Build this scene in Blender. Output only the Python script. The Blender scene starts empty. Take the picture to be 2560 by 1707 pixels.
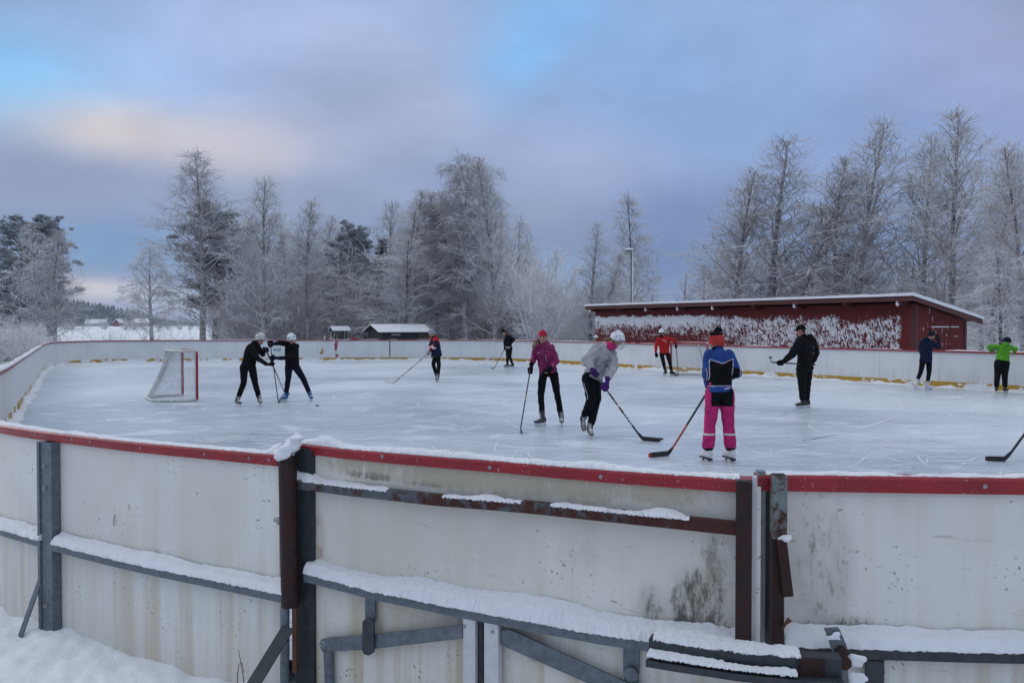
import bpy, math, random
import numpy as np
from mathutils import Vector, Matrix
from mathutils.bvhtree import BVHTree
R = math.radians
random.seed(7)
SC = bpy.context.scene
COL = SC.collection
V3 = Vector
# ------------------------------------------------------------------ camera model
F = 2066.0; HC = 1.86
PITCH = math.atan2(853.5 - 812.0, F)
FWD = V3((0, math.cos(PITCH), -math.sin(PITCH))); UPV = V3((0, math.sin(PITCH), math.cos(PITCH)))
S = 2560 / 2352
def ray(px, py):
    return FWD + V3((1, 0, 0)) * ((px - 1280) / F) + UPV * ((853.5 - py) / F)
def at(px, py, Y):
    d = ray(px, py); return V3((0, 0, HC)) + d * (Y / d.y)
def gnd(px, py, z=0.0):
    d = ray(px, py); return V3((0, 0, HC)) + d * ((z - HC) / d.z)
def D(x, y, Y): return at(x * S, y * S, Y)
def lerp(a, b, t): return a + (b - a) * t
def interp(pts, x):
    if x <= pts[0][0]: return pts[0][1]
    for (a, b), (c, d) in zip(pts, pts[1:]):
        if x <= c: return b + (d - b) * (x - a) / (c - a)
    return pts[-1][1]
def fnoise(x, y=0.0, z=0.0):
    from mathutils import noise
    return noise.noise(V3((x, y, z)))
def fbm(x, y=0.0, z=0.0, o=4):
    from mathutils import noise
    return noise.fractal(V3((x, y, z)), 0.8, 2.1, o)
# ------------------------------------------------------------------ things, parts
ORG = {}
def tag(o, label=None, cat=None, group=None, kind=None):
    if label: o['label'] = label
    if cat: o['category'] = cat
    if group: o['group'] = group
    if kind: o['kind'] = kind
    return o
def thing(name, label, cat, loc=(0, 0, 0), group=None, rz=0.0, local=False):
    o = bpy.data.objects.new(name, None); COL.objects.link(o)
    o.empty_display_size = .2
    o.location = loc; o.rotation_euler = (0, 0, rz)
    tag(o, label, cat, group)
    ORG[o.name] = V3((0, 0, 0)) if local else V3(loc)
    return o
def link(name, me, parent=None, mats=()):
    o = bpy.data.objects.new(name, me); COL.objects.link(o)
    for m in mats: me.materials.append(m)
    ORG[o.name] = V3((0, 0, 0))
    if parent is not None:
        o.parent = parent
        ORG[o.name] = ORG[parent.name]
    return o
class MB:
    def __init__(s): s.v = []; s.f = []; s.m = []; s.cur = 0
    def add(s, vs, fs, m=None):
        b = len(s.v); s.v.extend([tuple(v) for v in vs])
        for f in fs: s.f.append(tuple(i + b for i in f)); s.m.append(s.cur if m is None else m)
    def box(s, c, size, ax=None, m=None):
        c = V3(c); hx, hy, hz = size[0] / 2, size[1] / 2, size[2] / 2
        if ax is None: ax = (V3((1, 0, 0)), V3((0, 1, 0)), V3((0, 0, 1)))
        vs = [c + ax[0] * (x * hx) + ax[1] * (y * hy) + ax[2] * (z * hz) for x in (-1, 1) for y in (-1, 1) for z in (-1, 1)]
        s.add(vs, [(0, 1, 3, 2), (4, 6, 7, 5), (0, 4, 5, 1), (2, 3, 7, 6), (0, 2, 6, 4), (1, 5, 7, 3)], m)
    def loft(s, rings, m=None, cap=True, closed=True):
        n = len(rings[0]); vs = [p for r in rings for p in r]; fs = []
        for i in range(len(rings) - 1):
            for j in range(n if closed else n - 1):
                k = (j + 1) % n
                fs.append((i * n + j, i * n + k, (i + 1) * n + k, (i + 1) * n + j))
        if cap:
            fs.append(tuple(range(n - 1, -1, -1))); fs.append(tuple(range((len(rings) - 1) * n, len(rings) * n)))
        s.add(vs, fs, m)
    def tube(s, pts, rad, n=8, m=None, cap=True, flat=1.0):
        pts = [V3(p) for p in pts]; rings = []
        if not isinstance(rad, (list, tuple)): rad = [rad] * len(pts)
        t0 = (pts[1] - pts[0]).normalized()
        u = t0.cross(V3((0, 0, 1)) if abs(t0.z) < .9 else V3((1, 0, 0))).normalized()
        for i, p in enumerate(pts):
            t = (pts[min(i + 1, len(pts) - 1)] - pts[max(i - 1, 0)]).normalized()
            u = (u - t * u.dot(t)).normalized(); w = t.cross(u)
            rings.append([p + (u * math.cos(a) + w * (math.sin(a) * flat)) * rad[i] for a in [2 * math.pi * k / n for k in range(n)]])
        s.loft(rings, m, cap)
    def capsule(s, a, b, ra, rb, n=10, m=None):
        a = V3(a); b = V3(b); d = b - a; L = d.length
        if L < 1e-5: d = V3((0, 0, 1)); L = 1e-5
        d = d / L; pts = []; rad = []
        for q in (90, 65, 35, 0): pts.append(a - d * ra * math.sin(R(q))); rad.append(max(ra * math.cos(R(q)), ra * .02))
        for q in (0, 35, 65, 90): pts.append(b + d * rb * math.sin(R(q))); rad.append(max(rb * math.cos(R(q)), rb * .02))
        s.tube(pts, rad, n, m)
    def ell(s, c, r, ax=None, nu=14, nv=9, m=None):
        c = V3(c)
        if ax is None: ax = (V3((1, 0, 0)), V3((0, 1, 0)), V3((0, 0, 1)))
        rings = []
        for i in range(nv + 1):
            ph = math.pi * (i / nv) ; ph = min(max(ph, .02), math.pi - .02)
            rings.append([c + ax[0] * (r[0] * math.sin(ph) * math.cos(a)) + ax[1] * (r[1] * math.sin(ph) * math.sin(a)) - ax[2] * (r[2] * math.cos(ph)) for a in [2 * math.pi * k / nu for k in range(nu)]])
        s.loft(rings, m)
    def disc(s, c, nrm, r, h, n=10, m=None):
        c = V3(c); nrm = V3(nrm).normalized()
        s.tube([c - nrm * (h * .5), c + nrm * (h * .3), c + nrm * (h * .5)], [r, r, r * .8], n, m)
    def prism(s, poly, d, m=None):
        a = [V3(p) for p in poly]; b = [p + V3(d) for p in a]; n = len(a)
        s.add(a + b, [tuple(range(n - 1, -1, -1)), tuple(range(n, 2 * n))] + [(i, (i + 1) % n, n + (i + 1) % n, n + i) for i in range(n)], m)
    def mesh(s, name, off=V3((0, 0, 0))):
        me = bpy.data.meshes.new(name)
        me.from_pydata([(v[0] - off[0], v[1] - off[1], v[2] - off[2]) for v in s.v], [], s.f)
        me.polygons.foreach_set('material_index', s.m)
        me.update(); return me
    def build(s, name, mats, parent=None, smooth=True, angle=40):
        off = ORG[parent.name] if parent is not None else V3((0, 0, 0))
        me = s.mesh(name, off)
        if not isinstance(mats, (list, tuple)): mats = [mats]
        o = link(name, me, parent, mats)
        if smooth: shade(me, angle)
        return o
def build_split(mb, name, mats, parent, smooth=True, angle=40, minf=4):
    """one object per connected piece"""
    p = list(range(len(mb.v)))
    def fd(i):
        while p[i] != i: p[i] = p[p[i]]; i = p[i]
        return i
    for f in mb.f:
        a = fd(f[0])
        for q in f[1:]: p[fd(q)] = a
    gr = {}
    for f, m in zip(mb.f, mb.m): gr.setdefault(fd(f[0]), []).append((f, m))
    for fs in gr.values():
        n = MB(); mp = {}
        for f, m in fs:
            for q in f:
                if q not in mp: mp[q] = len(n.v); n.v.append(mb.v[q])
            n.f.append(tuple(mp[q] for q in f)); n.m.append(m)
        n.build(name, mats, parent, smooth, angle)
def shade(me, angle=40):
    me.polygons.foreach_set('use_smooth', [True] * len(me.polygons))
    try: me.set_sharp_from_angle(angle=R(angle))
    except Exception: pass
def npmesh(name, verts, quads, smooth=True):
    me = bpy.data.meshes.new(name); nv = len(verts); nf = len(quads); k = quads.shape[1]
    me.vertices.add(nv); me.vertices.foreach_set('co', verts.astype(np.float32).ravel())
    me.loops.add(nf * k); me.loops.foreach_set('vertex_index', quads.astype(np.int32).ravel())
    me.polygons.add(nf); me.polygons.foreach_set('loop_start', np.arange(0, nf * k, k, dtype=np.int32))
    try: me.polygons.foreach_set('loop_total', np.full(nf, k, dtype=np.int32))
    except Exception: pass
    me.polygons.foreach_set('use_smooth', np.full(nf, smooth))
    me.update(calc_edges=True); return me
def fuse(mb, vox, smooth=2, fold=0.0, seed=0, fs=1.0):
    me = mb.mesh('tmp'); ob = bpy.data.objects.new('tmp', me); COL.objects.link(ob)
    r = ob.modifiers.new('r', 'REMESH'); r.mode = 'VOXEL'; r.voxel_size = vox
    if smooth:
        q = ob.modifiers.new('s', 'SMOOTH'); q.factor = .5; q.iterations = smooth
    dg = bpy.context.evaluated_depsgraph_get(); dg.update()
    m2 = bpy.data.meshes.new_from_object(ob.evaluated_get(dg))
    bpy.data.objects.remove(ob); bpy.data.meshes.remove(me)
    m2.polygons.foreach_set('use_smooth', [True] * len(m2.polygons))
    if fold:
        n = len(m2.vertices); co = np.empty(n * 3, np.float32); m2.vertices.foreach_get('co', co); co = co.reshape(-1, 3)
        no = np.empty(n * 3, np.float32); m2.vertices.foreach_get('normal', no); no = no.reshape(-1, 3)
        rg = np.random.RandomState(seed); h = np.zeros(n)
        for k in range(7):
            d = rg.normal(size=3); d[2] *= 1.6; d /= np.linalg.norm(d)
            w = rg.normal(size=3); fr = rg.uniform(18, 55) * fs
            ph = co @ d * fr + 2.0 * np.sin(co @ w * 9 * fs + rg.uniform(0, 6)) + rg.uniform(0, 6)
            h += np.sign(np.sin(ph)) * np.abs(np.sin(ph)) ** .8 * rg.uniform(.4, 1) * (.5 + .5 * np.sin(co @ rg.normal(size=3) * 6 + k))
        co = co + no * (h * fold / 2.2)[:, None]
        m2.vertices.foreach_set('co', co.astype(np.float32).ravel()); m2.update()
    return m2
def place(me, name, parent, mats, fn=None):
    off = ORG[parent.name]
    n = len(me.vertices); co = np.empty(n * 3, np.float32); me.vertices.foreach_get('co', co); co = co.reshape(-1, 3)
    if fn is not None:
        k = len(me.polygons); ce = np.empty(k * 3, np.float32); me.polygons.foreach_get('center', ce); ce = ce.reshape(-1, 3)
        no = np.empty(k * 3, np.float32); me.polygons.foreach_get('normal', no); no = no.reshape(-1, 3)
        me.polygons.foreach_set('material_index', fn(ce, no).astype(np.int32))
    else: me.polygons.foreach_set('material_index', np.zeros(len(me.polygons), np.int32))
    me.vertices.foreach_set('co', (co - np.array(off)).astype(np.float32).ravel()); me.update()
    me.name = name
    return link(name, me, parent, mats)
# ------------------------------------------------------------------ node helpers
def lin(r, g, b):
    return tuple((c / 255 / 12.92 if c / 255 <= .04045 else ((c / 255 + .055) / 1.055) ** 2.4) for c in (r, g, b)) + (1,)
class NT:
    def __init__(s, tree): s.t = tree; s.t.nodes.clear()
    def n(s, ty, **kw):
        x = s.t.nodes.new(ty)
        for k, v in kw.items(): setattr(x, k, v)
        return x
    def put(s, sock, v):
        if isinstance(v, bpy.types.NodeSocket): s.t.links.new(v, sock)
        elif isinstance(v, (tuple, list)) and sock.type == 'RGBA' and len(v) == 3: sock.default_value = (*v, 1)
        else: sock.default_value = v
    def math(s, op, a, b=None, c=None, clamp=False):
        x = s.n('ShaderNodeMath', operation=op, use_clamp=clamp); s.put(x.inputs[0], a)
        if b is not None: s.put(x.inputs[1], b)
        if c is not None: s.put(x.inputs[2], c)
        return x.outputs[0]
    def vmath(s, op, a, b=None, scale=None):
        x = s.n('ShaderNodeVectorMath', operation=op); s.put(x.inputs[0], a)
        if b is not None: s.put(x.inputs[1], b)
        if scale is not None: s.put(x.inputs[3], scale)
        return x.outputs['Value'] if op in ('LENGTH', 'DOT_PRODUCT', 'DISTANCE') else x.outputs[0]
    def mix(s, f, a, b, bt='MIX'):
        x = s.n('ShaderNodeMix', data_type='RGBA', blend_type=bt); s.put(x.inputs[0], f); s.put(x.inputs[6], a); s.put(x.inputs[7], b)
        return x.outputs[2]
    def noise(s, vec, scale, detail=4, rough=.55, dist=0.0, w=None):
        x = s.n('ShaderNodeTexNoise'); s.put(x.inputs['Vector'], vec); s.put(x.inputs['Scale'], scale)
        x.inputs['Detail'].default_value = detail; x.inputs['Roughness'].default_value = rough; x.inputs['Distortion'].default_value = dist
        return x.outputs[0]
    def voro(s, vec, scale, feature='F1', dims='3D', rnd=1.0):
        x = s.n('ShaderNodeTexVoronoi', feature=feature, voronoi_dimensions=dims); s.put(x.inputs['Vector'], vec); x.inputs['Scale'].default_value = scale
        x.inputs['Randomness'].default_value = rnd
        return x.outputs['Distance']
    def mapr(s, v, a, b, c=0.0, d=1.0, smooth=True):
        x = s.n('ShaderNodeMapRange', interpolation_type='SMOOTHSTEP' if smooth else 'LINEAR'); s.put(x.inputs[0], v)
        for i, q in zip((1, 2, 3, 4), (a, b, c, d)): s.put(x.inputs[i], q)
        return x.outputs[0]
    def ramp(s, v, stops):
        x = s.n('ShaderNodeValToRGB'); s.put(x.inputs[0], v); e = x.color_ramp.elements
        while len(e) < len(stops): e.new(.5)
        for q, (p, c) in zip(e, stops): q.position = p; q.color = c if len(c) == 4 else (*c, 1)
        return x.outputs[0]
    def xyz(s, v):
        x = s.n('ShaderNodeSeparateXYZ'); s.put(x.inputs[0], v); return x.outputs
    def comb(s, a, b, c):
        x = s.n('ShaderNodeCombineXYZ')
        for i, q in enumerate((a, b, c)): s.put(x.inputs[i], q)
        return x.outputs[0]
    def obj(s): return s.n('ShaderNodeTexCoord').outputs['Object']
    def pos(s): return s.n('ShaderNodeNewGeometry').outputs['Position']
    def nrm(s): return s.n('ShaderNodeNewGeometry').outputs['Normal']
    def scl(s, v, k): return s.vmath('MULTIPLY', v, k)
    def bump(s, h, strength=.3, dist=.01):
        x = s.n('ShaderNodeBump'); s.put(x.inputs['Height'], h); x.inputs['Strength'].default_value = strength; x.inputs['Distance'].default_value = dist
        return x.outputs[0]
    def out(s, col, rough=.6, metal=0.0, spec=.5, normal=None, sss=0.0, sheen=0.0):
        p = s.n('ShaderNodeBsdfPrincipled'); o = s.n('ShaderNodeOutputMaterial')
        s.put(p.inputs['Base Color'], col); s.put(p.inputs['Roughness'], rough); s.put(p.inputs['Metallic'], metal)
        s.put(p.inputs['Specular IOR Level'], spec)
        if normal is not None: s.put(p.inputs['Normal'], normal)
        if sheen: p.inputs['Sheen Weight'].default_value = sheen
        s.t.links.new(p.outputs[0], o.inputs[0]); return p
def newmat(name):
    m = bpy.data.materials.new(name); m.use_nodes = True; return m, NT(m.node_tree)
_mc = {}
def cloth(name, c, rough=.85, var=.25, sc=60, spec=.25, bump=.25, sheen=0.0):
    if name in _mc: return _mc[name]
    m, n = newmat(name); p = n.obj()
    a = n.noise(p, 7, 3); b = n.noise(p, sc, 3, .6)
    f = n.math('MULTIPLY', n.math('ADD', n.mapr(a, .3, .7, 1 - var, 1 + var), n.mapr(b, .3, .7, -.12, .12)), 1.0)
    col = n.vmath('SCALE', c[:3], scale=f)
    n.out(col, rough, 0, spec, n.bump(n.math('ADD', b, n.math('MULTIPLY', a, 1.5)), bump, .006), sheen=sheen)
    _mc[name] = m; return m
def plain(name, c, rough=.5, metal=0.0, spec=.5, var=.15, sc=20, bump=.1):
    if name in _mc: return _mc[name]
    m, n = newmat(name); p = n.obj(); a = n.noise(p, sc, 4, .6)
    col = n.vmath('SCALE', c[:3], scale=n.mapr(a, .3, .7, 1 - var, 1 + var))
    n.out(col, n.mapr(a, .3, .7, max(rough - .1, .05), min(rough + .1, 1)), metal, spec, n.bump(a, bump, .004))
    _mc[name] = m; return m
EXPO = 0.05; SUNE = 0.55; HAZE = 0.00012; DENO = True
# ------------------------------------------------------------------ materials
def mat_snow(name='snow', c=(.80, .81, .84), big=1.0, bumpy=.6):
    m, n = newmat(name); p = n.obj()
    a = n.noise(p, 3 * big, 5, .6); b = n.noise(p, 35, 4, .65); g = n.noise(p, 220, 2, .6)
    col = n.mix(n.mapr(a, .3, .7), tuple(x * .94 for x in c), c)
    h = n.math('ADD', n.math('MULTIPLY', b, 1.0), n.math('MULTIPLY', g, .35))
    n.out(col, .75, 0, .25, n.bump(h, bumpy, .012)); return m
SNOW = mat_snow()
def mat_ground():
    m, n = newmat('snow ground'); p = n.pos()
    a = n.noise(p, .25, 5, .6); b = n.noise(p, 9, 5, .65); g = n.noise(p, 60, 3, .6)
    col = n.mix(n.mapr(a, .3, .7), (.74, .76, .80), (.82, .83, .85))
    h = n.math('ADD', b, n.math('MULTIPLY', g, .3))
    n.out(col, .8, 0, .2, n.bump(h, .55, .03)); return m
GROUND = mat_ground()
def mat_ice():
    m, n = newmat('skated ice'); p = n.pos()
    s = n.xyz(p); xy = n.comb(s[0], s[1], 0.0)
    big = n.noise(xy, .16, 4, .55, .6); mid = n.noise(xy, .9, 5, .6, .4)
    # direction of skating: stretched noise in two rotated frames
    def stretched(ang, sx, sy, det=3):
        r = n.n('ShaderNodeVectorRotate', rotation_type='Z_AXIS'); n.put(r.inputs['Vector'], xy); r.inputs['Angle'].default_value = R(ang)
        return n.noise(n.scl(r.outputs[0], (sx, sy, 1)), 1.0, det, .65, .35)
    s1 = stretched(3, .5, 9); s2 = stretched(-28, .45, 16); s3 = stretched(35, .6, 20); s4 = stretched(4, 1.6, 30)
    scr = n.math('MAXIMUM', n.mapr(s2, .60, .70), n.math('MAXIMUM', n.mapr(s3, .61, .71), n.mapr(s4, .61, .72)))
    # single skate arcs: rings round scattered centres
    arcs = None
    for sc, off, r0, w in ((.075, (3.1, 7.7, 0), .38, .0035), (.09, (7.1, 3.7, 0), .33, .004), (.12, (9.3, 1.2, 0), .45, .004), (.15, (2.5, 2.4, 0), .36, .005), (.065, (6.6, 9.9, 0), .42, .003)):
        x = n.n('ShaderNodeTexVoronoi', voronoi_dimensions='2D'); n.put(x.inputs['Vector'], n.vmath('ADD', xy, off)); x.inputs['Scale'].default_value = sc
        d = n.math('ABSOLUTE', n.math('SUBTRACT', x.outputs['Distance'], r0))
        a = n.mapr(d, 0.0, w, 1.0, 0.0)
        a = n.math('MULTIPLY', a, n.mapr(n.noise(n.vmath('ADD', xy, off), .45, 3), .42, .58))
        arcs = a if arcs is None else n.math('MAXIMUM', arcs, a)
    swept = n.mapr(n.math('ADD', n.math('MULTIPLY', big, .75), n.math('MULTIPLY', s1, .35)), .42, .66)
    dx = n.math('DIVIDE', n.math('ADD', s[0], 7.0), 8.0); dy = n.math('DIVIDE', n.math('SUBTRACT', s[1], 13.0), 9.0)
    clear = n.mapr(n.math('ADD', n.math('MULTIPLY', dx, dx), n.math('MULTIPLY', dy, dy)), .1, 1.7, 1.0, 0.0)
    clear = n.math('MULTIPLY', clear, n.mapr(mid, .25, .6, .5, 1.0))
    base = n.mix(swept, (.46, .52, .595), (.65, .69, .75))
    base = n.mix(n.math('MULTIPLY', clear, .7), base, (.34, .40, .465))
    dust = n.mapr(n.math('ADD', n.math('MULTIPLY', mid, .8), n.math('MULTIPLY', s1, .3)), .57, .70)
    base = n.mix(n.math('MULTIPLY', dust, .75), base, (.78, .81, .87))
    cut = n.mapr(stretched(-9, 1.1, 26), .36, .30); cut2 = n.mapr(stretched(24, .8, 40), .36, .29)
    base = n.mix(n.math('MULTIPLY', n.math('MAXIMUM', cut, cut2), .5), base, (.30, .34, .40))
    base = n.mix(n.math('MULTIPLY', scr, .8), base, (.84, .85, .88))
    base = n.mix(n.math('MULTIPLY', arcs, .8), base, (.86, .87, .90))
    fine = n.noise(xy, 26, 4, .7)
    base = n.vmath('SCALE', base, scale=n.mapr(fine, .28, .72, .76, 1.2))
    ro = n.math('ADD', n.math('MULTIPLY', swept, .16), n.math('ADD', .27, n.math('MULTIPLY', scr, .3)))
    h = n.math('ADD', n.math('MULTIPLY', fine, .5), n.math('ADD', scr, n.math('MULTIPLY', s1, .6)))
    n.out(base, ro, 0, .5, n.bump(h, .22, .01)); return m
ICE = mat_ice()
def mat_board(name, dirt=1.0, smudge=None, tone=((.64, .62, .565), (.75, .735, .695))):
    m, n = newmat(name); p = n.pos(); s = n.xyz(p)
    a = n.noise(p, 1.3, 4); st = n.noise(n.scl(p, (9, 9, .35)), 1.0, 4, .6)
    sp = n.noise(p, 45, 3, .6); gate = n.noise(p, 2.6, 3, .6)
    streakv = n.noise(n.scl(p, (70, 70, 1.2)), 1.0, 2, .5)
    col = n.mix(n.mapr(a, .3, .7), tone[0], tone[1])
    col = n.mix(n.math('MULTIPLY', n.mapr(streakv, .45, .75), .10), col, (.52, .53, .52))
    low = n.mapr(s[2], .75, .1, .15, 1.0)
    col = n.mix(n.math('MULTIPLY', n.math('MULTIPLY', n.mapr(st, .42, .68), low), .65 * dirt), col, (.50, .44, .31))
    spk = n.math('MULTIPLY', n.mapr(sp, .62, .68), n.mapr(gate, .50, .62))
    col = n.mix(n.math('MULTIPLY', spk, .75 * dirt), col, (.20, .16, .10))
    scuff = n.mapr(n.noise(n.scl(p, (3, 3, 22)), 2.0, 4, .7, .8), .63, .70)
    col = n.mix(n.math('MULTIPLY', scuff, .30 * dirt), col, (.33, .30, .26))
    if smudge:
        for (cx, cz, rx, rz, c, k, thr) in smudge:
            ex = n.math('DIVIDE', n.math('SUBTRACT', s[0], cx), rx); ez = n.math('DIVIDE', n.math('SUBTRACT', s[2], cz), rz)
            g = n.mapr(n.math('ADD', n.math('MULTIPLY', ex, ex), n.math('MULTIPLY', ez, ez)), 0.0, 1.0, 1.0, 0.0)
            t = n.noise(n.scl(p, (34, 34, 13)), 1.0, 6, .75); t2 = n.noise(n.scl(p, (6, 6, 2.5)), 1.0, 4, .7)
            mk = n.mapr(n.math('ADD', n.math('MULTIPLY', g, .34), n.math('ADD', n.math('MULTIPLY', t, .6), n.math('MULTIPLY', t2, .5))), thr, thr + .22)
            soft = n.math('MULTIPLY', n.math('MULTIPLY', g, g), n.mapr(t2, .35, .65, .1, .45))
            col = n.mix(n.math('MULTIPLY', n.math('MAXIMUM', mk, soft), n.math('MULTIPLY', n.mapr(g, 0.0, .5), k)), col, c)
    n.out(col, n.mapr(a, .3, .7, .38, .55), 0, .35, n.bump(n.math('ADD', sp, streakv), .05, .004)); return m
BOARD = mat_board('board plastic')
GATEB = mat_board('gate plastic', 1.6, ((.80, .62, .20, .26, (.06, .055, .04), .9, .74), (.62, .60, .10, .20, (.09, .08, .05), .85, .80), (.88, .75, .10, .40, (.16, .14, .10), .7, .76), (.30, .85, .16, .35, (.30, .26, .19), .6, .86), (-.72, 1.075, .22, .035, (.03, .035, .04), .95, .70), (-.45, 1.06, .16, .02, (.05, .055, .06), .9, .76), (-1.08, .62, .10, .5, (.30, .17, .08), .7, .78), (-.1, 1.12, 1.5, .11, (.40, .35, .25), .75, .66), (-.3, .40, 1.3, .14, (.42, .36, .25), .6, .80)), ((.60, .57, .50), (.73, .71, .65)))
RIGHTB = mat_board('right board plastic', 1.4, ((1.36, .85, .20, .55, (.13, .125, .09), .8, .82), (1.42, .50, .30, .14, (.10, .09, .05), .85, .80), (1.8, .46, .9, .10, (.36, .29, .14), .75, .82)), ((.63, .61, .55), (.74, .725, .68)))
FARB = mat_board('far board plastic', .55, None, ((.66, .67, .665), (.74, .75, .745)))
def mat_red(name, c):
    m, n = newmat(name); p = n.obj(); a = n.noise(p, 6, 4); b = n.noise(p, 90, 2, .5)
    col = n.mix(n.mapr(a, .3, .7), tuple(x * .75 for x in c), c)
    col = n.mix(n.math('MULTIPLY', n.mapr(b, .66, .72), .5), col, (.6, .45, .45))
    n.out(col, .38, 0, .45, n.bump(a, .05, .01)); return m
REDCAP = mat_red('red cap plastic', (.30, .008, .018)); REDFAR = mat_red('weathered red cap', (.30, .016, .028))
def mat_steel(name, c=(.16, .19, .22), rust=.0, rc=(.085, .022, .012), metal=.25, thr=.5, grow=0):
    m, n = newmat(name); p = n.obj(); a = n.noise(p, 5, 5, .65); b = n.noise(p, 30, 4, .65); f = n.noise(p, 110, 2)
    col = n.mix(n.mapr(b, .3, .7), tuple(x * .78 for x in c), tuple(x * 1.18 for x in c))
    col = n.mix(n.mapr(n.noise(p, 14, 3, .5, 1.0), .55, .62, 0.0, .22), col, tuple(x * 1.6 for x in c))
    sm_ = n.math('ADD', n.math('MULTIPLY', a, .6), n.math('MULTIPLY', b, .5))
    if grow: sm_ = n.math('ADD', sm_, n.mapr(n.xyz(n.pos())[0], -1.2, .95, -.03, grow, False))
    rr = n.math('MULTIPLY', n.mapr(sm_, thr, thr + .12), rust)
    rcol = n.mix(n.mapr(f, .35, .65), rc, tuple(x * 1.9 for x in rc))
    col = n.mix(rr, col, rcol)
    n.out(col, n.math('ADD', .48, n.math('MULTIPLY', rr, .35)), n.math('MULTIPLY', n.math('SUBTRACT', 1.0, rr), metal), .4, n.bump(n.math('ADD', b, f), .15, .004)); return m
GALV = mat_steel('galvanised steel', (.125, .148, .172), .18, thr=.66)
DARKST = mat_steel('dark weathered steel', (.042, .05, .057), .5, thr=.62)
RUSTBAR = mat_steel('rusty painted bar', (.085, .105, .118), 1.0, (.040, .012, .009), .1, .54, .15)
RUSTBR = mat_steel('brown rusted tube', (.016, .005, .0045), .6, (.030, .008, .006), .1, .5)
RUSTPALE = mat_steel('flaking pale tube', (.17, .20, .195), 1.0, (.045, .014, .009), .1, .50)
ORANGER = mat_steel('orange rusted pipe', (.13, .045, .02), .6, (.07, .025, .012), .1, .5)
PVC = plain('white pvc', (.55, .55, .57), .45, var=.08)
BOLT = plain('bolt steel', (.30, .31, .32), .35, .8)
def mat_kick():
    m, n = newmat('yellow kick strip'); p = n.obj(); s = n.xyz(p)
    a = n.noise(p, 1.4, 4, .6); b = n.noise(n.scl(p, (1, 1, 2.2)), 5, 4, .65)
    y = n.mix(n.noise(p, 12, 3), (.36, .205, .02), (.46, .28, .035))
    k = n.mapr(n.math('ADD', n.math('ADD', n.math('MULTIPLY', a, .75), n.math('MULTIPLY', b, .4)), n.mapr(n.xyz(n.pos())[0], -7.0, -15.0, 0.0, .06)), .585, .625)
    n.out(n.mix(k, y, (.72, .73, .75)), .6, 0, .3); return m
KICK = mat_kick()
def mat_bark(name, birch=True):
    m, n = newmat(name); p = n.obj(); s = n.xyz(p); nn = n.xyz(n.nrm())
    a = n.noise(n.scl(p, (6, 6, 10)), 1.0, 4, .65)
    if birch:
        lo = n.mapr(s[2], 5.5, 9.5, 1.0, 0.0)
        mk = n.mapr(n.noise(n.scl(p, (5, 5, 12)), 1.0, 4, .7), .54, .60)
        w = n.mix(mk, (.42, .41, .40), (.035, .03, .03))
        col = n.mix(n.math('MULTIPLY', lo, .9), (.10, .088, .085), w)
    else: col = n.mix(a, (.04, .035, .032), (.085, .07, .062))
    fr = n.mapr(n.math('ADD', nn[2], n.math('MULTIPLY', a, .9)), .35, .8)
    col = n.mix(n.math('MULTIPLY', fr, .75), col, (.6, .61, .66))
    n.out(col, .85, 0, .15, n.bump(a, .4, .02)); return m
BIRCH = mat_bark('birch bark'); BARK = mat_bark('dark bark', False)
def mat_twig(name, dark, snow, lo, hi):
    m, n = newmat(name); p = n.obj(); nn = n.xyz(n.nrm())
    a = n.noise(p, 1.1, 3); b = n.noise(p, 14, 2)
    f = n.mapr(n.math('ADD', nn[2], n.math('ADD', n.math('MULTIPLY', n.math('SUBTRACT', a, .5), 1.2), n.math('MULTIPLY', n.math('SUBTRACT', b, .5), .8))), lo, hi)
    n.out(n.mix(f, dark, snow), .85, 0, .1); return m
TWIG = mat_twig('frosted twigs', (.34, .315, .32), (.82, .82, .85), -.65, .45)
TWIGD = mat_twig('thin dark twigs', (.22, .20, .205), (.72, .72, .76), -.45, .6)
TWIGW = mat_twig('heavily rimed twigs', (.44, .42, .425), (.85, .85, .88), -.8, .2)
def mat_needle(name, c, snowmix):
    m, n = newmat(name); p = n.obj(); a = n.noise(p, 2.0, 3); b = n.noise(p, 11, 2)
    col = n.mix(n.mapr(a, .3, .7), tuple(x * .6 for x in c), tuple(x * 1.3 for x in c))
    col = n.mix(n.mapr(b, .45, .62, 0.0, snowmix), col, (.60, .63, .66))
    n.out(col, .8, 0, .2); return m
NEEDLE = mat_needle('pine needles', (.145, .172, .168), 1.0); NSNOW = plain('snow on needles', (.66, .69, .74), .8, spec=.2)
SPRUCE = mat_needle('spruce needles', (.020, .030, .027), .45)
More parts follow.
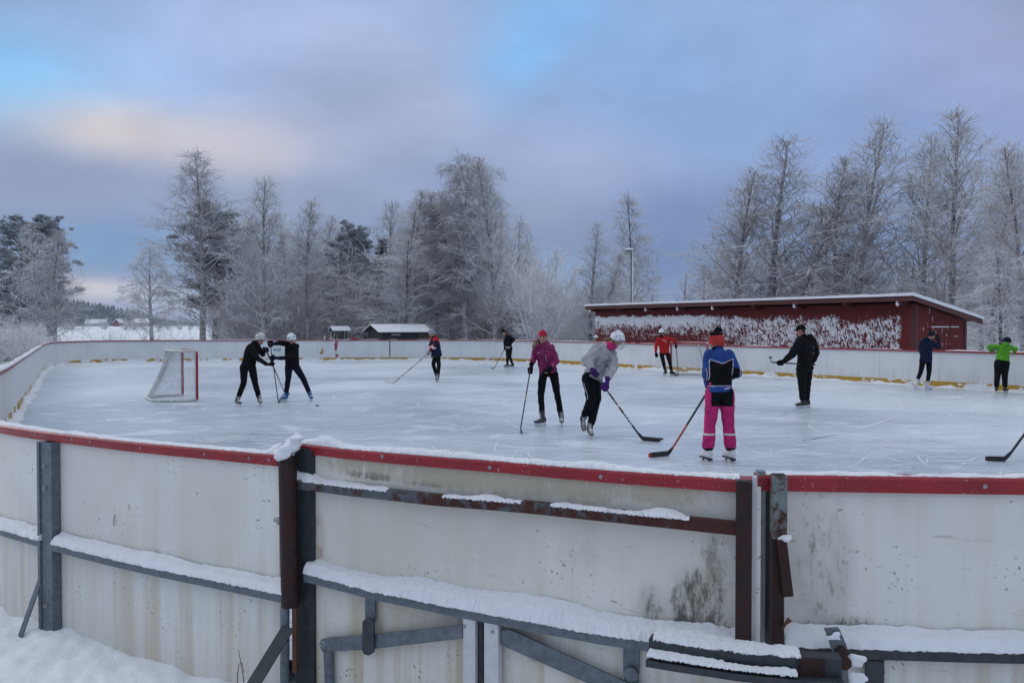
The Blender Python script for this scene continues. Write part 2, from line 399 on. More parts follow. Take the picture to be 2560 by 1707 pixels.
def mat_redwall():
    m, n = newmat('red planks with stuck snow'); p = n.obj(); s = n.xyz(p)   # local x along the wall, z up
    pl = n.math('FRACT', n.math('DIVIDE', s[0], .145)); gap = n.mapr(pl, .0, .07, 0.0, 1.0)
    idx = n.math('FLOOR', n.math('DIVIDE', s[0], .145)); w = n.n('ShaderNodeTexWhiteNoise', noise_dimensions='1D'); n.put(w.inputs['W'], idx)
    g = n.noise(n.scl(p, (20, 20, 1.2)), 1.0, 4, .6)
    red = n.mix(n.math('ADD', n.math('MULTIPLY', w.outputs[0], .5), n.math('MULTIPLY', g, .5)), (.088, .012, .013), (.15, .021, .019))
    red = n.mix(gap, (.02, .004, .004), red)
    r = n.n('ShaderNodeVectorRotate', rotation_type='Y_AXIS'); n.put(r.inputs['Vector'], p); r.inputs['Angle'].default_value = R(25)
    fl = n.noise(n.scl(r.outputs[0], (11, 11, 6.0)), 1.0, 5, .72, 1.2)
    pat = n.noise(n.scl(p, (.55, .55, .8)), 1.0, 3)
    u = n.math('ADD', s[0], n.math('MULTIPLY', n.math('SUBTRACT', pat, .5), 3.0)); v = s[2]
    # left stretch: caked under the eave, thinning downwards; right stretch: flecked all over, bare under the eave
    pl_ = n.mapr(n.math('ADD', v, n.math('MULTIPLY', n.math('SUBTRACT', pat, .5), .5)), 1.15, 2.5, .30, .90)
    pr_ = n.math('MULTIPLY', n.mapr(n.math('ADD', v, n.math('MULTIPLY', n.math('SUBTRACT', pat, .5), .9)), 2.6, 2.2, 0.0, 1.0), n.mapr(v, .75, 1.6, .52, .66))
    side = n.mapr(u, 6.6, 11.0)
    cov = n.math('ADD', n.math('MULTIPLY', pl_, n.math('SUBTRACT', 1.0, side)), n.math('MULTIPLY', pr_, side))
    md = n.noise(n.scl(p, (1.6, 1.6, 2.4)), 1.0, 4, .6)
    cov = n.math('MULTIPLY', n.math('ADD', cov, n.math('MULTIPLY', n.math('SUBTRACT', md, .5), .75)), n.mapr(n.math('ADD', v, n.math('MULTIPLY', n.math('SUBTRACT', md, .5), .5)), 2.58, 2.42, 0.0, 1.0))
    cov = n.math('MULTIPLY', cov, n.mapr(n.math('ADD', s[0], n.math('MULTIPLY', n.math('SUBTRACT', fl, .5), 1.6)), 17.35, 16.8, 0.0, 1.0))
    thr = n.math('SUBTRACT', .80, n.math('MULTIPLY', cov, .47))
    k = n.mapr(n.math('SUBTRACT', fl, thr), -.02, .03)
    n.out(n.mix(k, red, (.74, .75, .79)), n.math('ADD', .7, n.math('MULTIPLY', k, .15)), 0, .2, n.bump(n.math('ADD', n.math('MULTIPLY', k, 2.0), n.math('ADD', gap, g)), .4, .02)); return m
REDWALL = mat_redwall()
def mat_redplank(name, ax=0, sp=.03):
    m, n = newmat(name); p = n.obj(); s = n.xyz(p)
    q = n.math('ADD', s[0], s[1])
    pl = n.math('FRACT', n.math('DIVIDE', q, .145)); gap = n.mapr(pl, 0.0, .07)
    g = n.noise(n.scl(p, (20, 20, 1.2)), 1.0, 4, .6)
    red = n.mix(gap, (.02, .004, .004), n.mix(g, (.085, .012, .012), (.145, .021, .019)))
    k = n.math('MULTIPLY', n.mapr(n.noise(n.scl(p, (14, 14, 4)), 1.0, 3, .6), .64, .68), n.mapr(n.noise(p, .8, 2), .48, .6))
    n.out(n.mix(k, red, (.7, .71, .75)), .72, 0, .2, n.bump(n.math('ADD', gap, g), .4, .01)); return m
REDPL = mat_redplank('red planks')
REDTRIM = plain('red painted trim', (.075, .011, .011), .6, var=.3)
DARKWOOD = plain('black tarred wood', (.010, .012, .016), .7, var=.4, sc=9)
GREYWOOD = plain('grey weathered wood', (.045, .038, .034), .8, var=.3)
SHADOWED = plain('eave boards with painted shade', (.03, .008, .008), .8)  # shade under the roof overhang is put into this darker red
NETM = plain('white netting cord', (.50, .51, .53), .8); GOALRED = plain('red goal pipe', (.33, .018, .028), .4)
GOALWH = plain('scuffed white goal pipe', (.56, .56, .54), .5, var=.25, sc=14)
RUBBER_SHADE = plain('black rubber and opening shade', (.012, .012, .013), .6)  # rubber of the pucks; also painted shade in tube ends and door gap
BLADE = plain('skate steel', (.52, .54, .57), .25, .7); HOLDW = plain('white holder plastic', (.66, .67, .69), .4)
HOLDB = plain('black holder plastic', (.015, .015, .017), .4)
SKIN = cloth('skin', (.46, .24, .18), .55, .10, 90, .35, .05); SKINR = cloth('flushed skin', (.50, .21, .17), .55, .1, 90, .35, .05)
LIPS = cloth('lips', (.36, .085, .085), .5, .1, 60, .35, .05); BROW = cloth('brow', (.10, .062, .04), .8)
HAIRL = cloth('light brown hair', (.20, .135, .085), .6, .35, 25); HAIRR = cloth('auburn hair', (.13, .035, .016), .6, .35, 25); HAIRD = cloth('dark hair', (.03, .022, .018), .6, .3, 25)
BLACKC = cloth('black cloth', (.0065, .0068, .0085), .9, spec=.12); BLACKK = cloth('black knit', (.007, .007, .008), .95, spec=.1); CHARC = cloth('charcoal cloth', (.014, .015, .019), .9, spec=.12)
NAVY = cloth('dark navy cloth', (.006, .009, .021), .9, spec=.12); NAVY2 = cloth('navy jacket cloth', (.008, .013, .038), .85, spec=.15)
EYEW = plain('eye white', (.6, .58, .56), .3); EYED = plain('iris', (.03, .04, .05), .2)
HELW = plain('white helmet shell', (.72, .73, .76), .35, var=.06); HELK = plain('black helmet padding', (.012, .012, .013), .7)
MAGENTA = cloth('magenta jacket', (.205, .010, .080), .65, .3, 60, .3); MAGD = cloth('dark magenta trim', (.075, .01, .045), .7)
REDKNIT = cloth('crimson knit', (.42, .010, .035), .9); GREYSW = cloth('grey sweatshirt', (.36, .35, .37), .95, .12, 90, .15)
PURPLE = cloth('purple glove', (.048, .012, .12), .75); PINKN = cloth('pink neck warmer', (.55, .02, .14), .8)
REDJ = cloth('red jacket', (.42, .008, .008), .75, .25); BLUEJ = cloth('royal blue softshell', (.018, .058, .235), .75, .25); PINKP = cloth('pink snow trousers', (.45, .020, .135), .75, .2)
ORANGEH = cloth('coral headband', (.40, .040, .035), .95); GREENJ = cloth('green jacket', (.075, .30, .012), .7, .2)
WHITEC = cloth('white cloth', (.6, .6, .62), .8, .1); REFL = plain('reflective tape', (.58, .57, .55), .4); PIPING = cloth('pale piping', (.5, .48, .56), .8, .1)
BOOTK = cloth('black skate boot', (.014, .014, .016), .4, .2, 40, .5); BOOTG = cloth('grey skate boot', (.06, .06, .068), .45, .3, 40, .4); BOOTS = cloth('silver skate tongue', (.30, .30, .31), .5, .3, 40)
BOOTW = cloth('white skate leather', (.62, .61, .63), .4, .08, 40, .4); BOOTB = cloth('blue skate boot', (.012, .10, .30), .45, .2, 40); BOOTT = cloth('tan boot cuff', (.30, .14, .05), .7)
LACE = cloth('laces', (.5, .5, .5), .8)
# ------------------------------------------------------------------ camera, world, sun
cam = bpy.data.cameras.new('camera'); co = bpy.data.objects.new('camera', cam); COL.objects.link(co); SC.camera = co
cam.sensor_width = 36; cam.lens = 36 * F / 2560; cam.clip_start = .05; cam.clip_end = 12000
co.location = (0, 0, HC); co.rotation_euler = (R(90) - PITCH, 0, 0)
SC.view_settings.view_transform = 'Standard'; SC.view_settings.look = 'None'; SC.view_settings.exposure = EXPO
SC.cycles.max_bounces = 6; SC.cycles.transparent_max_bounces = 4; SC.cycles.volume_bounces = 1
try: SC.cycles.use_denoising = DENO
except Exception: pass
wd = bpy.data.worlds.new('World'); SC.world = wd; wd.use_nodes = True
def world():
    n = NT(wd.node_tree)
    SUN_EL, SUN_AZ = R(9), R(-62)
    d = n.vmath('NORMALIZE', n.n('ShaderNodeTexCoord').outputs['Generated']); s = n.xyz(d)
    az = n.math('ARCTAN2', s[0], s[1]); el = n.math('ARCSINE', s[2])
    dd = n.scl(d, (1, 1, 1.5))
    w1 = n.noise(dd, 2.6, 5, .52); w2 = n.noise(n.vmath('ADD', dd, (5.2, 1.3, 8.1)), 2.6, 5, .52)
    az_ = n.math('ADD', az, n.math('MULTIPLY', n.math('SUBTRACT', w1, .5), .13)); el_ = n.math('ADD', el, n.math('MULTIPLY', n.math('SUBTRACT', w2, .5), .09))
    elf = n.mapr(el_, 0.0, R(60), 0, 1, False)
    sky = n.ramp(elf, [(0, lin(110, 128, 168)), (.10, lin(128, 142, 180)), (.2, lin(145, 159, 196)), (.36, lin(152, 173, 214)), (.60, lin(216, 224, 241)), (1, lin(238, 240, 247))])
    def blob(x, y, sx, sy, c, k, rot=0):
        nonlocal sky
        a0 = math.atan2(x - 1176, 1898); e0 = math.atan2((746 - y) * math.cos(a0), 1898)
        u = n.math('MULTIPLY', n.math('SUBTRACT', az_, a0), 1898 / sx); v = n.math('MULTIPLY', n.math('SUBTRACT', el_, e0), 1898 / sy)
        if rot:
            c_, s_ = math.cos(R(rot)), math.sin(R(rot)); dx = n.math('SUBTRACT', az_, a0); dy = n.math('SUBTRACT', el_, e0)
            u = n.math('MULTIPLY', n.math('ADD', n.math('MULTIPLY', dx, c_), n.math('MULTIPLY', dy, s_)), 1898 / sx)
            v = n.math('MULTIPLY', n.math('SUBTRACT', n.math('MULTIPLY', dy, c_), n.math('MULTIPLY', dx, s_)), 1898 / sy)
        g = n.math('EXPONENT', n.math('MULTIPLY', n.math('ADD', n.math('MULTIPLY', u, u), n.math('MULTIPLY', v, v)), -1.0))
        sky = n.mix(n.math('MULTIPLY', g, k), sky, lin(*c))
    for b in SKYB: blob(*b)
    # mottling of the cloud sheet
    mt = n.noise(n.scl(d, (1, 1, 1.8)), 4.0, 8, .55, .5)
    mt2 = n.noise(n.vmath('ADD', n.scl(d, (1, 1, 1.6)), (3, 1, 7)), 9.0, 7, .6, .6)
    sky = n.vmath('SCALE', sky, scale=n.math('MULTIPLY', n.mapr(mt, .25, .75, .90, 1.08), n.mapr(mt2, .3, .7, .965, 1.035)))
    sky = n.vmath('MULTIPLY', sky, (1.0, 1.05, 1.065))
    nis = n.n('ShaderNodeTexSky', sky_type='NISHITA'); nis.sun_disc = False; nis.sun_elevation = SUN_EL; nis.sun_rotation = SUN_AZ
    cover = n.mapr(n.noise(n.vmath('ADD', dd, (2, 7, 1)), 2.0, 4), .3, .7, .86, .98)
    col = n.mix(cover, nis.outputs[0], n.vmath('SCALE', sky, scale=10.0))
    # below the horizon the sky only bounces off snow
    bg = n.n('ShaderNodeBackground'); n.put(bg.inputs[0], col); bg.inputs[1].default_value = .1
    o = n.n('ShaderNodeOutputWorld'); n.t.links.new(bg.outputs[0], o.inputs[0])
    l = bpy.data.lights.new('sun', 'SUN'); l.energy = SUNE; l.angle = R(24); l.color = (1, .93, .86)
    lo = bpy.data.objects.new('sun', l); COL.objects.link(lo)
    dirv = V3((math.sin(SUN_AZ) * math.cos(SUN_EL + .25), math.cos(SUN_AZ) * math.cos(SUN_EL + .25), math.sin(SUN_EL + .25)))
    lo.rotation_euler = dirv.to_track_quat('Z', 'Y').to_euler(); lo.location = dirv * 50
SKYB = [
 (0, 0, 200, 130, (126, 158, 196), .75), (90, 90, 300, 90, (150, 180, 222), .7), (40, 205, 230, 90, (140, 204, 254), 1.0), (200, 235, 150, 45, (154, 200, 244), .6),
 (760, 100, 380, 130, (174, 187, 222), .85), (420, 190, 200, 70, (158, 182, 224), .6),
 (280, 318, 190, 68, (216, 203, 204), 1.0), (450, 335, 170, 60, (206, 198, 206), .8), (610, 345, 150, 68, (208, 198, 205), .9), (1010, 265, 120, 60, (192, 192, 216), .7), (830, 310, 220, 70, (174, 178, 206), .6),
 (1205, 115, 85, 170, (140, 194, 248), .95, -50), (1300, 30, 150, 80, (138, 188, 240), .75), (1480, 150, 240, 120, (134, 170, 218), .85), (1650, 280, 260, 110, (134, 166, 213), .85), (1900, 100, 250, 130, (148, 172, 217), .75),
 (2310, 110, 230, 230, (156, 161, 198), .85), (2050, 330, 260, 120, (137, 160, 206), .8),
 (1300, 400, 240, 80, (161, 174, 206), .75), (1230, 490, 260, 60, (142, 155, 187), .7), (1590, 500, 170, 80, (116, 136, 180), .85), (1570, 620, 170, 75, (92, 118, 166), .95), (2000, 600, 320, 90, (116, 146, 196), .8),
 (700, 460, 280, 70, (146, 158, 187), .7), (220, 470, 330, 62, (146, 155, 187), .85), (230, 578, 260, 62, (104, 144, 188), .95), (640, 610, 200, 80, (124, 146, 182), .7),
 (235, 668, 170, 26, (203, 196, 203), 1.0), (520, 690, 130, 26, (182, 198, 216), .8), (250, 716, 200, 14, (150, 162, 190), .7), (1250, 640, 140, 60, (130, 160, 200), .7)]
world()
# ------------------------------------------------------------------ ground
def gh(x, y):
    r = math.hypot(x, y); h = -.2
    h += 2.6 * math.exp(-(((x - 46) / 22) ** 2 + ((y - 78) / 14) ** 2)) + 1.5 * math.exp(-(((x - 62) / 20) ** 2 + ((y - 95) / 20) ** 2))
    h += .35 * math.exp(-(((x + 22) / 5) ** 2 + ((y - 44) / 8) ** 2))
    h += .03 * fnoise(x * .5, y * .5) + (.05 * fbm(x * .9, y * .9, 3.3) if r < 40 else 0)
    if r < 14: h += .035 * fbm(x * 2.6, y * 2.6, 1.7) + .02 * fbm(x * 8, y * 8, 5.1)
    return h
def ground():
    rs = list(np.arange(.6, 3.2, .2)) + list(np.arange(3.2, 8.0, .035)) + list(np.arange(8.0, 16, .12)) + list(np.geomspace(16, 2600, 110))
    th = list(np.linspace(-R(46), R(46), 420)) + list(np.linspace(R(46), R(314), 90))[1:-1]
    n = len(th); V = np.zeros((len(rs) * n, 3)); k = 0
    for r in rs:
        for t in th:
            x = r * math.sin(t); y = r * math.cos(t); V[k] = (x, y, gh(x, y)); k += 1
    i = np.arange(len(rs) - 1)[:, None] * n; j = np.arange(n)[None, :]; j2 = (j + 1) % n
    Q = np.stack([i + j, i + j2, i + n + j2, i + n + j], -1).reshape(-1, 4)[:, ::-1]
    o = link('snow_ground', npmesh('snow_ground', V, Q), None, [GROUND]); tag(o, 'snow covered ground and open field around the rink', kind='structure')
ground()
# ------------------------------------------------------------------ rink outline (x, y, top of the cap)
CP = [(-1.288, 4.56, 1.145), (-1.70, 4.775, 1.143), (-2.25, 5.06, 1.14), (-2.83, 5.40, 1.14), (-3.30, 5.70, 1.14), (-3.80, 6.08, 1.14), (-4.75, 7.05, 1.13), (-6.0, 8.85, 1.12), (-7.35, 11.3, 1.11), (-8.9, 14.4, 1.1),
      (-11.9, 20.1, 1.1), (-16.3, 28.4, 1.1), (-19.0, 33.6, 1.1), (-20.5, 37.2, 1.1), (-20.1, 40.0, 1.1), (-17.3, 41.4, 1.1), (-13, 41.9, 1.1), (-9, 42.4, 1.1), (-4.5, 42.75, 1.1), (-1.4, 42.2, 1.1), (.9, 40.6, 1.1),
      (3.0, 38.2, 1.1), (5.75, 34.1, 1.1), (8.7, 30.1, 1.1), (10.8, 27.2, 1.1), (12.7, 24.7, 1.1), (14.15, 22.7, 1.1), (16.6, 18.6, 1.1), (18.3, 14.0, 1.12), (17.6, 9.0, 1.15), (14.2, 5.6, 1.18), (9.0, 4.0, 1.2), (5, 3.55, 1.206), (3.2, 3.515, 1.206), (2.19, 3.536, 1.206), (1.65, 3.572, 1.206), (1.076, 3.62, 1.206)]
def catmull(P, step):
    out = []; P = [P[0]] + list(P) + [P[-1]]; P = [np.array(p) for p in P]
    for i in range(1, len(P) - 2):
        a, b, c, d = P[i - 1:i + 3]; L = np.linalg.norm(c - b); m = max(2, int(L / step))
        for k in range(m):
            t = k / m
            out.append(.5 * ((2 * b) + (c - a) * t + (2 * a - 5 * b + 4 * c - d) * t * t + (3 * b - a - 3 * c + d) * t ** 3))
    out.append(P[-2]); return np.array(out)
CV = catmull(CP, .06)
SEG = np.concatenate([[0], np.cumsum(np.linalg.norm(np.diff(CV[:, :2], axis=0), axis=1))]); LEN = SEG[-1]
def cv(s):
    x = np.interp(s, SEG, CV[:, 0]); y = np.interp(s, SEG, CV[:, 1]); z = np.interp(s, SEG, CV[:, 2])
    e = .15; s0, s1 = max(s - e, 0), min(s + e, LEN)
    t = V3((np.interp(s1, SEG, CV[:, 0]) - np.interp(s0, SEG, CV[:, 0]), np.interp(s1, SEG, CV[:, 1]) - np.interp(s0, SEG, CV[:, 1]), 0)).normalized()
    return V3((x, y, 0)), z, t, V3((t.y, -t.x, 0))           # point, cap top, tangent, inward normal
def s_at_px(px, far=True):
    best = None
    for s in np.arange(0, LEN, .05):
        p, z, t, nn = cv(s)
        if (p.y > 20) != far: continue
        e = abs(1280 + F * p.x / p.y - px)
        if best is None or e < best[0]: best = (e, s)
    return best[1]
# ice sheet
def ice():
    pts = [cv(s)[0] + cv(s)[3] * .02 for s in np.arange(0, LEN, .4)] + [cv(LEN)[0] + cv(LEN)[3] * .02]
    c = V3((0, 22, 0)); n = len(pts); rings = 60; V = []; Q = []
    for k in range(rings + 1):
        for p in pts: q = c.lerp(p, max(k / rings, .001)); V.append((q.x, q.y, 0.0))
    for k in range(rings):
        for j in range(n): j2 = (j + 1) % n; Q.append((k * n + j, (k + 1) * n + j, (k + 1) * n + j2, k * n + j2))
    V = np.array(V); Q = np.array(Q)
    o = link('ice', npmesh('ice', V, Q), None, [ICE]); tag(o, 'scratched pale blue ice of the outdoor rink', kind='structure')
    a = V[Q[0]]; nz = np.cross(a[1] - a[0], a[2] - a[1])[2]
    if nz < 0: o.data.flip_normals()
ice()
def skate_marks():
    rg = random.Random(41); V = []; Q = []
    def ribbon(pts, w):
        b = len(V); n = len(pts)
        for i, p in enumerate(pts):
            t = (pts[min(i + 1, n - 1)] - pts[max(i - 1, 0)]).normalized(); s_ = V3((-t.y, t.x, 0)); ww = w * (.35 + .65 * math.sin(math.pi * (i + .3) / (n - .4))) * rg.uniform(.5, 1.2)
            V.append(tuple(p + s_ * ww / 2)); V.append(tuple(p - s_ * ww / 2))
        for i in range(n - 1): Q.append((b + 2 * i, b + 2 * i + 1, b + 2 * i + 3, b + 2 * i + 2))
    def arc(x, y, h, L, k, w, gap=.0):
        pts = []; p = V3((x, y, .004)); st = .09
        for i in range(int(L / st)):
            pts.append(p.copy()); h += k * st; p = p + V3((math.cos(h), math.sin(h), 0)) * st
            if rg.random() < gap:
                if len(pts) > 3: ribbon(pts, w)
                pts = []; 
                for _ in range(rg.randint(1, 7)): h += k * st; p = p + V3((math.cos(h), math.sin(h), 0)) * st
        if len(pts) > 3: ribbon(pts, w)
    inside = lambda x, y: y > 6.2 + abs(x) * .15 and (x * .848 + y * .53) < 22.0 and (x * .848 + y * .53) > 2.2 and y < 40
    for i in range(520):
        for _ in range(20):
            y = 6.5 + 33 * rg.random() ** 1.5; x = rg.uniform(-.6, .64) * y
            if inside(x, y): break
        else: continue
        arc(x, y, rg.uniform(0, 6.28), rg.uniform(.5, 3.2), rg.uniform(-.5, .5), rg.choice((.012, .016, .024)), .05)
    for px0, px1, k, w in (((1990, 1105), (2250, 1000), .06, .045), ((2250, 1000), (2235, 962), .5, .04), ((1150, 1090), (1245, 1040), -.05, .035), ((1245, 1040), (1390, 1112), .03, .035), ((1640, 1005), (1700, 1035), -.2, .03), ((1880, 1060), (2010, 1015), .03, .03), ((560, 985), (905, 945), .02, .03), ((1330, 985), (1640, 965), -.02, .03), ((1780, 1050), (1930, 1150), .06, .03), ((1700, 1000), (1880, 945), .05, .03), ((2010, 930), (2190, 925), -.04, .04)):
        a = gnd(*px0); b = gnd(*px1); L = (b - a).length; h = math.atan2(b.y - a.y, b.x - a.x); arc(a.x, a.y, h - k * L / 2, L, k, w, .03); arc(a.x + .12, a.y + .1, h - k * L / 2 + .02, L * .8, k, w * .5, .08)
    for i in range(90):   # shavings pushed into short heaps
        px = rg.gauss(600, 150); py = rg.gauss(1085, 22)
        if i > 45: px = rg.uniform(900, 2500); py = rg.uniform(985, 1160)
        a = gnd(px, py)
        if inside(a.x, a.y): arc(a.x, a.y, rg.uniform(-.25, .25), rg.uniform(.25, .9), rg.uniform(-.3, .3), rg.uniform(.03, .09), .06)
    o = link('skate_marks', npmesh('skate_marks', np.array(V), np.array(Q)), None, [SNOW]); tag(o, 'white skate cuts and snow shavings scattered over the ice', kind='stuff')
skate_marks()
def sweep(mb, frames, prof, m=None, cap=True, closed=True):
    """frames: (origin, axis a, axis b) ; prof: function(i)->list of (a,b)"""
    rings = []
    for i, (o, a, b) in enumerate(frames): rings.append([o + a * u + b * w for u, w in prof(i)])
    mb.loft(rings, m, cap, closed)
Z_ = V3((0, 0, 1))
# snow lying along an edge: frames = (top front edge point, direction over the ledge), h(s) height, w width
def snow_strip(mb, pts, dirs, w, hf, seed, over=.012, jit=.006, bank=True):
    rings = []; m = 17
    acc = 0.0; rj = random.Random(seed)
    def flush():
        if len(rings) > 2: mb.loft(list(rings), None, True, True)
        rings.clear()
    for i, (p, d) in enumerate(zip(pts, dirs)):
        if i: acc += (pts[i] - pts[i - 1]).length
        h = hf(acc)
        if h < .0025: flush(); continue
        wv = w * (.93 + .14 * fnoise(acc * 3.1, seed)) * min(1, .25 + h / .014); lip = over * (.3 + 1.5 * abs(fbm(acc * 7, seed + 3))) + .003 * rj.random()
        ring = []; fr = fbm(acc * 2.6, seed * 1.3)
        for k in range(m):
            a = k / (m - 1)
            u = -lip * max(0, 1 - a * 7) + wv * a
            if bank: prof = (.58 + .07 * fr) * min(1, a / .22) ** .6 + .40 * a ** 1.4
            else: prof = math.sin(math.pi * min(a * 1.1 + .05, 1)) ** .5 if a < .95 else .3
            if a > .96: prof *= .9
            q = p + d * u + Z_ * (h * max(prof, .0) - .004 * (k == 0))
            g = min(h, .05)
            q += Z_ * (g * (.12 * fbm(q.x * 9, q.y * 9, seed + a) + .07 * fnoise(q.x * 47, q.y * 47, a * 3)) * min(1, a * 4))
            q += V3((fnoise(q.x * 41, q.y * 41, q.z * 41 + seed), fnoise(q.y * 41 + 9, q.x * 41, q.z * 41), fnoise(q.x * 37, q.y * 37 + 5, k + seed))) * (jit * .6)
            q += V3((rj.uniform(-1, 1), rj.uniform(-1, 1), rj.uniform(-1, 1))) * (.0014 if a > .2 else .0026)
            ring.append(q)
        ring.append(p + d * wv - Z_ * .004); ring.append(p - d * (lip * .5) - Z_ * (.004 + .008 * rj.random()))
        rings.append(ring)
    flush()
def boards():
    t = thing('rink_boards', 'white plastic rink boards with red cap rail and yellow kick strip around the ice', 'rink boards', (-1.29, 4.56, -.2))
    NP = 62; bounds = [0.0]
    # near left panel runs from the gate post to the steel post seen at the left
    s1 = s_at_px(136, False); bounds.append(s1)
    nrest = NP; sR = LEN - 2.3
    for k in range(1, nrest + 1): bounds.append(s1 + (sR - s1) * k / nrest)
    bounds.append(LEN)
    for k, (a, b) in enumerate(zip(bounds, bounds[1:])):
        mb = MB(); m = max(4, int((b - a) / .15)); fr = []
        near = cv((a + b) / 2)[0].y < 16
        for i in range(m + 1):
            p, z, tt, nn = cv(a + .004 + (b - a - .008) * i / m); fr.append((p, nn, Z_, z))
        rings = [[p + nn * u + Z_ * w for u, w in ((0, -.3), (.016, -.3), (.016, z - .03), (0, z - .03))] for p, nn, _, z in fr]
        mb.loft(rings)
        mats = RIGHTB if b > LEN - 2.5 else (BOARD if near else FARB)
        mb.build('board_panel', mats, t, True, 30)
    # cap rail (one long red plastic capping)
    mb = MB(); ss = np.arange(0, LEN, .12).tolist() + [LEN]; rings = []
    for s in ss:
        p, z, tt, nn = cv(s); h = .062 if p.y < 16 else .05
        if p.y < 16 and p.x > 0: h = .07
        pr = [(-.026, -h), (-.026, -.012), (-.018, -.002), (0, 0), (.05, 0), (.068, -.004), (.074, -.014), (.074, -h)]
        if p.y > 16: pr = [(u * .9, w) for u, w in pr]
        rings.append([p + nn * u + Z_ * (z + w) for u, w in pr])
        mb.cur = 0 if (p.y < 16 and p.x > -2) else 1
    for i in range(len(rings) - 1):
        pm = cv(ss[i])[0]
        if i and int(ss[i] / 3.05) != int(ss[i - 1] / 3.05): continue
    mb.loft(rings, 0)
    o = mb.build('cap_rail', [REDCAP], t, True, 35); 
    far = MB()
    # kick strip
    mb = MB(); rings = []
    for s in ss:
        p, z, tt, nn = cv(s); rings.append([p + nn * u + Z_ * w for u, w in ((.017, -.05), (.026, -.05), (.026, .175), (.024, .18), (.017, .18))])
    mb.loft(rings); mb.build('kick_strip', [KICK], t, True, 30)
    # snow on the cap of the near and left boards
    mb = MB()
    def strip(a, b, step, w, hf, seed, off=-.02, **k):
        P = []; Dn = []
        for s in np.arange(a, b, step):
            p, z, tt, nn = cv(s); P.append(p + nn * off + Z_ * (z - .002)); Dn.append(nn)
        snow_strip(mb, P, Dn, w, hf, seed, **k)
    strip(0, s1 + 2.5, .014, .088, lambda s: .010 + .016 * max(0, fbm(s * 2.2, 4.2)) + .012 * max(0, fnoise(s * 11, 1.1)) + (.05 * math.exp(-(s / .07) ** 2)), 11, off=-.012, over=.004, bank=False)
    strip(s1 + 2.5, s1 + 28, .05, .10, lambda s: .035 + .03 * fbm(s * 1.2, 8.2), 12, jit=.012, bank=False)
    strip(LEN - 2.2, LEN - .0, .014, .085, lambda s: .007 + .012 * max(0, fbm(s * 2.4, 2.2)) + .008 * fnoise(s * 8, 7) , 13, off=-.004, over=.004, bank=False)
    strip(30, LEN - 12, .12, .07, lambda s: max(0, .012 + .03 * fbm(s * .8, 3.3)), 14, jit=.008, bank=False)
    build_split(mb, 'snow_cover', [SNOW], t)
    # steel frame outside the near boards
    def post(s, w=.13):
        mb = MB(); p, z, tt, nn = cv(s); b = p - nn * .002
        zt = z - .064; ax = (tt, nn, Z_); hgt = zt + .32
        mb.box(b - nn * .056 + Z_ * (zt - hgt / 2), (w, .008, hgt), ax)
        for q in (-1, 1): mb.box(b - nn * .026 + tt * (q * (w / 2 - .004)) + Z_ * (zt - hgt / 2), (.008, .051, hgt), ax)
        mb.box(b - nn * .064 + tt * (w / 2 + .016) + Z_ * (zt - hgt / 2), (.030, .012, hgt), ax)
        o = mb.build('support_post', [GALV], t, True, 30)
        bo = MB()
        for zz in (zt - .16, zt - .31, -.02): bo.disc(b - nn * .064 + Z_ * zz + tt * .01, -nn, .016, .012, 8); bo.disc(b - nn * .072 + Z_ * zz + tt * .01, -nn, .008, .014, 6)
        bo.build('bolt', [BOLT], o)
        br = MB(); c = b - nn * .05 + tt * (w / 2 + .036)
        a0 = c + Z_ * .14; a1 = c - nn * .20 + tt * .03 - Z_ * .42
        dv = (a1 - a0); L = dv.length; dv.normalize(); sd = tt; up = dv.cross(sd).normalized()
        br.box((a0 + a1) / 2, (.05, .008, L), (sd, up, dv)); br.build('brace', [GALV], t, False)
    for s in [s1 + k * 2.6 for k in range(0, 4)] + [LEN - 2.3 - 2.4 * k for k in range(0, 3)]: post(s)
    def rail(a, b, zf, mat, hsn, seed, w=.075):
        mb = MB(); rings = []; P = []; Dn = []; st = .05
        for s in list(np.arange(a, b, st)) + [b]:
            p, z, tt, nn = cv(s); zz = zf(s)
            if s == a and a < .05: p = p - tt * .13
            rings.append([p - nn * u + Z_ * (zz + v) for u, v in ((.001, 0), (w, 0), (w, -.052), (w - .007, -.052), (w - .007, -.007), (.001, -.007))])
        mb.loft(rings); mb.build('mid_rail', [mat], t, False)
        sm = MB()
        for s in np.arange(a, b, .014):
            p, z, tt, nn = cv(s); P.append(p - nn * w + Z_ * zf(s)); Dn.append(nn)
            if s == a and a < .05:
                P = [P[0] - tt * q for q in (.11, .095, .08, .065, .05, .035, .02)] + P; Dn = Dn * 8
        snow_strip(sm, P, Dn, w, hsn, seed, over=.014); build_split(sm, 'snow_cover', [SNOW], t)
    sn = lambda s: .068 + .020 * fbm(s * 1.7, 6.6)
    rail(.02, s1 - .08, lambda s: .405 + .012 * s / s1, GALV, sn, 21); rail(s1 + .06, s1 + 2.55, lambda s: .42, GALV, sn, 22)
    rail(LEN - 2.25, LEN - .10, lambda s: .482, DARKST, lambda s: .074 + .02 * fbm(s * 1.9, 1.6), 23)
    # big screws in the cap
    sc = MB()
    for px in (28, 92, 110, 190, 231, 361, 513, 636, 680): 
        s = s_at_px(px, False); p, z, tt, nn = cv(s); c = p - nn * .027 + Z_ * (z - .032); sc.disc(c, -nn, .0085, .005, 8); sc.disc(c - nn * .002, -nn, .004, .005, 6)
    for px in (2322,):
        s = LEN - .95; p, z, tt, nn = cv(s); c = p - nn * .027 + Z_ * (z - .036); sc.disc(c, -nn, .010, .005, 8); sc.disc(c - nn * .002, -nn, .005, .005, 6)
    build_split(sc, 'screw', [BOLT], t)
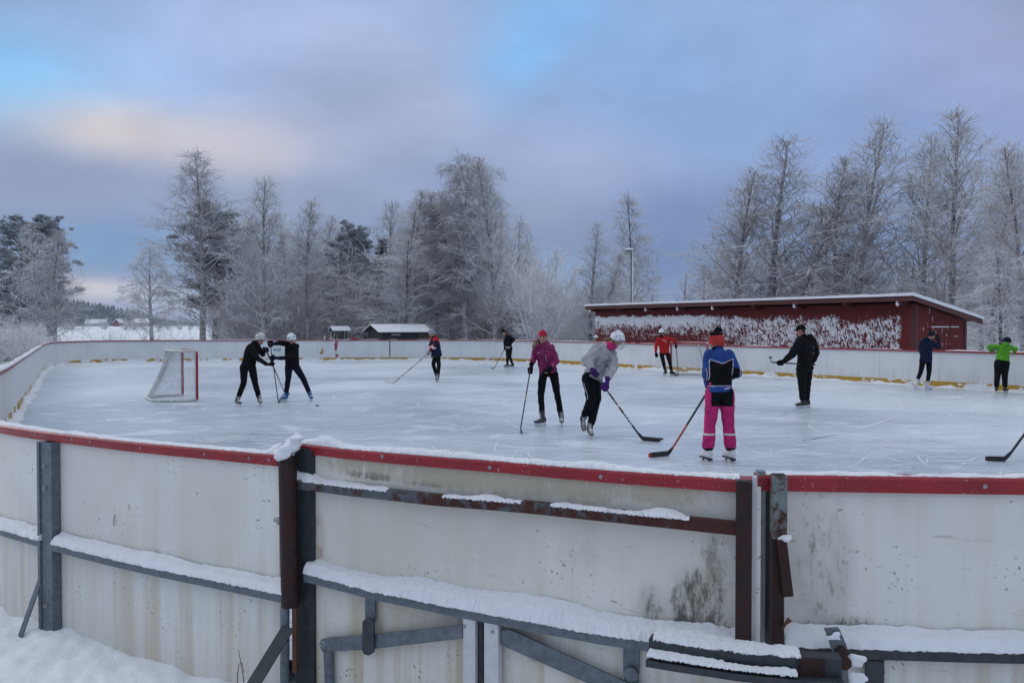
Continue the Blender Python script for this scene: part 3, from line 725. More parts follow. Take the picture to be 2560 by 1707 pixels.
    # paint and worn advertisements on the inside of the far boards
    def paint(name, px0, px1, shape, mat):
        s0, s1_ = s_at_px(px0), s_at_px(px1); mb = MB()
        for poly in shape:
            vs = []
            for u, v in poly:
                p, z, tt, nn = cv(lerp(s0, s1_, u)); vs.append(p + nn * .0185 + Z_ * v)
            n_ = cv(s0)[3]; mb.prism(vs, n_ * .002)
        mb.build(name, [mat], t, False)
    rg = random.Random(3); L = []; Rr = []
    for k in range(15):
        v = .16 + .87 * k / 14; c = .5 + .22 * math.sin(v * 5.5 + 1.2); w = .30 + .08 * math.sin(v * 9)
        L.append((c - w + rg.uniform(-.05, .05), v)); Rr.append((c + w + rg.uniform(-.05, .05), v))
    m_, n_ = newmat('worn red paint'); p_ = n_.obj()
    k_ = n_.mapr(n_.noise(n_.scl(p_, (7, 7, 5)), 1.0, 4, .6), .44, .52); n_.out(n_.mix(k_, (.62, .55, .56), (.30, .03, .045)), .6)
    paint('red_paint_patch', 836, 848, [[L[k], Rr[k], Rr[k + 1], L[k + 1]] for k in range(14)], m_)
    m2_, n2_ = newmat('thin line paint'); p_ = n2_.obj()
    k_ = n2_.mapr(n2_.noise(n2_.scl(p_, (2, 2, 9)), 1.0, 3, .6), .46, .54); n2_.out(n2_.mix(k_, (.26, .03, .05), (.03, .025, .05)), .6)
    paint('painted_line', 974, 976, [[(0, .2), (1, .2), (1, 1.04), (0, 1.04)]], m2_)
    paint('orange_triangle', 797, 807, [[(0, .36), (1, .36), (1, .68), (.8, .66)]], plain('faded orange paint', (.42, .22, .05), .6, var=.4, sc=9))
    teal = plain('faded teal lettering', (.10, .33, .33), .6, var=.4, sc=12); grey = plain('faded grey lettering', (.50, .51, .53), .6, var=.3, sc=12); yel = plain('faded yellow print', (.62, .58, .40), .6, var=.2, sc=5)
    letters = []
    for k in range(7):
        u = k / 7; letters.append([(u, .50), (u + .10, .50), (u + .10, .64 + .05 * rg.random()), (u, .66)] if k % 2 else [(u, .52), (u + .12, .55), (u + .08, .70), (u + .02, .66)])
    paint('teal_lettering', 682, 704, letters, teal)
    if 0: paint('grey_scrawl', 770, 797, [[(a, b), (a + .02 + .05 * rg.random(), b + .03), (a + .05, b + .05 + .06 * rg.random()), (a + .01, b + .03)] for a, b in [(rg.uniform(0, .95), rg.uniform(.34, .66)) for _ in range(26)]], grey)
    # slightly raised lump of red plastic on the far cap
    s = s_at_px(886); p, z, tt, nn = cv(s); mb = MB(); mb.ell(p + nn * .03 + Z_ * (z + .03), (.2, .06, .07), (tt, nn, Z_)); mb.build('cap_joint', [REDFAR], t)
    # the ridge of scraped snow at the foot of the boards
    mb = MB(); rings = []
    for s in np.arange(s1 + 8, LEN - 6, .09):
        p, z, tt, nn = cv(s)
        h = max(.012, .055 + .10 * fbm(s * .55, 9.1) + .06 * fnoise(s * 3.3, 2.2)); w = .14 + .25 * max(0, h) + .10 * fbm(s * .9, 4.4)
        if 45 < s < 60: h += .03
        b = p + nn * .022; w = max(w, .07)
        rings.append([b + nn * (u * w) + Z_ * (max(.001, h * v * (1 + .35 * fnoise(s * 9, u * 4)))) for u, v in ((0, 1.0), (.15, 1.02), (.3, .8), (.5, .45), (.75, .16), (1, 0))] )
    mb.loft(rings, None, False, False); o = mb.build('scraped_snow', [SNOW], None, True, 60)
    tag(o, 'low ridge of scraped snow lying along the foot of the far boards', kind='stuff')
    me = o.data
    return t, s1
BOARDS, S1 = boards()
# ------------------------------------------------------------------ the gate in the near boards
ZG = [(600, 4.60), (640, 4.565), (690, 4.56), (790, 4.38), (900, 4.222), (1025, 4.08), (1150, 3.953), (1275, 3.83), (1400, 3.716), (1545, 3.61), (1690, 3.506), (1760, 3.47), (2352, 3.30)]
ZR = [(1700, 3.63), (1740, 3.62), (1815, 3.61), (2100, 3.567), (2352, 3.536)]
def zg(x): return interp(ZG, x)
def zr(x): return interp(ZR, x)
def frame(x, zf):
    a = D(x - 12, 1100, zf(x - 12)); b = D(x + 12, 1100, zf(x + 12)); t = (b - a); t.z = 0; t.normalize(); return t, V3((-t.y, t.x, 0))   # along +x, inward
def pbar(mb, pts, zf, p, h, th, m=None, step=40):
    """bar whose top front edge passes the listed points, standing p proud of the panel"""
    xs = [q[0] for q in pts]; rings = []; P = []; N = []
    n = max(2, int((xs[-1] - xs[0]) / step))
    for i in range(n + 1):
        x = lerp(xs[0], xs[-1], i / n); y = interp(pts, x); t, nn = frame(x, zf)
        z0 = zf(x) - p; q = D(x, y, z0); hh = h(x) if callable(h) else h
        rings.append([q, q + nn * th, q + nn * th - Z_ * hh, q - Z_ * hh]); P.append(q); N.append(nn)
    mb.loft(rings, m); return P, N
def dense(pts, zf, p, step=3.0):
    P = []; N = []; x = pts[0][0]
    while x <= pts[-1][0]:
        P.append(D(x, interp(pts, x), zf(x) - p)); N.append(frame(x, zf)[1]); x += step
    return P, N
def vpost(mb, x0, x1, y0, y1, zf, p, th, m=None, tilt=0):
    """upright between two picture columns, front face p proud, th deep"""
    xm = (x0 + x1) / 2; t, nn = frame(xm, zf); z0 = zf(xm) - p
    a = D(x0, y0, z0); b = D(x1, y0, z0); w = (b - a).length; top = D(xm, y0, z0); bot = D(xm, y1, z0)
    c = (top + bot) / 2; H = (top - bot).length; d = (top - bot).normalized(); d = (Z_ if not tilt else d)
    mb.box(c + nn * (th / 2), (w, th, H), (t, nn, d), m); return t, nn
def pplate(mb, poly, zf, p, th, m=None):
    xm = sum(q[0] for q in poly) / len(poly); t, nn = frame(xm, zf); c = D(xm, 1200, zf(xm)); vs = []
    for x, y in poly:
        # intersect pixel ray with the tangent plane of the panel, p proud
        d = ray(x * S, y * S); o = V3((0, 0, HC)); k = ((c - nn * p) - o).dot(nn) / d.dot(nn); vs.append(o + d * k)
    mb.prism(vs, nn * th, m); return t, nn, vs
def gate():
    g0 = D(690, 1040, 4.56)
    t = thing('rink_gate', 'wide white rink gate in the near boards with rusty steel bars and a sliding latch', 'gate', (g0.x, g0.y, -.2))
    # panel
    mb = MB(); rings = []
    for i in range(41):
        x = lerp(684, 1748, i / 40); z0 = zg(x); q = D(x, 1100, z0); tt, nn = frame(x, zg); top = interp([(684, 1.17), (1750, 1.175)], x)
        rings.append([V3((q.x, q.y, -.25)), V3((q.x, q.y, -.25)) + nn * .014, V3((q.x, q.y, top)) + nn * .014, V3((q.x, q.y, top))])
    mb.loft(rings); mb.build('gate_panel', [GATEB], t, True, 30)
    capP = [(690, 1018), (790, 1030), (900, 1040), (1025, 1050), (1150, 1059), (1275, 1070), (1400, 1080), (1545, 1090), (1700, 1100)]
    mb = MB(); rings = []
    for i in range(50):
        x = lerp(690, 1736, i / 49); tt, nn = frame(x, zg); q = D(x, interp(capP, x), zg(x) - .026); h = lerp(.054, .058, i / 49)
        rings.append([q - Z_ * h, q - Z_ * .012, q + nn * .008 - Z_ * .002, q + nn * .025, q + nn * .08, q + nn * .094 - Z_ * .004, q + nn * .1 - Z_ * .014, q + nn * .1 - Z_ * h])
    mb.loft(rings); mb.build('cap_rail', [REDCAP], t, True, 35)
    sc = MB()
    for x, y in ((878, 1048.5), (1125, 1073.5), (1380, 1094.5)):
        tt, nn = frame(x, zg); c = D(x, y, zg(x) - .028); sc.disc(c, -nn, .0095, .006, 10); sc.disc(c - nn * .002, -nn, .0045, .006, 6)
    build_split(sc, 'screw', [BOLT], t)
    P, N = dense(capP, zg, .026, 2.6); sm = MB()
    snow_strip(sm, [p + n_ * .012 - Z_ * .001 for p, n_ in zip(P, N)], N, .085, lambda s: .011 + .018 * max(0, fbm(s * 2.0, 14.2)) + .012 * max(0, fnoise(s * 12, 3)) + .040 * math.exp(-((s - .16) / .10) ** 2) + .010 * math.exp(-((s - .95) / .3) ** 2) - .005 * max(0, s - 1.7), 31, over=.004, bank=False)
    build_split(sm, 'snow_cover', [SNOW], t)
    # upper rusty bar
    ub = [(676, 1100), (800, 1116), (1000, 1137), (1200, 1152), (1400, 1172), (1690, 1201)]
    mb = MB(); pbar(mb, ub, zg, .075, .052, .05); mb.build('upper_bar', [RUSTBAR], t, True, 30)
    P, N = dense(ub, zg, .075, 2.4); sm = MB()
    def hu(s):
        win = lambda a, b, e=.07: max(0, min(1, (s - a) / e, (b - s) / e)) ** .7
        h = .042 * math.exp(-((s - .02) / .10) ** 2) + .016 * win(-.1, .66, .16) * (.7 + .7 * fnoise(s * 9, 4)) + .012 * win(.92, 1.44, .25) * (.7 + 1.1 * fnoise(s * 7, 8)) + .010 * win(1.46, 1.95, .2) * (.6 + 1.3 * fnoise(s * 9, 2)) + .026 * math.exp(-((s - 2.06) / .08) ** 2)
        return h
    snow_strip(sm, P, N, .055, hu, 32, jit=.008); build_split(sm, 'snow_cover', [SNOW], t)
    # mid rail
    mr = [(697, 1313), (858, 1354), (1058, 1394), (1150, 1411), (1378, 1453), (1490, 1469)]
    mb = MB(); pbar(mb, mr, zg, .085, .052, .08); mb.build('mid_rail', [GALV], t, True, 30)
    P, N = dense(mr[:-1] + [(1500, 1470), (1690, 1490)], zg, .085, 2.4); sm = MB()
    snow_strip(sm, P, N, .085, lambda s: max(0.02, .050 + .024 * min(1, s / .9) + .014 * fbm(s * 2.3, 5.5) + .012 * math.exp(-((s - .05) / .08) ** 2) + .018 * math.exp(-((s - .80) / .1) ** 2) + .030 * math.exp(-((s - 1.42) / .22) ** 2)), 33, over=.02, jit=.007)
    build_split(sm, 'snow_cover', [SNOW], t)
    # stiles
    mb = MB(); vpost(mb, 672, 718, 1030, 1640, zg, .04, .05); vpost(mb, 700, 722, 1034, 1640, zg, .03, .05); mb.build('hinge_stile', [DARKST], t, True, 30)
    mb = MB(); tt, nn = vpost(mb, 1690, 1726, 1108, 1480, zg, .10, .05); mb.build('latch_stile', [RUSTBR], t, True, 30)
    x = 1708; q = D(x, 1107, zg(x) - .10); mb = MB(); mb.box(q + nn * .025 + Z_ * .0005, (.05, .035, .004), (tt, nn, Z_)); mb.build('mouth_shade_plate', [RUBBER_SHADE], t, False)  # black plate stands in for the shade inside the tube
    mb = MB(); vpost(mb, 1727, 1737, 1096, 1472, zg, .05, .05); mb.build('edge_strip', [PVC], t, False)
    # lever latch on the left leaf
    mb = MB(); vpost(mb, 835, 864, 1366, 1424, zg, .03, .012); mb.build('latch_bracket', [GALV], t, False)
    pl = [(832 + 13 + 13 * math.cos(a), 1431 + 11 * math.sin(a)) for a in np.linspace(math.pi, 2 * math.pi, 9)] + [(832 + 13 + 13 * math.cos(a), 1493 + 11 * math.sin(a)) for a in np.linspace(0, math.pi, 9)]
    mb = MB(); pplate(mb, pl, zg, .062, .012); o = mb.build('latch_plate', [DARKST], t, True, 30)
    mb = MB(); pplate(mb, [(737, 1468), (752, 1464), (832, 1459), (1062, 1434), (1062, 1466), (832, 1492), (740, 1496), (734, 1484)], zg, .045, .012); mb.build('latch_lever', [GALV], t, False)
    mb = MB(); tt, nn = frame(742, zg); q = D(742, 1478, zg(742) - .06); mb.disc(q, -nn, .02, .02, 10); mb.disc(q - nn * .012, -nn, .012, .02, 6); mb.build('pivot_bolt', [BOLT], t)
    mb = MB(); a = D(754, 1492, zg(754) - .04); b = D(760, 1640, zg(760) - .04); mb.tube([a, b], .026, 10); mb.build('drop_pipe', [GALV], t, True, 40)
    mb = MB(); vpost(mb, 1062, 1093, 1404, 1640, zg, .08, .04); mb.build('pvc_strip', [PVC], t, False)
    mb = MB(); vpost(mb, 1110, 1146, 1400, 1640, zg, .08, .04); mb.build('pvc_strip', [PVC], t, False)
    mb = MB(); vpost(mb, 1094, 1109, 1396, 1640, zg, .05, .03); mb.build('centre_bar', [DARKST], t, False)
    sc = MB()
    for x, y in ((1067, 1438), (1131, 1451)):
        tt, nn = frame(x, zg); sc.disc(D(x, y, zg(x) - .082), -nn, .009, .006, 10)
    build_split(sc, 'screw', [BOLT], t)
    mb = MB(); pplate(mb, [(1150, 1446), (1172, 1446), (1480, 1585), (1480, 1626), (1150, 1480)], zg, .05, .012); mb.build('diagonal_bar', [GALV], t, False)
    mb = MB(); vpost(mb, 1431, 1468, 1478, 1545, zg, .03, .02); mb.ell(D(1449, 1549, zg(1449) - .05), (.034, .012, .034), (frame(1449, zg)[0], frame(1449, zg)[1], Z_)); vpost(mb, 1433, 1466, 1545, 1640, zg, .03, .02); mb.build('latch_bracket', [GALV], t, True, 30)
    # long sliding channel bolt at the right
    tp = [(1490, 1467), (1560, 1478), (1700, 1497), (1820, 1508), (1940, 1514)]
    mb = MB(); P, N = dense(tp, zg, .17, 12); rings = []
    for p, nn in zip(P, N): rings.append([p, p + nn * .008, p + nn * .008 - Z_ * .078, p - Z_ * .078])
    rings2 = []
    for p, nn in zip(P, N): rings2.append([p - Z_ * .078 - nn * .05, p - Z_ * .071 - nn * .05, p - Z_ * .071 + nn * .0, p - Z_ * .078 + nn * .0])
    rings3 = []
    for p, nn in zip(P, N): rings3.append([p - Z_ * .068 - nn * .058, p - Z_ * .068 - nn * .05, p - Z_ * .096 - nn * .05, p - Z_ * .096 - nn * .058])
    mb.loft(rings); mb.loft(rings2); mb.loft(rings3); 
    rings4 = [[p + nn * .008, p + nn * .07, p + nn * .07 - Z_ * .008, p + nn * .008 - Z_ * .008] for p, nn in zip(P, N)]; mb.loft(rings4)
    mb.build('channel_bolt', [DARKST], t, True, 30)
    sm = MB(); P, N = dense([(1500, 1469), (1560, 1478), (1700, 1497), (1840, 1510)], zg, .165, 2.4)
    P = [p + Z_ * .005 for p in P]
    snow_strip(sm, P, N, .08, lambda s: max(0, .014 + .018 * fbm(s * 4, 7.7) + .02 * math.exp(-((s - .1) / .2) ** 2)) * min(1, max(.0, (1.0 - s) / .25)), 34, jit=.008)
    P, N = dense([(1486, 1506), (1560, 1518), (1700, 1538), (1832, 1552)], zg, .215, 2.4)
    P = [p + Z_ * .005 for p in P]
    snow_strip(sm, P, N, .045, lambda s: max(0, .008 + .014 * fbm(s * 5, 2.7)) * min(1, max(0, (.86 - s) / .2)), 35, jit=.007, over=.012); build_split(sm, 'snow_cover', [SNOW], t)
    mb = MB(); pplate(mb, [(1836, 1512), (1895, 1518), (1895, 1560), (1836, 1552)], zg, .19, .012); mb.build('bolt_plate', [RUSTBR], t, False)
    return t
GATE = gate()
def posts():
    g0 = D(662, 1045, 4.52)
    t = thing('hinge_post', 'tall brown rusted tube post left of the gate with snow on its top', 'post', (g0.x, g0.y, -.2))
    zf = lambda x: 4.56
    mb = MB(); a = D(660, 1048, 4.47); b = D(667, 1391, 4.47); mb.tube([b, a], .049, 16); mb.build('sleeve_tube', [RUSTBR], t, True, 40)
    mb = MB(); mb.tube([D(655, 1640, 4.47), D(655, 1385, 4.47)], .024, 12); mb.build('inner_pipe', [GALV], t, True, 40)
    mb = MB(); mb.box((D(675, 1396, 4.46) + D(679, 1540, 4.46)) / 2, (.024, .02, .36)); mb.build('rusted_strip', [ORANGER], t, False)
    mb = MB(); mb.disc(D(640, 1196, 4.47), V3((-1, -.3, 0)), .022, .02, 8); mb.disc(D(637, 1193, 4.47), V3((-1, -.3, 0)), .012, .04, 6); mb.build('hinge_bolt', [BOLT], t)
    mb = MB(); a = D(662, 1440, 4.44); b = D(540, 1640, 4.05); dv = (b - a); L = dv.length; dv.normalize(); sd = V3((1, 0, 0)); sd = (sd - dv * sd.dot(dv)).normalized(); mb.box((a + b) / 2, (.07, .010, L), (sd, dv.cross(sd), dv)); mb.build('brace', [DARKST], t, False)
    mb = MB()
    for k in range(46):
        rg = random.Random(k); u = rg.random(); p = D(lerp(640, 684, u), lerp(1046, 1010, u ** 1.3) + rg.uniform(-9, 9), 4.47 + rg.uniform(-.05, .05)); mb.ell(p, (rg.uniform(.015, .045),) * 2 + (rg.uniform(.012, .035),), None, 7, 5)
    me = fuse(mb, .009, 1, .006, 5, 3); place(me, 'snow_cap', t, [SNOW])
    # right hand post assembly where the fixed boards begin
    p0 = D(1790, 1100, 3.55)
    t = thing('latch_post', 'pair of rusted tubes right of the gate with a bent brown plate', 'post', (p0.x, p0.y, -.2))
    mb = MB(); vpost(mb, 1740, 1757, 1082, 1480, zr, .02, .05); mb.build('grey_channel', [mat_steel('scraped grey channel', (.22, .23, .25), .3, thr=.62)], t, False)
    mb = MB(); vpost(mb, 1758, 1776, 1092, 1480, zr, .004, .02); build_split(mb, 'grey_channel', [DARKST], t)
    mb = MB(); tt, nn = vpost(mb, 1776, 1808, 1093, 1238, zr, .11, .055); mb.build('square_tube', [RUSTPALE], t, False)
    q = D(1792, 1092, zr(1792) - .11); mb = MB(); mb.box(q + nn * .0275 + Z_ * .0008, (.048, .042, .004), (tt, nn, Z_)); mb.build('mouth_shade_plate', [RUBBER_SHADE], t, False)  # the hollow's shade is a black plate laid on the tube end
    mb = MB(); vpost(mb, 1773, 1801, 1236, 1478, zr, .105, .05); mb.build('square_tube', [RUSTBR], t, False)
    mb = MB(); pplate(mb, [(1786, 1240), (1807, 1238), (1823, 1369), (1801, 1371)], zr, .135, .010); pplate(mb, [(1785, 1240), (1789, 1240), (1803, 1371), (1799, 1371)], zr, .134, .05); mb.build('bent_plate', [RUSTBR], t, False)
    mb = MB(); mb.tube([D(1797, 1444, zr(1800) - .1), D(1804, 1432, zr(1800) - .12), D(1813, 1424, zr(1800) - .13), D(1809, 1418, zr(1800) - .13)], [.006, .006, .012, .004], 6); mb.build('hook', [ORANGER], t)
    mb = MB()
    for k in range(9):
        rg = random.Random(k + 50); mb.ell(D(lerp(1788, 1808, rg.random()), 1236 + rg.uniform(-4, 3), zr(1800) - .12), (rg.uniform(.012, .022),) * 2 + (rg.uniform(.008, .014),), None, 7, 5)
    me = fuse(mb, .006, 1, .004, 5, 3); place(me, 'snow_cap', t, [SNOW])
    # bracket that catches the channel bolt
    p0 = D(1920, 1450, 3.45)
    t = thing('latch_bracket', 'upright scratched steel bracket with two rusty bolts catching the sliding channel bolt', 'bracket', (p0.x, p0.y, -.2))
    mb = MB(); tt, nn, _ = pplate(mb, [(1897, 1447), (1929, 1445), (1946, 1485), (1952, 1640), (1917, 1640), (1915, 1500)], zr, .20, .03); mb.build('steel_plate', [mat_steel('scratched plate', (.13, .15, .165), .35, thr=.62)], t, False)
    mb = MB(); q = D(1933, 1498, zr(1930) - .21); mb.disc(q, -nn, .026, .02, 12); q = D(1940, 1522, zr(1930) - .21); mb.disc(q, -nn, .028, .02, 12); build_split(mb, 'rusty_bolt', [RUSTBR], t)
    for g in range(3):
        mb = MB()
        for k in range(14):
            rg = random.Random(k * 3 + g + 80)
            if g == 0: p = D(rg.uniform(1902, 1928), rg.uniform(1450, 1470), zr(1915) - .21); r = .008
            elif g == 1: p = D(rg.uniform(1955, 1982), rg.uniform(1507, 1524), zr(1960) - .17); r = .018
            else: p = D(rg.uniform(1954, 1984), rg.uniform(1548, 1572), zr(1960) - .17); r = .018
            mb.ell(p, (rg.uniform(.9, 1.6) * r, rg.uniform(.5, 1) * r, rg.uniform(.6, 1.1) * r), None, 7, 5)
        me = fuse(mb, .006, 1, .003, 5, 3); place(me, 'snow_clump', t, [SNOW])
    mb = MB(); vpost(mb, 1990, 2030, 1518, 1640, zr, .06, .02); mb.build('frame_upright', [DARKST], t, False)
posts()
# dry stalks
STRAW = plain('dry straw', (.16, .12, .07), .8)
def stalk(name, lab, cat, pts, r):
    b = pts[0]; t = thing(name, lab, cat, b); mb = MB(); mb.tube(pts, r, 5); o = mb.build('stem', [STRAW], t); return t
stalk('dry_grass', 'tall thin dry grass stalk poking from the snow by the brace', 'grass stalk', [D(556, 1640, 4.2), D(560, 1560, 4.2), D(553, 1520, 4.22), D(547, 1490, 4.24)], [.003, .003, .0025, .0015])
stalk('dry_grass', 'bent dry grass stalk curled over beside the taller stalk', 'grass stalk', [D(546, 1640, 4.25), D(545, 1550, 4.25), D(549, 1524, 4.24), D(556, 1522, 4.22), D(562, 1545, 4.2)], [.003, .003, .0025, .002, .0015])
stalk('twig', 'small bent brown twig stuck in the snow on the left mid rail', 'twig', [D(586, 1284, 4.75), D(596, 1276, 4.72), D(612, 1271, 4.7), D(632, 1266, 4.68)], [.004, .004, .003, .0015])
stalk('twig', 'tiny dark straw stuck to the left white board panel', 'twig', [D(262, 1209, 5.2), D(261, 1194, 5.2), D(264, 1180, 5.2)], [.002, .003, .0015])
# ------------------------------------------------------------------ goals, pucks
def pipe_path(pts, k=.12, n=5):
    """round the corners of a polyline"""
    out = [V3(pts[0])]
    for a, b, c in zip(pts, pts[1:], pts[2:]):
        a, b, c = V3(a), V3(b), V3(c); p = b + (a - b).normalized() * k; q = b + (c - b).normalized() * k
        for i in range(n + 1):
            t = i / n; out.append(p.lerp(b, t).lerp(b.lerp(q, t), t))
    out.append(V3(pts[-1])); return out
def goal(label, near, far, mouth, h=1.22, depth=.95):
    """near, far = the two post feet; mouth = direction the opening faces"""
    near = V3(near); far = V3(far); w = far - near; mouth = V3(mouth).normalized(); bk = -mouth
    t = thing('hockey_goal', label, 'goal', (near + far) / 2)
    r = .030; zb = r
    top = Z_ * h
    mb = MB(); mb.tube(pipe_path([near + Z_ * .03, near + top, far + top, far + Z_ * .03], .13), r, 10); mb.build('mouth_frame', [GOALRED], t)
    d1 = bk * depth
    n0, f0 = near + Z_ * zb, far + Z_ * zb; un = (far - near).normalized()
    mb = MB(); base = pipe_path([n0, n0 + d1 * .55 + un * .05, n0 + d1 + un * .38, f0 + d1 - un * .38, f0 + d1 * .55 - un * .05, f0], .16); mb.tube(base, r * 1.1, 10); mb.build('base_frame', [GOALWH], t)
    d2 = bk * .46
    topf = pipe_path([near + top, near + top + d2 + un * .16, far + top + d2 - un * .16, far + top], .16)
    mb = MB(); mb.tube(topf, r * .95, 10); mb.build('top_frame', [GOALWH], t)
    mid = near.lerp(far, .5); mb = MB(); mb.tube([mid + top + d2, mid + top * .55 + bk * .66, mid + Z_ * zb + d1], r * .85, 8); mb.build('back_stay', [GOALWH], t)
    # netting: strings between the top frame and the base frame
    def resample(P, n):
        L = [0]
        for a, b in zip(P, P[1:]): L.append(L[-1] + (b - a).length)
        o = []
        for i in range(n):
            s = L[-1] * i / (n - 1); j = max(k for k in range(len(L)) if L[k] <= s + 1e-9); j = min(j, len(P) - 2)
            o.append(P[j].lerp(P[j + 1], (s - L[j]) / max(L[j + 1] - L[j], 1e-6)))
        return o
    NU, NVv = 62, 24
    A = resample(topf, NU); B = resample(base, NU); G = []
    for i in range(NU):
        col = []
        for j in range(NVv + 1):
            v = j / NVv; p = A[i].lerp(B[i], v); sag = math.sin(math.pi * v) * .05
            cen = mid + Z_ * .6 + bk * .3; col.append(p + (cen - p).normalized() * sag)
        G.append(col)
    segs = []
    for i in range(NU):
        for j in range(NVv): segs.append((G[i][j], G[i][j + 1]))
    for j in range(1, NVv):
        for i in range(NU - 1): segs.append((G[i][j], G[i + 1][j]))
    C_ = [near + top, far + top]
    for k in range(1, 10):
        u = k / 10; segs.append((near + top + d2 * u + un * .16 * u, far + top + d2 * u - un * .16 * u))
    for k in range(1, 30):
        u = k / 30; segs.append((near.lerp(far, u) + top, (near + un * .16).lerp(far - un * .16, u) + top + d2))
    o = segmesh('net', [(a, b, .0032, .0032) for a, b in segs], t, [NETM])
    # red and white lacing down the posts
    for q, pp in ((1, near), (-1, far)):
        mb = MB(); mb.tube([pp + Z_ * (.06 + .0082 * k) + bk * (.040 + .014 * math.cos(k * .9)) + un * (.016 * math.sin(k * .9)) for k in range(132)], .007, 5); mb.build('net_lacing', [NETM], t)
    return t
def segmesh(name, segs, parent=None, mats=(), sides=3, off=None):
    n = len(segs); p0 = np.array([s[0] for s in segs], float); p1 = np.array([s[1] for s in segs], float)
    r0 = np.array([s[2] for s in segs]); r1 = np.array([s[3] for s in segs])
    if off is None and parent is not None: off = ORG[parent.name]
    if off is not None: p0 = p0 - np.array(off); p1 = p1 - np.array(off)
    d = p1 - p0; L = np.linalg.norm(d, axis=1, keepdims=True); d = d / np.maximum(L, 1e-6)
    up = np.where(np.abs(d[:, 2:3]) > .9, np.array([[1., 0, 0]]), np.array([[0, 0, 1.]]))
    u = np.cross(d, up); u /= np.linalg.norm(u, axis=1, keepdims=True); w = np.cross(u, d)
    V = np.zeros((n, 2 * sides, 3))
    for k in range(sides):
        a = 2 * math.pi * k / sides + math.pi / 2; c = u * math.cos(a) + w * math.sin(a)
        V[:, k] = p0 + c * r0[:, None]; V[:, sides + k] = p1 + c * r1[:, None]
    Q = np.array([[k, (k + 1) % sides, sides + (k + 1) % sides, sides + k] for k in range(sides)])
    Q = (Q[None] + (np.arange(n) * 2 * sides)[:, None, None]).reshape(-1, 4)
    me = npmesh(name, V.reshape(-1, 3), Q)
    if parent is None and not mats: return me
    return link(name, me, parent, mats)
U_ = V3((-.53, .848, 0)); N_ = V3((.848, .53, 0))
gn = gnd(493, 1003); goal('hockey goal with worn white net and red posts at left, mouth facing right', gn, gn + U_ * 1.83, N_)
g2 = gnd(1768, 945) ; g2b = g2 + U_ * 1.83
goal('hockey goal with red frame by the far boards behind the person in red', g2, g2b, -N_)
def puck(label, p):
    t = MB(); p = V3(p); t.tube([p, p + Z_ * .003, p + Z_ * .022, p + Z_ * .025], [.036, .038, .038, .036], 20); o = t.build('puck', [RUBBER_SHADE], None); tag(o, label, 'puck')
puck('black puck lying loose on the ice right of the two players fighting for it', gnd(793, 1015))
puck('black puck touching the blade tip of the stick held with purple gloves', gnd(1652, 1098.5))
# ------------------------------------------------------------------ sticks
STM = {}
def stickmat(k):
    if k in STM: return STM[k]
    col = {'black': (.014, .014, .016), 'white': (.55, .55, .55), 'orange': (.42, .075, .012), 'green': (.012, .06, .05), 'red': (.35, .03, .02), 'tan': (.30, .17, .08), 'yellow': (.36, .30, .10), 'grey': (.17, .17, .18), 'tape': (.018, .018, .018)}[k]
    STM[k] = plain('stick ' + k, col, .42, var=.2, sc=30); return STM[k]
def stick(label, top, heel, toe, bands, blade='black', bh=.062, bladeband=None):
    """top, heel, toe 3D points; bands = [(t_end, colour)] from the top to the heel"""
    top, heel, toe = V3(top), V3(heel), V3(toe)
    t = thing('hockey_stick', label, 'hockey stick', heel)
    ax = (heel - top).normalized(); L = (heel - top).length; bd = (toe - heel); bd.z = 0; bl = bd.length; bd.normalize()
    u = (bd - ax * bd.dot(ax)).normalized(); w = ax.cross(u)
    names = []
    for _, c in bands:
        if c not in names: names.append(c)
    mb = MB(); t0 = 0.0
    for t1, c in bands:
        a = top + ax * (L * t0); b = top + ax * (L * t1 + (0 if t1 < 1 else -.04)); rings = []
        for q in (a, b): rings.append([q + u * x + w * y for x, y in ((-.0145, -.007), (-.011, -.0105), (.011, -.0105), (.0145, -.007), (.0145, .007), (.011, .0105), (-.011, .0105), (-.0145, .007))])
        mb.loft(rings, names.index(c)); t0 = t1
    mb.build('shaft', [stickmat(c) for c in names], t, True, 30)
    mb = MB(); rings = []; side = V3((-bd.y, bd.x, 0)); n = 10; cols = []
    s0 = heel - ax * .13
    for i in range(n + 1):
        f = i / n
        if f < .3:
            g = f / .3; c = s0.lerp(heel + bd * .02 + Z_ * .0, g) ; up = (u * -1).lerp(Z_, g).normalized() if u.dot(Z_) < 0 else u.lerp(Z_, g).normalized(); hh = lerp(.029, bh, g); th = lerp(.018, .011, g)
            c = c.lerp(V3((c.x, c.y, max(c.z, bh / 2 + .003))), g)
        else:
            g = (f - .3) / .7; c = heel + bd * (.02 + (bl - .02) * g) + side * (.012 * math.sin(math.pi * g * .5) ** 2); c.z = bh / 2 + .004 + .004 * g; up = Z_; hh = bh * (1 if g < .85 else lerp(1, .72, (g - .85) / .15)); th = lerp(.011, .007, g)
        sd = side
        rings.append([c + up * (hh / 2) + sd * (th / 2), c + up * (hh / 2) - sd * (th / 2), c - up * (hh / 2) - sd * (th / 2), c - up * (hh / 2) + sd * (th / 2)])
    mats = [stickmat(blade)]
    if bladeband:
        mats.append(stickmat(bladeband[0]))
        for i in range(n): mb.loft(rings[i:i + 2], 1 if i in bladeband[1] else 0)
    else: mb.loft(rings)
    mb.build('blade', mats, t, True, 50)
    return t
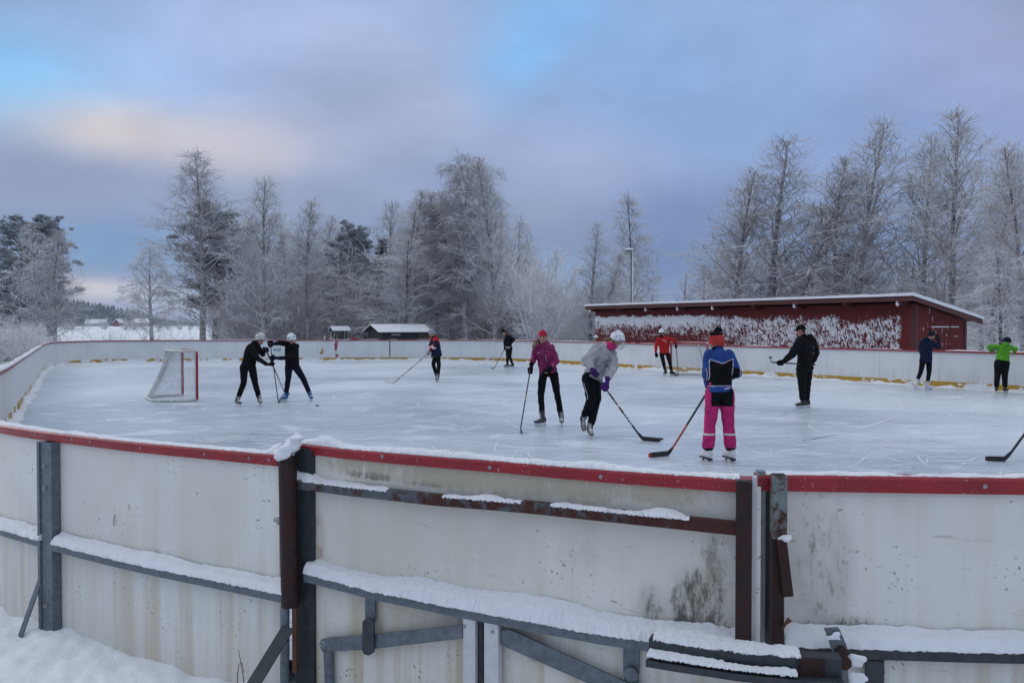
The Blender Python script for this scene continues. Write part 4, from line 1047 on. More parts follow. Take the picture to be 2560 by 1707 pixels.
# ------------------------------------------------------------------ people
class Crop:
    def __init__(s, x0, y0, k): s.x0, s.y0, s.k = x0, y0, k
    def px(s, u, v): return s.x0 + u * s.k, s.y0 + v * s.k
C1 = Crop(340, 800, 500 / 2352); C2 = Crop(940, 800, 400 / 2352); C3 = Crop(1270, 800, 400 / 1960); C4 = Crop(1600, 800, 300 / 1238); C5 = Crop(1900, 780, 300 / 1680); C6 = Crop(2200, 780, 360 / 1411)
def close_on_line(a, b, px, py):
    """point of line ab nearest to the sight line through a picture point"""
    o = V3((0, 0, HC)); d = ray(px, py).normalized(); e = (b - a).normalized(); w = a - o
    k = d.dot(e); den = 1 - k * k; s = (k * w.dot(d) - w.dot(e)) / den
    return a + e * s
def frame_of(f, up=Z_):
    f = V3(f).normalized(); s = up.cross(f).normalized(); u = f.cross(s); return f, s, u   # s = the person's left
def hand(mb, wrist, grip, axis, k=1.0, r=.0105, side=1, curl=True, fdir=None):
    """palm and five fingers closed round an axis through grip, or loosely curled"""
    wrist, grip = V3(wrist), V3(grip); f = (grip - wrist)
    if f.length < .02: f = V3((0, 0, -1))
    f.normalize()
    a = V3(axis).normalized(); f2 = (f - a * f.dot(a))
    if f2.length < .2: f2 = a.cross(V3((.3, 1, .2)))
    f2.normalize(); n = a.cross(f2) * side
    c = grip - f2 * (.030 * k) + n * (.012 * k)
    mb.ell(c, (.046 * k, .034 * k, .022 * k), (a, f2, n), 12, 8)
    mb.capsule(wrist, c - f2 * .01, .027 * k, .026 * k)
    ln = (.9, 1.0, .95, .78)
    for i in range(4):
        o = a * ((i - 1.5) * .0215 * k); l = ln[i]
        if curl: pts = [c + o + f2 * .022 * k + n * .008 * k, grip + o + n * (.030 * k) + f2 * (.016 * k * l), grip + o + f2 * (.038 * k * l) + n * .004 * k, grip + o + f2 * (.020 * k) - n * (.026 * k * l)]
        else: pts = [c + o + f2 * .022 * k, c + o * 1.1 + f2 * (.062 * k * l) - n * .006, c + o * 1.1 + f2 * (.086 * k * l) - n * .022 * k, c + o * 1.08 + f2 * (.096 * k * l) - n * .040 * k]
        for q in range(3): mb.capsule(pts[q], pts[q + 1], r * k * (1.05 - .08 * q), r * k * (1.0 - .1 * q), 8)
    b = c - a * (.036 * k) - f2 * .012 * k
    pts = [b, c - a * (.052 * k) + f2 * (.018 * k) - n * .010 * k, grip - a * (.044 * k) - n * (.022 * k) + f2 * .006 * k, grip - a * (.030 * k) - n * (.030 * k) + f2 * .02 * k]
    for q in range(3): mb.capsule(pts[q], pts[q + 1], r * k * 1.2, r * k * 1.05, 8)
def torso_rings(Ns, Hp, side_s, side_h, fwd, ws, wh, ds, dh, t0, t1, n=9, belly=0.0):
    """superelliptic rings from shoulders (t=0) to hips (t=1), beyond both ends"""
    out = []
    for i in range(n + 1):
        t = lerp(t0, t1, i / n); c = Ns.lerp(Hp, t); s = side_s.lerp(side_h, min(max(t, 0), 1)).normalized(); ax = (Ns - Hp).normalized()
        f = (fwd - ax * fwd.dot(ax)).normalized(); s = (s - ax * s.dot(ax)); s = (s - f * s.dot(f)).normalized()
        if t < .12:
            q = max(0, (t - t0) / (.12 - t0)); w = lerp(.055, ws, q ** .55); d = lerp(.06, ds, q ** .7)
        else:
            w = interp([(.12, ws), (.35, ws * 1.02), (.72, lerp(ws, wh, .65) * .96), (1.0, wh), (1.5, wh * 1.04)], t); d = interp([(.12, ds), (.35, ds * 1.1), (.72, lerp(ds, dh, .6)), (1.0, dh), (1.5, dh)], t)
        ring = []
        for k in range(20):
            a = 2 * math.pi * k / 20; ca, sa = math.cos(a), math.sin(a); e = .82
            ring.append(c + s * (w * math.copysign(abs(ca) ** e, ca)) + f * (d * math.copysign(abs(sa) ** e, sa)))
        out.append(ring)
    return out
def skate(parent, ankle, toedir, pitch, up, k, kind, cols, knee, vox):
    """one skate; toedir horizontal, pitch>0 toe down"""
    f = V3((toedir.x, toedir.y, 0)).normalized(); s = Z_.cross(f)
    f = f * math.cos(pitch) - Z_ * math.sin(pitch); u = f.cross(s) * -1
    if u.z < 0: u = -u
    sh = (knee - ankle).normalized()
    A = ankle; L = lambda x, y, z: A + f * (x * k) + s * (y * k) + u * (z * k)      # origin at the ankle, sole .085 below
    mb = MB()
    mb.capsule(A + sh * .13 * k, A, .058 * k, .050 * k, 12)
    rings = []
    for x, w, h0, h1 in ((-.078, .022, -.078, .0), (-.065, .038, -.085, .03), (-.02, .040, -.088, .05), (.04, .040, -.088, .02), (.09, .045, -.088, -.012), (.14, .045, -.086, -.030), (.175, .034, -.082, -.042), (.190, .014, -.072, -.054)):
        ring = []
        for a in range(12):
            q = 2 * math.pi * a / 12; ring.append(L(x, w * math.cos(q), (h0 + h1) / 2 + (h1 - h0) / 2 * math.sin(q)))
        rings.append(ring)
    mb.loft(rings)
    me = fuse(mb, vox * .8, 2)
    base, tongue, cuff = cols
    fa = np.array(f); sa = np.array(s); ua = np.array(u); aa = np.array(A)
    def fn(c, n):
        x = (c - aa) @ fa / k; y = (c - aa) @ sa / k; z = (c - aa) @ ua / k
        m = np.zeros(len(c), int)
        m[(np.abs(y) < .024) & (x > .015) & (z > -.05) & (z < .2)] = 1
        m[z > .105] = 2
        if kind == 'hockey': m[(m == 1) & (np.sin(z * 190 + x * 120) > .55)] = 3
        return m
    o = place(me, 'skate', parent, [base, tongue, cuff, LACE], fn)
    b = MB(); h = MB()
    if kind == 'hockey':
        poly = [(-.085, -.088), (.17, -.086), (.155, -.112), (.105, -.128), (.055, -.112), (.01, -.112), (-.03, -.130), (-.07, -.118)]
        h.prism([L(x, -.009, z) for x, z in poly], s * (.018 * k)); blade = [(-.098, -.120), (-.07, -.127), (-.03, -.127), (.03, -.124), (.11, -.127), (.165, -.116), (.185, -.108), (.18, -.128), (.15, -.150), (-.07, -.150), (-.095, -.140)]
        h.build('blade_holder', [HOLDW if kind != 'dark' else HOLDB], o, False)
    else:
        h.prism([L(x, -.03, z) for x, z in [(-.078, -.085), (-.015, -.088), (-.02, -.118), (-.072, -.118)]], s * (.06 * k)); h.prism([L(x, -.036, z) for x, z in [(-.02, -.086), (.17, -.082), (.17, -.094), (-.02, -.100)]], s * (.072 * k))
        h.prism([L(x, -.004, z) for x, z in [(-.05, -.118), (-.03, -.118), (-.03, -.135), (-.05, -.135)]], s * (.008 * k)); h.prism([L(x, -.004, z) for x, z in [(.09, -.09), (.13, -.09), (.13, -.135), (.09, -.135)]], s * (.008 * k))
        h.build('sole_and_heel', [HOLDB], o, False); blade = [(-.125, -.132), (.16, -.130), (.175, -.112), (.182, -.125), (.17, -.143), (.15, -.150), (-.10, -.150), (-.128, -.142)]
    b.prism([L(x, -.0022, z) for x, z in blade], s * (.0044 * k)); b.build('skate_blade', [BLADE], o, False)
    return o
def helmet(parent, c, f, s, u, k, col, cage=False, vents=True):
    mb = MB(); rings = []; NA = 32
    def pol(a):   # lower edge, a=0 at the front
        return R(interp([(0, 72), (45, 82), (80, 104), (110, 108), (150, 100), (180, 104)], abs(math.degrees(a))))
    def pt(a, ph, off):
        ridge = 1 + .035 * math.cos(3 * a) * math.sin(ph) ** 2 * (1 if ph < 1.3 else .4) + (.03 if .55 < abs(a) < .85 and ph < 1.3 else 0)
        return c + (f * (.122 * math.cos(a)) + s * (.098 * math.sin(a))) * (k * ridge * math.sin(ph) + off * math.sin(ph)) / 1.0 + u * ((.118 * k + off) * math.cos(ph) * (1 + .03 * math.cos(2 * a)))
    for lay in (0, 1):
        rr = []
        for i in range(9):
            q = i / 8; rr.append([pt(a, max(.03, pol(a) * q), -.010 * lay) for a in [-math.pi + 2 * math.pi * j / NA for j in range(NA)]])
        rings.append(rr)
    full = rings[0] + rings[1][::-1]
    mb.loft(full, 0)
    o = mb.build('helmet', [col, HELK], parent, True, 45)
    if vents:
        vb = MB()
        for a, ph in ((.35, .75), (-.35, .75), (1.2, .9), (-1.2, .9), (2.2, .8), (-2.2, .8), (.9, 1.25), (-.9, 1.25), (0, 1.0), (1.6, 1.2), (-1.6, 1.2)):
            q = pt(a, ph, .001); nrm = (q - c).normalized(); tn = nrm.cross(u).normalized(); vb.box(q, (.010 * k, .030 * k, .007 * k), (tn, tn.cross(nrm), nrm))
        vb.build('vent_slots', [HELK], o, False)
    st = MB()
    for q in (-1, 1): st.tube([c + s * (.088 * q * k) - u * .05 * k - f * .01, c + s * (.070 * q * k) - u * .10 * k + f * .04 * k, c - u * .135 * k + f * .07 * k], .006 * k, 6)
    st.build('chin_strap', [HELK], o)
    if cage:
        cg = MB()
        for j in range(-3, 4):
            y = j * .022; pts = [c + f * ((.125 + .0) * k) + u * (.005 * k) + s * (y * k), c + f * (.150 * k) - u * .05 * k + s * (y * k), c + f * (.140 * k) - u * (.115 * k) + s * (y * .8 * k), c + f * .10 * k - u * .15 * k + s * (y * .6 * k)]
            cg.tube(pts, .0022 * k, 5)
        for z in (-.01, -.045, -.08, -.115):
            d = interp([(-.15, .10), (-.115, .140), (-.05, .150), (0, .130)], z); cg.tube([c + f * (d * math.cos(a) * k) + s * (.085 * math.sin(a) * k) + u * z * k for a in np.linspace(-1.25, 1.25, 9)], .0022 * k, 5)
        cg.build('wire_cage', [BLADE], o)
    return o
def person(label, crop, Z, J, yaw, pitch, tops, hat, fit=1.0, headyaw=None, hk=1.0, vox=.013, stickline=None, hem=1.05, sleeve=None, legs=BLACKC, legfn=None, glove=BLACKK, gk=1.0, skates=('hockey', (BOOTK, BOOTS, BOOTK)), hoodm=None, collar=None, hair=None, skin=SKIN, fold=.006, bulk=1.0, legr=1.0, cuffm=None, base_z=0.0, grounded=(1, 1), neck=None, topfn=None, toplist=None, leglist=None, flare=0, glovefn=None, tag_extra=None):
    """J: joint -> (u, v, dz) in crop pixels, metres of depth"""
    def W(name): u, v, dz = (tuple(J[name]) + (0,))[:3]; return at(*crop.px(u, v), Z + dz)
    mid = at(*crop.px(*J['FC'][:2]), Z); root = V3((mid.x, mid.y, base_z))
    t = thing('person', label, 'person', root, 'skaters on the rink' if base_z >= 0 else None)
    b = {k: W(k) for k in J if k != 'FC' and not k.startswith('hd')}
    yr = R(yaw); fw = V3((math.sin(yr), -math.cos(yr), 0))         # yaw 0 faces the camera, 90 faces picture right
    hy = R(headyaw if headyaw is not None else yaw); hf = V3((math.sin(hy) * math.cos(R(pitch)), -math.cos(hy) * math.cos(R(pitch)), -math.sin(R(pitch))))
    # feet: put standing skates on the ice
    for sd, g in (('R', grounded[0]), ('L', grounded[1])):
        a = b['A' + sd]
        if g: b['A' + sd] = V3((a.x, a.y, .150 * fit * 1.0 + base_z))
    hands = {}
    for sd in 'RL':
        hu, hv = J['hd' + sd][:2]; px = crop.px(hu, hv)
        if stickline is not None and J['hd' + sd][2] == 's': hands[sd] = (close_on_line(stickline[0], stickline[1], *px), (stickline[1] - stickline[0]).normalized(), True)
        else:
            hands[sd] = (at(px[0], px[1], b['W' + sd].y + float(J['hd' + sd][2])), None, False)
        if hands[sd][2]:
            w0 = J['W' + sd]; b['W' + sd] = at(*crop.px(w0[0], w0[1]), hands[sd][0].y + w0[2])
    sh = (b['SL'] + b['SR']) / 2; hp = (b['HL'] + b['HR']) / 2; up = (sh - hp).normalized()
    side_s = (b['SL'] - b['SR']); ws = max(side_s.length / 2, .165 * fit); side_s.normalize(); side_h = (b['HL'] - b['HR']).normalized()
    # keep the shoulder axis square to the facing direction
    lft = Z_.cross(fw); side_s = (side_s * .5 + lft * .5).normalized(); side_h = (side_h * .4 + lft * .6).normalized()
    f, s, u = frame_of(hf); HCt = b['H']
    # ---- body: one continuous skin under the clothes
    mb = MB(); k = hk
    mb.ell(HCt + u * .02 * k - f * .008 * k, (.078 * k, .096 * k, .098 * k), (s, f, u)); mb.ell(HCt - u * .045 * k + f * .022 * k, (.058 * k, .066 * k, .072 * k), (s, f, u))
    mb.ell(HCt - u * .088 * k + f * .055 * k, (.028 * k, .028 * k, .022 * k), (s, f, u), 10, 6)
    mb.capsule(HCt - u * .005 * k + f * .084 * k, HCt - u * .036 * k + f * .102 * k, .010 * k, .016 * k, 8)
    for q in (-1, 1):
        mb.ell(HCt + s * (.078 * q * k) - u * .012 * k - f * .008 * k, (.010 * k, .020 * k, .032 * k), (s, f, u), 8, 6)
        mb.ell(HCt + s * (.040 * q * k) - u * .030 * k + f * .062 * k, (.022 * k, .020 * k, .020 * k), (s, f, u), 8, 6)
    mb.capsule(HCt - u * .06 * k - f * .012, sh + up * .03, .050 * k, .062 * k, 12)
    mb.loft(torso_rings(sh, hp, side_s, side_h, fw, ws * .86, .150 * fit, .085 * fit, .095 * fit, -.02, 1.1))
    for sd in 'RL':
        mb.capsule(b['S' + sd], b['E' + sd], .046 * fit, .038 * fit); mb.capsule(b['E' + sd], b['W' + sd], .038 * fit, .028 * fit)
        hp_, ax_, gr = hands[sd]; arm = (b['W' + sd] - b['E' + sd]).normalized()
        if ax_ is None:
            ax_ = arm.cross(fw)
            if ax_.length < .2: ax_ = arm.cross(Z_)
            ax_.normalize()
        hands[sd] = (hp_, ax_, gr)
        hand(mb, b['W' + sd], hp_, ax_, (.88 if glove is None else .66) * fit, .0095 if glove is None else .0085, 1 if sd == 'R' else -1, gr or glove is not None)
        mb.capsule(b['H' + sd], b['K' + sd], .072 * fit, .050 * fit); mb.capsule(b['K' + sd], b['A' + sd], .050 * fit, .036 * fit)
    me = fuse(mb, .0095 if Z < 16 else .012, 2)
    ha, hs, hu_, hff = np.array(HCt), np.array(s), np.array(u), np.array(f)
    def bfn(c, n):
        x = (c - ha) @ hs / k; z = (c - ha) @ hu_ / k; y = (c - ha) @ hff / k; m = np.zeros(len(c), int)
        m[(np.abs(x) < .024) & (np.abs(z + .062) < .0075) & (y > .05)] = 1
        m[(np.abs(np.abs(x) - .034) < .018) & (np.abs(z - .028) < .005) & (y > .04)] = 2
        m[(np.abs(np.abs(x) - .034) < .014) & (np.abs(z - .006) < .006) & (y > .05)] = 2
        if hair is not None: m[((z > .055) | ((y < -.01) & (z > -.06))) & (np.abs(x) < .12) & (z < .2) & (np.abs(y) < .2)] = 3
        return m
    place(me, 'body', t, [skin, LIPS, BROW, hair or skin], bfn)
    ey = MB()
    for q in (-1, 1): ey.ell(HCt + s * (.033 * q * k) + u * .004 * k + f * .080 * k, (.011 * k,) * 3, None, 8, 6)
    if Z < 22 and hf.y < .5: ey.build('eyes', [EYED], t)
    # ---- jacket
    B = bulk * fit; mb = MB(); rg = torso_rings(sh, hp, side_s, side_h, fw, ws * 1.0, (.172 + flare) * B, .115 * B, (.128 + flare * .5) * B, -.10, hem, 10)
    mb.loft(rg)
    sl = sleeve or (.073, .066, .062, .048)
    for sd in 'RL':
        S_ = b['S' + sd].lerp(sh, .12) - up * .015; E_, W_ = b['E' + sd], b['W' + sd]
        mb.capsule(S_, E_, sl[0] * B, sl[1] * B, 12); mb.capsule(E_, E_.lerp(W_, .93), sl[2] * B, sl[3] * B, 12)
    mb.capsule(sh + up * .02, sh.lerp(b['H'], .50 if collar is None else collar), .082 * fit, .064 * k, 14)
    if hoodm: 
        mb.ell(sh - fw * .075 * fit + up * .055, (.115 * fit, .065 * fit, .085 * fit), (side_s, fw, up))
    me = fuse(mb, vox, 2, fold, int(Z * 10), 1.0)
    tl = toplist or [tops]
    ctx = dict(sh=np.array(sh), hp=np.array(hp), up=np.array(up), s=np.array(side_s), f=np.array(fw), L=(sh - hp).length, b={q: np.array(v) for q, v in b.items()})
    def near_arm(c, sd):
        o = []
        for p, q in (('S', 'E'), ('E', 'W')):
            A, Bb = ctx['b'][p + sd], ctx['b'][q + sd]; d = Bb - A; tt = np.clip(((c - A) @ d) / (d @ d), 0, 1); o.append((np.linalg.norm(c - A - tt[:, None] * d, axis=1), tt))
        return o
    ctx['arm'] = near_arm
    jk = place(me, 'jacket', t, tl, (lambda c, n: topfn(c, n, ctx)) if topfn else None)
    # ---- trousers
    mb = MB(); mb.loft(torso_rings(sh, hp, side_s, side_h, fw, ws, .165 * fit, .1, .118 * fit, .70, 1.12, 5))
    for sd in 'RL':
        H_, K_, A_ = b['H' + sd], b['K' + sd], b['A' + sd]; lo = A_.lerp(K_, .24)
        mb.capsule(H_ - up * .02, K_, .098 * B * legr, .072 * B * legr, 12); mb.capsule(K_, lo, .070 * B * legr, (.060 if legr < 1.15 else .076) * B * legr, 12)
    me = fuse(mb, vox, 2, fold * .8, int(Z * 10) + 3, 1.0)
    ctx2 = ctx
    tr_ = place(me, 'trousers', t, leglist or [legs], (lambda c, n: legfn(c, n, ctx2)) if legfn else None)
    # ---- gloves
    for sd in 'RL':
        if glove is None: break
        hp_, ax_, gr = hands[sd]; mb = MB(); hand(mb, b['W' + sd], hp_, ax_, 1.15 * gk * fit, .0145, 1 if sd == 'R' else -1, gr)
        arm = (b['W' + sd] - b['E' + sd]).normalized(); mb.capsule(b['W' + sd] - arm * .045 * gk, b['W' + sd] + arm * .02, .044 * gk * fit, .036 * gk * fit, 10)
        me = fuse(mb, .0062 if Z < 16 else .009, 1)
        gl, gf = (glovefn(b['W' + sd], arm, sd) if glovefn else ([glove], None))
        place(me, 'glove', t, gl, gf)
    # ---- skates
    if skates is not None:
        for sd in 'RL':
            if 'T' + sd not in b: continue
            A_ = b['A' + sd]; T_ = b['T' + sd]; d = T_ - A_; pit = J['T' + sd][3] if len(J['T' + sd]) > 3 else 0.0
            skate(t, A_, V3((d.x, d.y, 0)), R(pit), Z_, fit, skates[0], skates[1], b['K' + sd], .009 if Z < 16 else .011)
    # ---- head wear
    if hat: hat(t, HCt, f, s, u, k)
    t_b = dict(b=b, jacket=jk, trousers=tr_, sh=sh, hp=hp, s=side_s, up=up, fw=fw, t=t, HC=HCt, f=f, su=(s, u), k=k)
    if neck: 
        mb = MB(); mb.capsule(HCt - u * .10 * k - f * .005, HCt.lerp(sh, .72) + fw * .01, .062 * k, .070 * k, 14); mb.capsule(HCt - u * .105 * k + f * .02 * k, HCt - u * .13 * k + f * .02 * k, .05 * k, .05 * k, 12); me = fuse(mb, .011, 2); place(me, 'neck_warmer', t, [neck])
    return t_b
def decal(P, strokes, mat, name, back=True, w=.006):
    """thin strokes laid on the jacket, coordinates (side, up) in metres from the shoulder middle"""
    dg = bpy.context.evaluated_depsgraph_get(); me = P['jacket'].data; off = ORG[P['jacket'].name]
    bv = BVHTree.FromPolygons([v.co + off for v in me.vertices], [tuple(p.vertices) for p in me.polygons])
    d = -P['fw'] if back else P['fw']; mb = MB()
    for st in strokes:
        pts = []
        for x, z in st:
            o = P['sh'] + P['s'] * x + P['up'] * z + d * .6; h = bv.ray_cast(o, -d)
            if h[0] is not None: pts.append(h[0] + d * .003)
        if len(pts) > 1: mb.tube(pts, w, 5)
    if mb.v: mb.build(name, [mat], P['jacket'])
def stroke_on(ob, pxs, mat, name, w=.006):
    """stripe lying on a garment: picture points cast onto its surface"""
    me = ob.data; off = ORG[ob.name]; bv = BVHTree.FromPolygons([v.co + off for v in me.vertices], [tuple(p.vertices) for p in me.polygons]); pts = []
    for px in pxs:
        d = ray(*px).normalized(); h = bv.ray_cast(V3((0, 0, HC)), d)
        if h[0] is not None: pts.append(h[0] + h[1] * .002)
    if len(pts) > 1:
        mb = MB(); mb.tube(pts, w, 5); mb.build(name, [mat], ob)
def beanie(col, band=None, pom=None, low=.2):
    def fn(t, c, f, s, u, k):
        mb = MB(); rings = []
        for i in range(10):
            q = i / 9; z = lerp(-.02, .135, q); r = math.sqrt(max(0, 1 - ((z - .0) / .140) ** 2)) if z > 0 else 1
            r = max(r, .06); zz = z
            rings.append([c + u * (zz * k + (.015 * math.cos(a) * (1 - q)) * k) + f * (.112 * r * math.cos(a) * k - .004) + s * (.092 * r * math.sin(a) * k) for a in [2 * math.pi * j / 24 for j in range(24)]])
        for i in range(9): mb.loft(rings[i:i + 2], 1 if (band and i in band[1]) else 0, i == 8)
        o = mb.build('hat', [col] + ([band[0]] if band else []), t, True, 60)
        if pom:
            p = MB(); rg = random.Random(2)
            for j in range(40):
                d = V3((rg.gauss(0, 1), rg.gauss(0, 1), rg.gauss(0, 1))).normalized(); q = c + u * (.150 * k) - f * pom[2] + d * (.030 * k); p.capsule(q, q + d * .02, .014, .006, 5)
            p.build('pompom', [pom[0]], o)
    return fn
def helm(col, cage=False, vents=True):
    def fn(t, c, f, s, u, k): helmet(t, c + u * .022 * k, f, s, u, k * 1.08, col, cage, vents)
    return fn
def gp(crop, u, v, z=0.0): return gnd(*crop.px(u, v), z)
def cp(crop, u, v, Z): return at(*crop.px(u, v), Z)
BL = (('white', .0),)
# P1, P2: two players in black fighting for the puck by the left goal
ZA = 18.95; ZB = 20.1
st1 = (cp(C1, 1522, 335, ZA - .12), gp(C1, 1752, 862, .035))
stick('black hockey stick with white lettering stripes held by the left player of the fighting pair', st1[0], st1[1], gp(C1, 1800, 868, .035), [(.30, 'black'), (.34, 'white'), (.6, 'black'), (.64, 'grey'), (.67, 'black'), (.70, 'white'), (.73, 'black'), (.76, 'white'), (.79, 'black'), (.82, 'white'), (.85, 'black'), (.88, 'white'), (1, 'black')], 'black')
P1 = person('person in black with an off-white helmet bending over a stick beside the left goal', C1, ZA,
    dict(FC=(1310, 1005), H=(1462, 222, 0), SR=(1340, 305, -.17), SL=(1420, 290, .15), ER=(1432, 452, -.28), WR=(1530, 515, -.06), hdR=(1592, 515, 's'), EL=(1490, 400, .05), WL=(1508, 352, .06), hdL=(1530, 352, 's'),
         HR=(1272, 545, -.10), HL=(1365, 540, .09), KR=(1268, 735, -.12), KL=(1402, 745, .02), AR=(1192, 925, -.12), AL=(1452, 905, .06), TR=(1250, 960, -.3), TL=(1500, 960, -.35)),
    62, 28, BLACKC, helm(plain('scuffed cream helmet', (.55, .54, .50), .4)), headyaw=60, stickline=st1, hem=1.02, glove=CHARC, gk=1.25, skates=('hockey', (BOOTG, BOOTS, BOOTG)), collar=.45, hair=HAIRD)
decal(P1, [[(-.10, -.26), (-.07, -.25)], [(-.10, -.29), (-.06, -.285)]], WHITEC, 'chest_print', False, .005)
st2 = (cp(C1, 1580, 285, ZB - .25), gp(C1, 1668, 806, .03))
st2 = (st2[0], cp(C1, 1672, 820, ZB - .55)); st2 = (st2[0], V3((st2[1].x, st2[1].y, .05)))
stick('dark green hockey stick held by the player in the clean white helmet', st2[0], st2[1], gp(C1, 1752, 868, .035), [(.25, 'black'), (.5, 'green'), (.54, 'grey'), (1, 'green')], 'green')
P2 = person('person in black with a clean white helmet and bright blue skates lunging for the puck', C1, ZB,
    dict(FC=(1870, 960), H=(1830, 222, -.12), SR=(1765, 272, -.05), SL=(1895, 300, .05), ER=(1700, 268, -.22), WR=(1640, 278, -.1), hdR=(1588, 285, 's'), EL=(1822, 440, -.22), WL=(1690, 448, -.05), hdL=(1632, 448, 's'),
         HR=(1795, 545, 0), HL=(1882, 545, .02), KR=(1790, 690, -.12), KL=(1968, 690, -.02), AR=(1762, 862, -.05), AL=(2050, 860, .02), TR=(1700, 930, -.3), TL=(2095, 900, -.35)),
    -8, 38, BLACKC, helm(HELW), headyaw=-12, stickline=st2, hem=1.05, glove=NAVY, gk=1.25, skates=('hockey', (BOOTB, BOOTB, BOOTT)), collar=.4, hair=HAIRD, legs=NAVY, skin=SKINR)
decal(P2, [[(-.02, -.22), (.0, -.2), (.02, -.22)]], REDJ, 'chest_badge', False, .006)
# P3: navy and red hockey jersey with striped hat
Z3 = 27.1
st3 = (cp(C2, 795, 470, Z3 - .10), gp(C2, 262, 922, .035))
stick('long pale hockey stick with a white blade reaching far across the ice', st3[0], st3[1], gp(C2, 132, 900, .035), [(.12, 'white'), (.26, 'grey'), (.32, 'black'), (.36, 'yellow'), (.52, 'grey'), (.6, 'black'), (.64, 'yellow'), (.7, 'black'), (.73, 'white'), (.8, 'black'), (.84, 'white'), (1, 'black')], 'white')
def p3top(c, n, x):
    m = np.zeros(len(c), int)
    for sd in 'RL':
        (d0, t0), (d1, t1) = x['arm'](c, sd); a = (d1 < .1) & (d1 < d0 + .02)
        m[(d0 < .115) & (t0 < .42) & (((c - x['sh']) @ x['up']) > -.16)] = 1
        m[a & (t1 > .02) & (t1 < .20)] = 1; m[a & (t1 >= .20) & (t1 < .55)] = 2; m[a & (t1 >= .55) & (t1 < .72)] = 1
    return m
def p3glove(w, arm, sd):
    wa, aa = np.array(w), np.array(arm)
    def f(c, n):
        z = (c - wa) @ aa; return np.where(z < .02, 1, np.where(np.sin(z * 130) > .1, 2, 0)).astype(int)
    return [NAVY2, REDJ, WHITEC], f
P3 = person('person in a striped hat and navy jersey with red shoulders and white sleeve band', C2, Z3,
    dict(FC=(900, 905), H=(818, 182, -.02), SR=(835, 268, .12), SL=(888, 275, -.15), ER=(800, 390, .05), WR=(802, 470, .0), hdR=(778, 492, 's'), EL=(868, 370, -.26), WL=(800, 436, -.06), hdL=(768, 470, 's'),
         HR=(878, 520, .10), HL=(905, 520, -.10), KR=(842, 650, .05), KL=(925, 655, -.12), AR=(895, 828, .02), AL=(910, 838, -.06), TR=(870, 870, -.30), TL=(880, 880, -.40)),
    -62, 22, NAVY2, beanie(WHITEC, (NAVY2, (1, 3, 5, 7))), headyaw=-72, stickline=st3, hem=1.06, toplist=[NAVY2, REDJ, WHITEC], topfn=p3top, glovefn=p3glove, gk=1.3, bulk=1.12, flare=.035, skates=('hockey', (BOOTG, BOOTS, BOOTG)), collar=.35, hair=HAIRD, legr=.86)
# P4: far person with auburn hair
Z4 = 35.9
st4 = (cp(C2, 1898, 405, Z4 - .05), gp(C2, 1742, 702, .035))
stick('thin black hockey stick with black and white taped blade near the far boards', st4[0], st4[1], gp(C2, 1684, 712, .035), [(1, 'black')], 'tape', bladeband=('white', (3, 4, 7, 8)))
def p4top(c, n, x):
    z = (c - x['sh']) @ x['up'] / x['L']; m = np.zeros(len(c), int); m[np.abs(z + .93) < .022] = 1; m[np.abs(z + 1.02) < .022] = 1; return m
P4 = person('person in black with auburn hair over the collar looking down by the far boards', C2, Z4,
    dict(FC=(1950, 702), H=(1872, 172, -.02), SR=(1918, 232, .12), SL=(1958, 235, -.14), ER=(1892, 330, .0), WR=(1890, 395, -.02), hdR=(1890, 425, 's'), EL=(2025, 285, -.12), WL=(1985, 345, .05), hdL=(1965, 365, 0.0),
         HR=(1935, 405, .08), HL=(1975, 405, -.08), KR=(1935, 535, .02), KL=(1965, 540, -.10), AR=(1930, 655, .06), AL=(2008, 655, -.08), TR=(1895, 690, 0), TL=(1965, 690, -.1)),
    -78, 38, BLACKC, beanie(BLACKK), headyaw=-84, stickline=st4, hem=1.05, toplist=[BLACKC, WHITEC], topfn=p4top, collar=.3, hair=HAIRR, gk=1.05, skin=cloth('pale skin', (.55, .38, .33), .55, .1, 60))
mb = MB()
for k in range(14):
    a = P4['HC'] + P4['su'][0] * (.07 * math.cos(k)) - P4['f'] * (.06 + .03 * math.sin(k * 2.1)) - P4['su'][1] * .02; mb.capsule(a, P4['sh'] - P4['fw'] * (.03 + .05 * math.sin(k * 1.7)) + P4['s'] * (.12 * math.cos(k)) - Z_ * .05, .03, .035, 8)
me = fuse(mb, .014, 2, .006, 3); place(me, 'hair', P4['t'], [HAIRR])
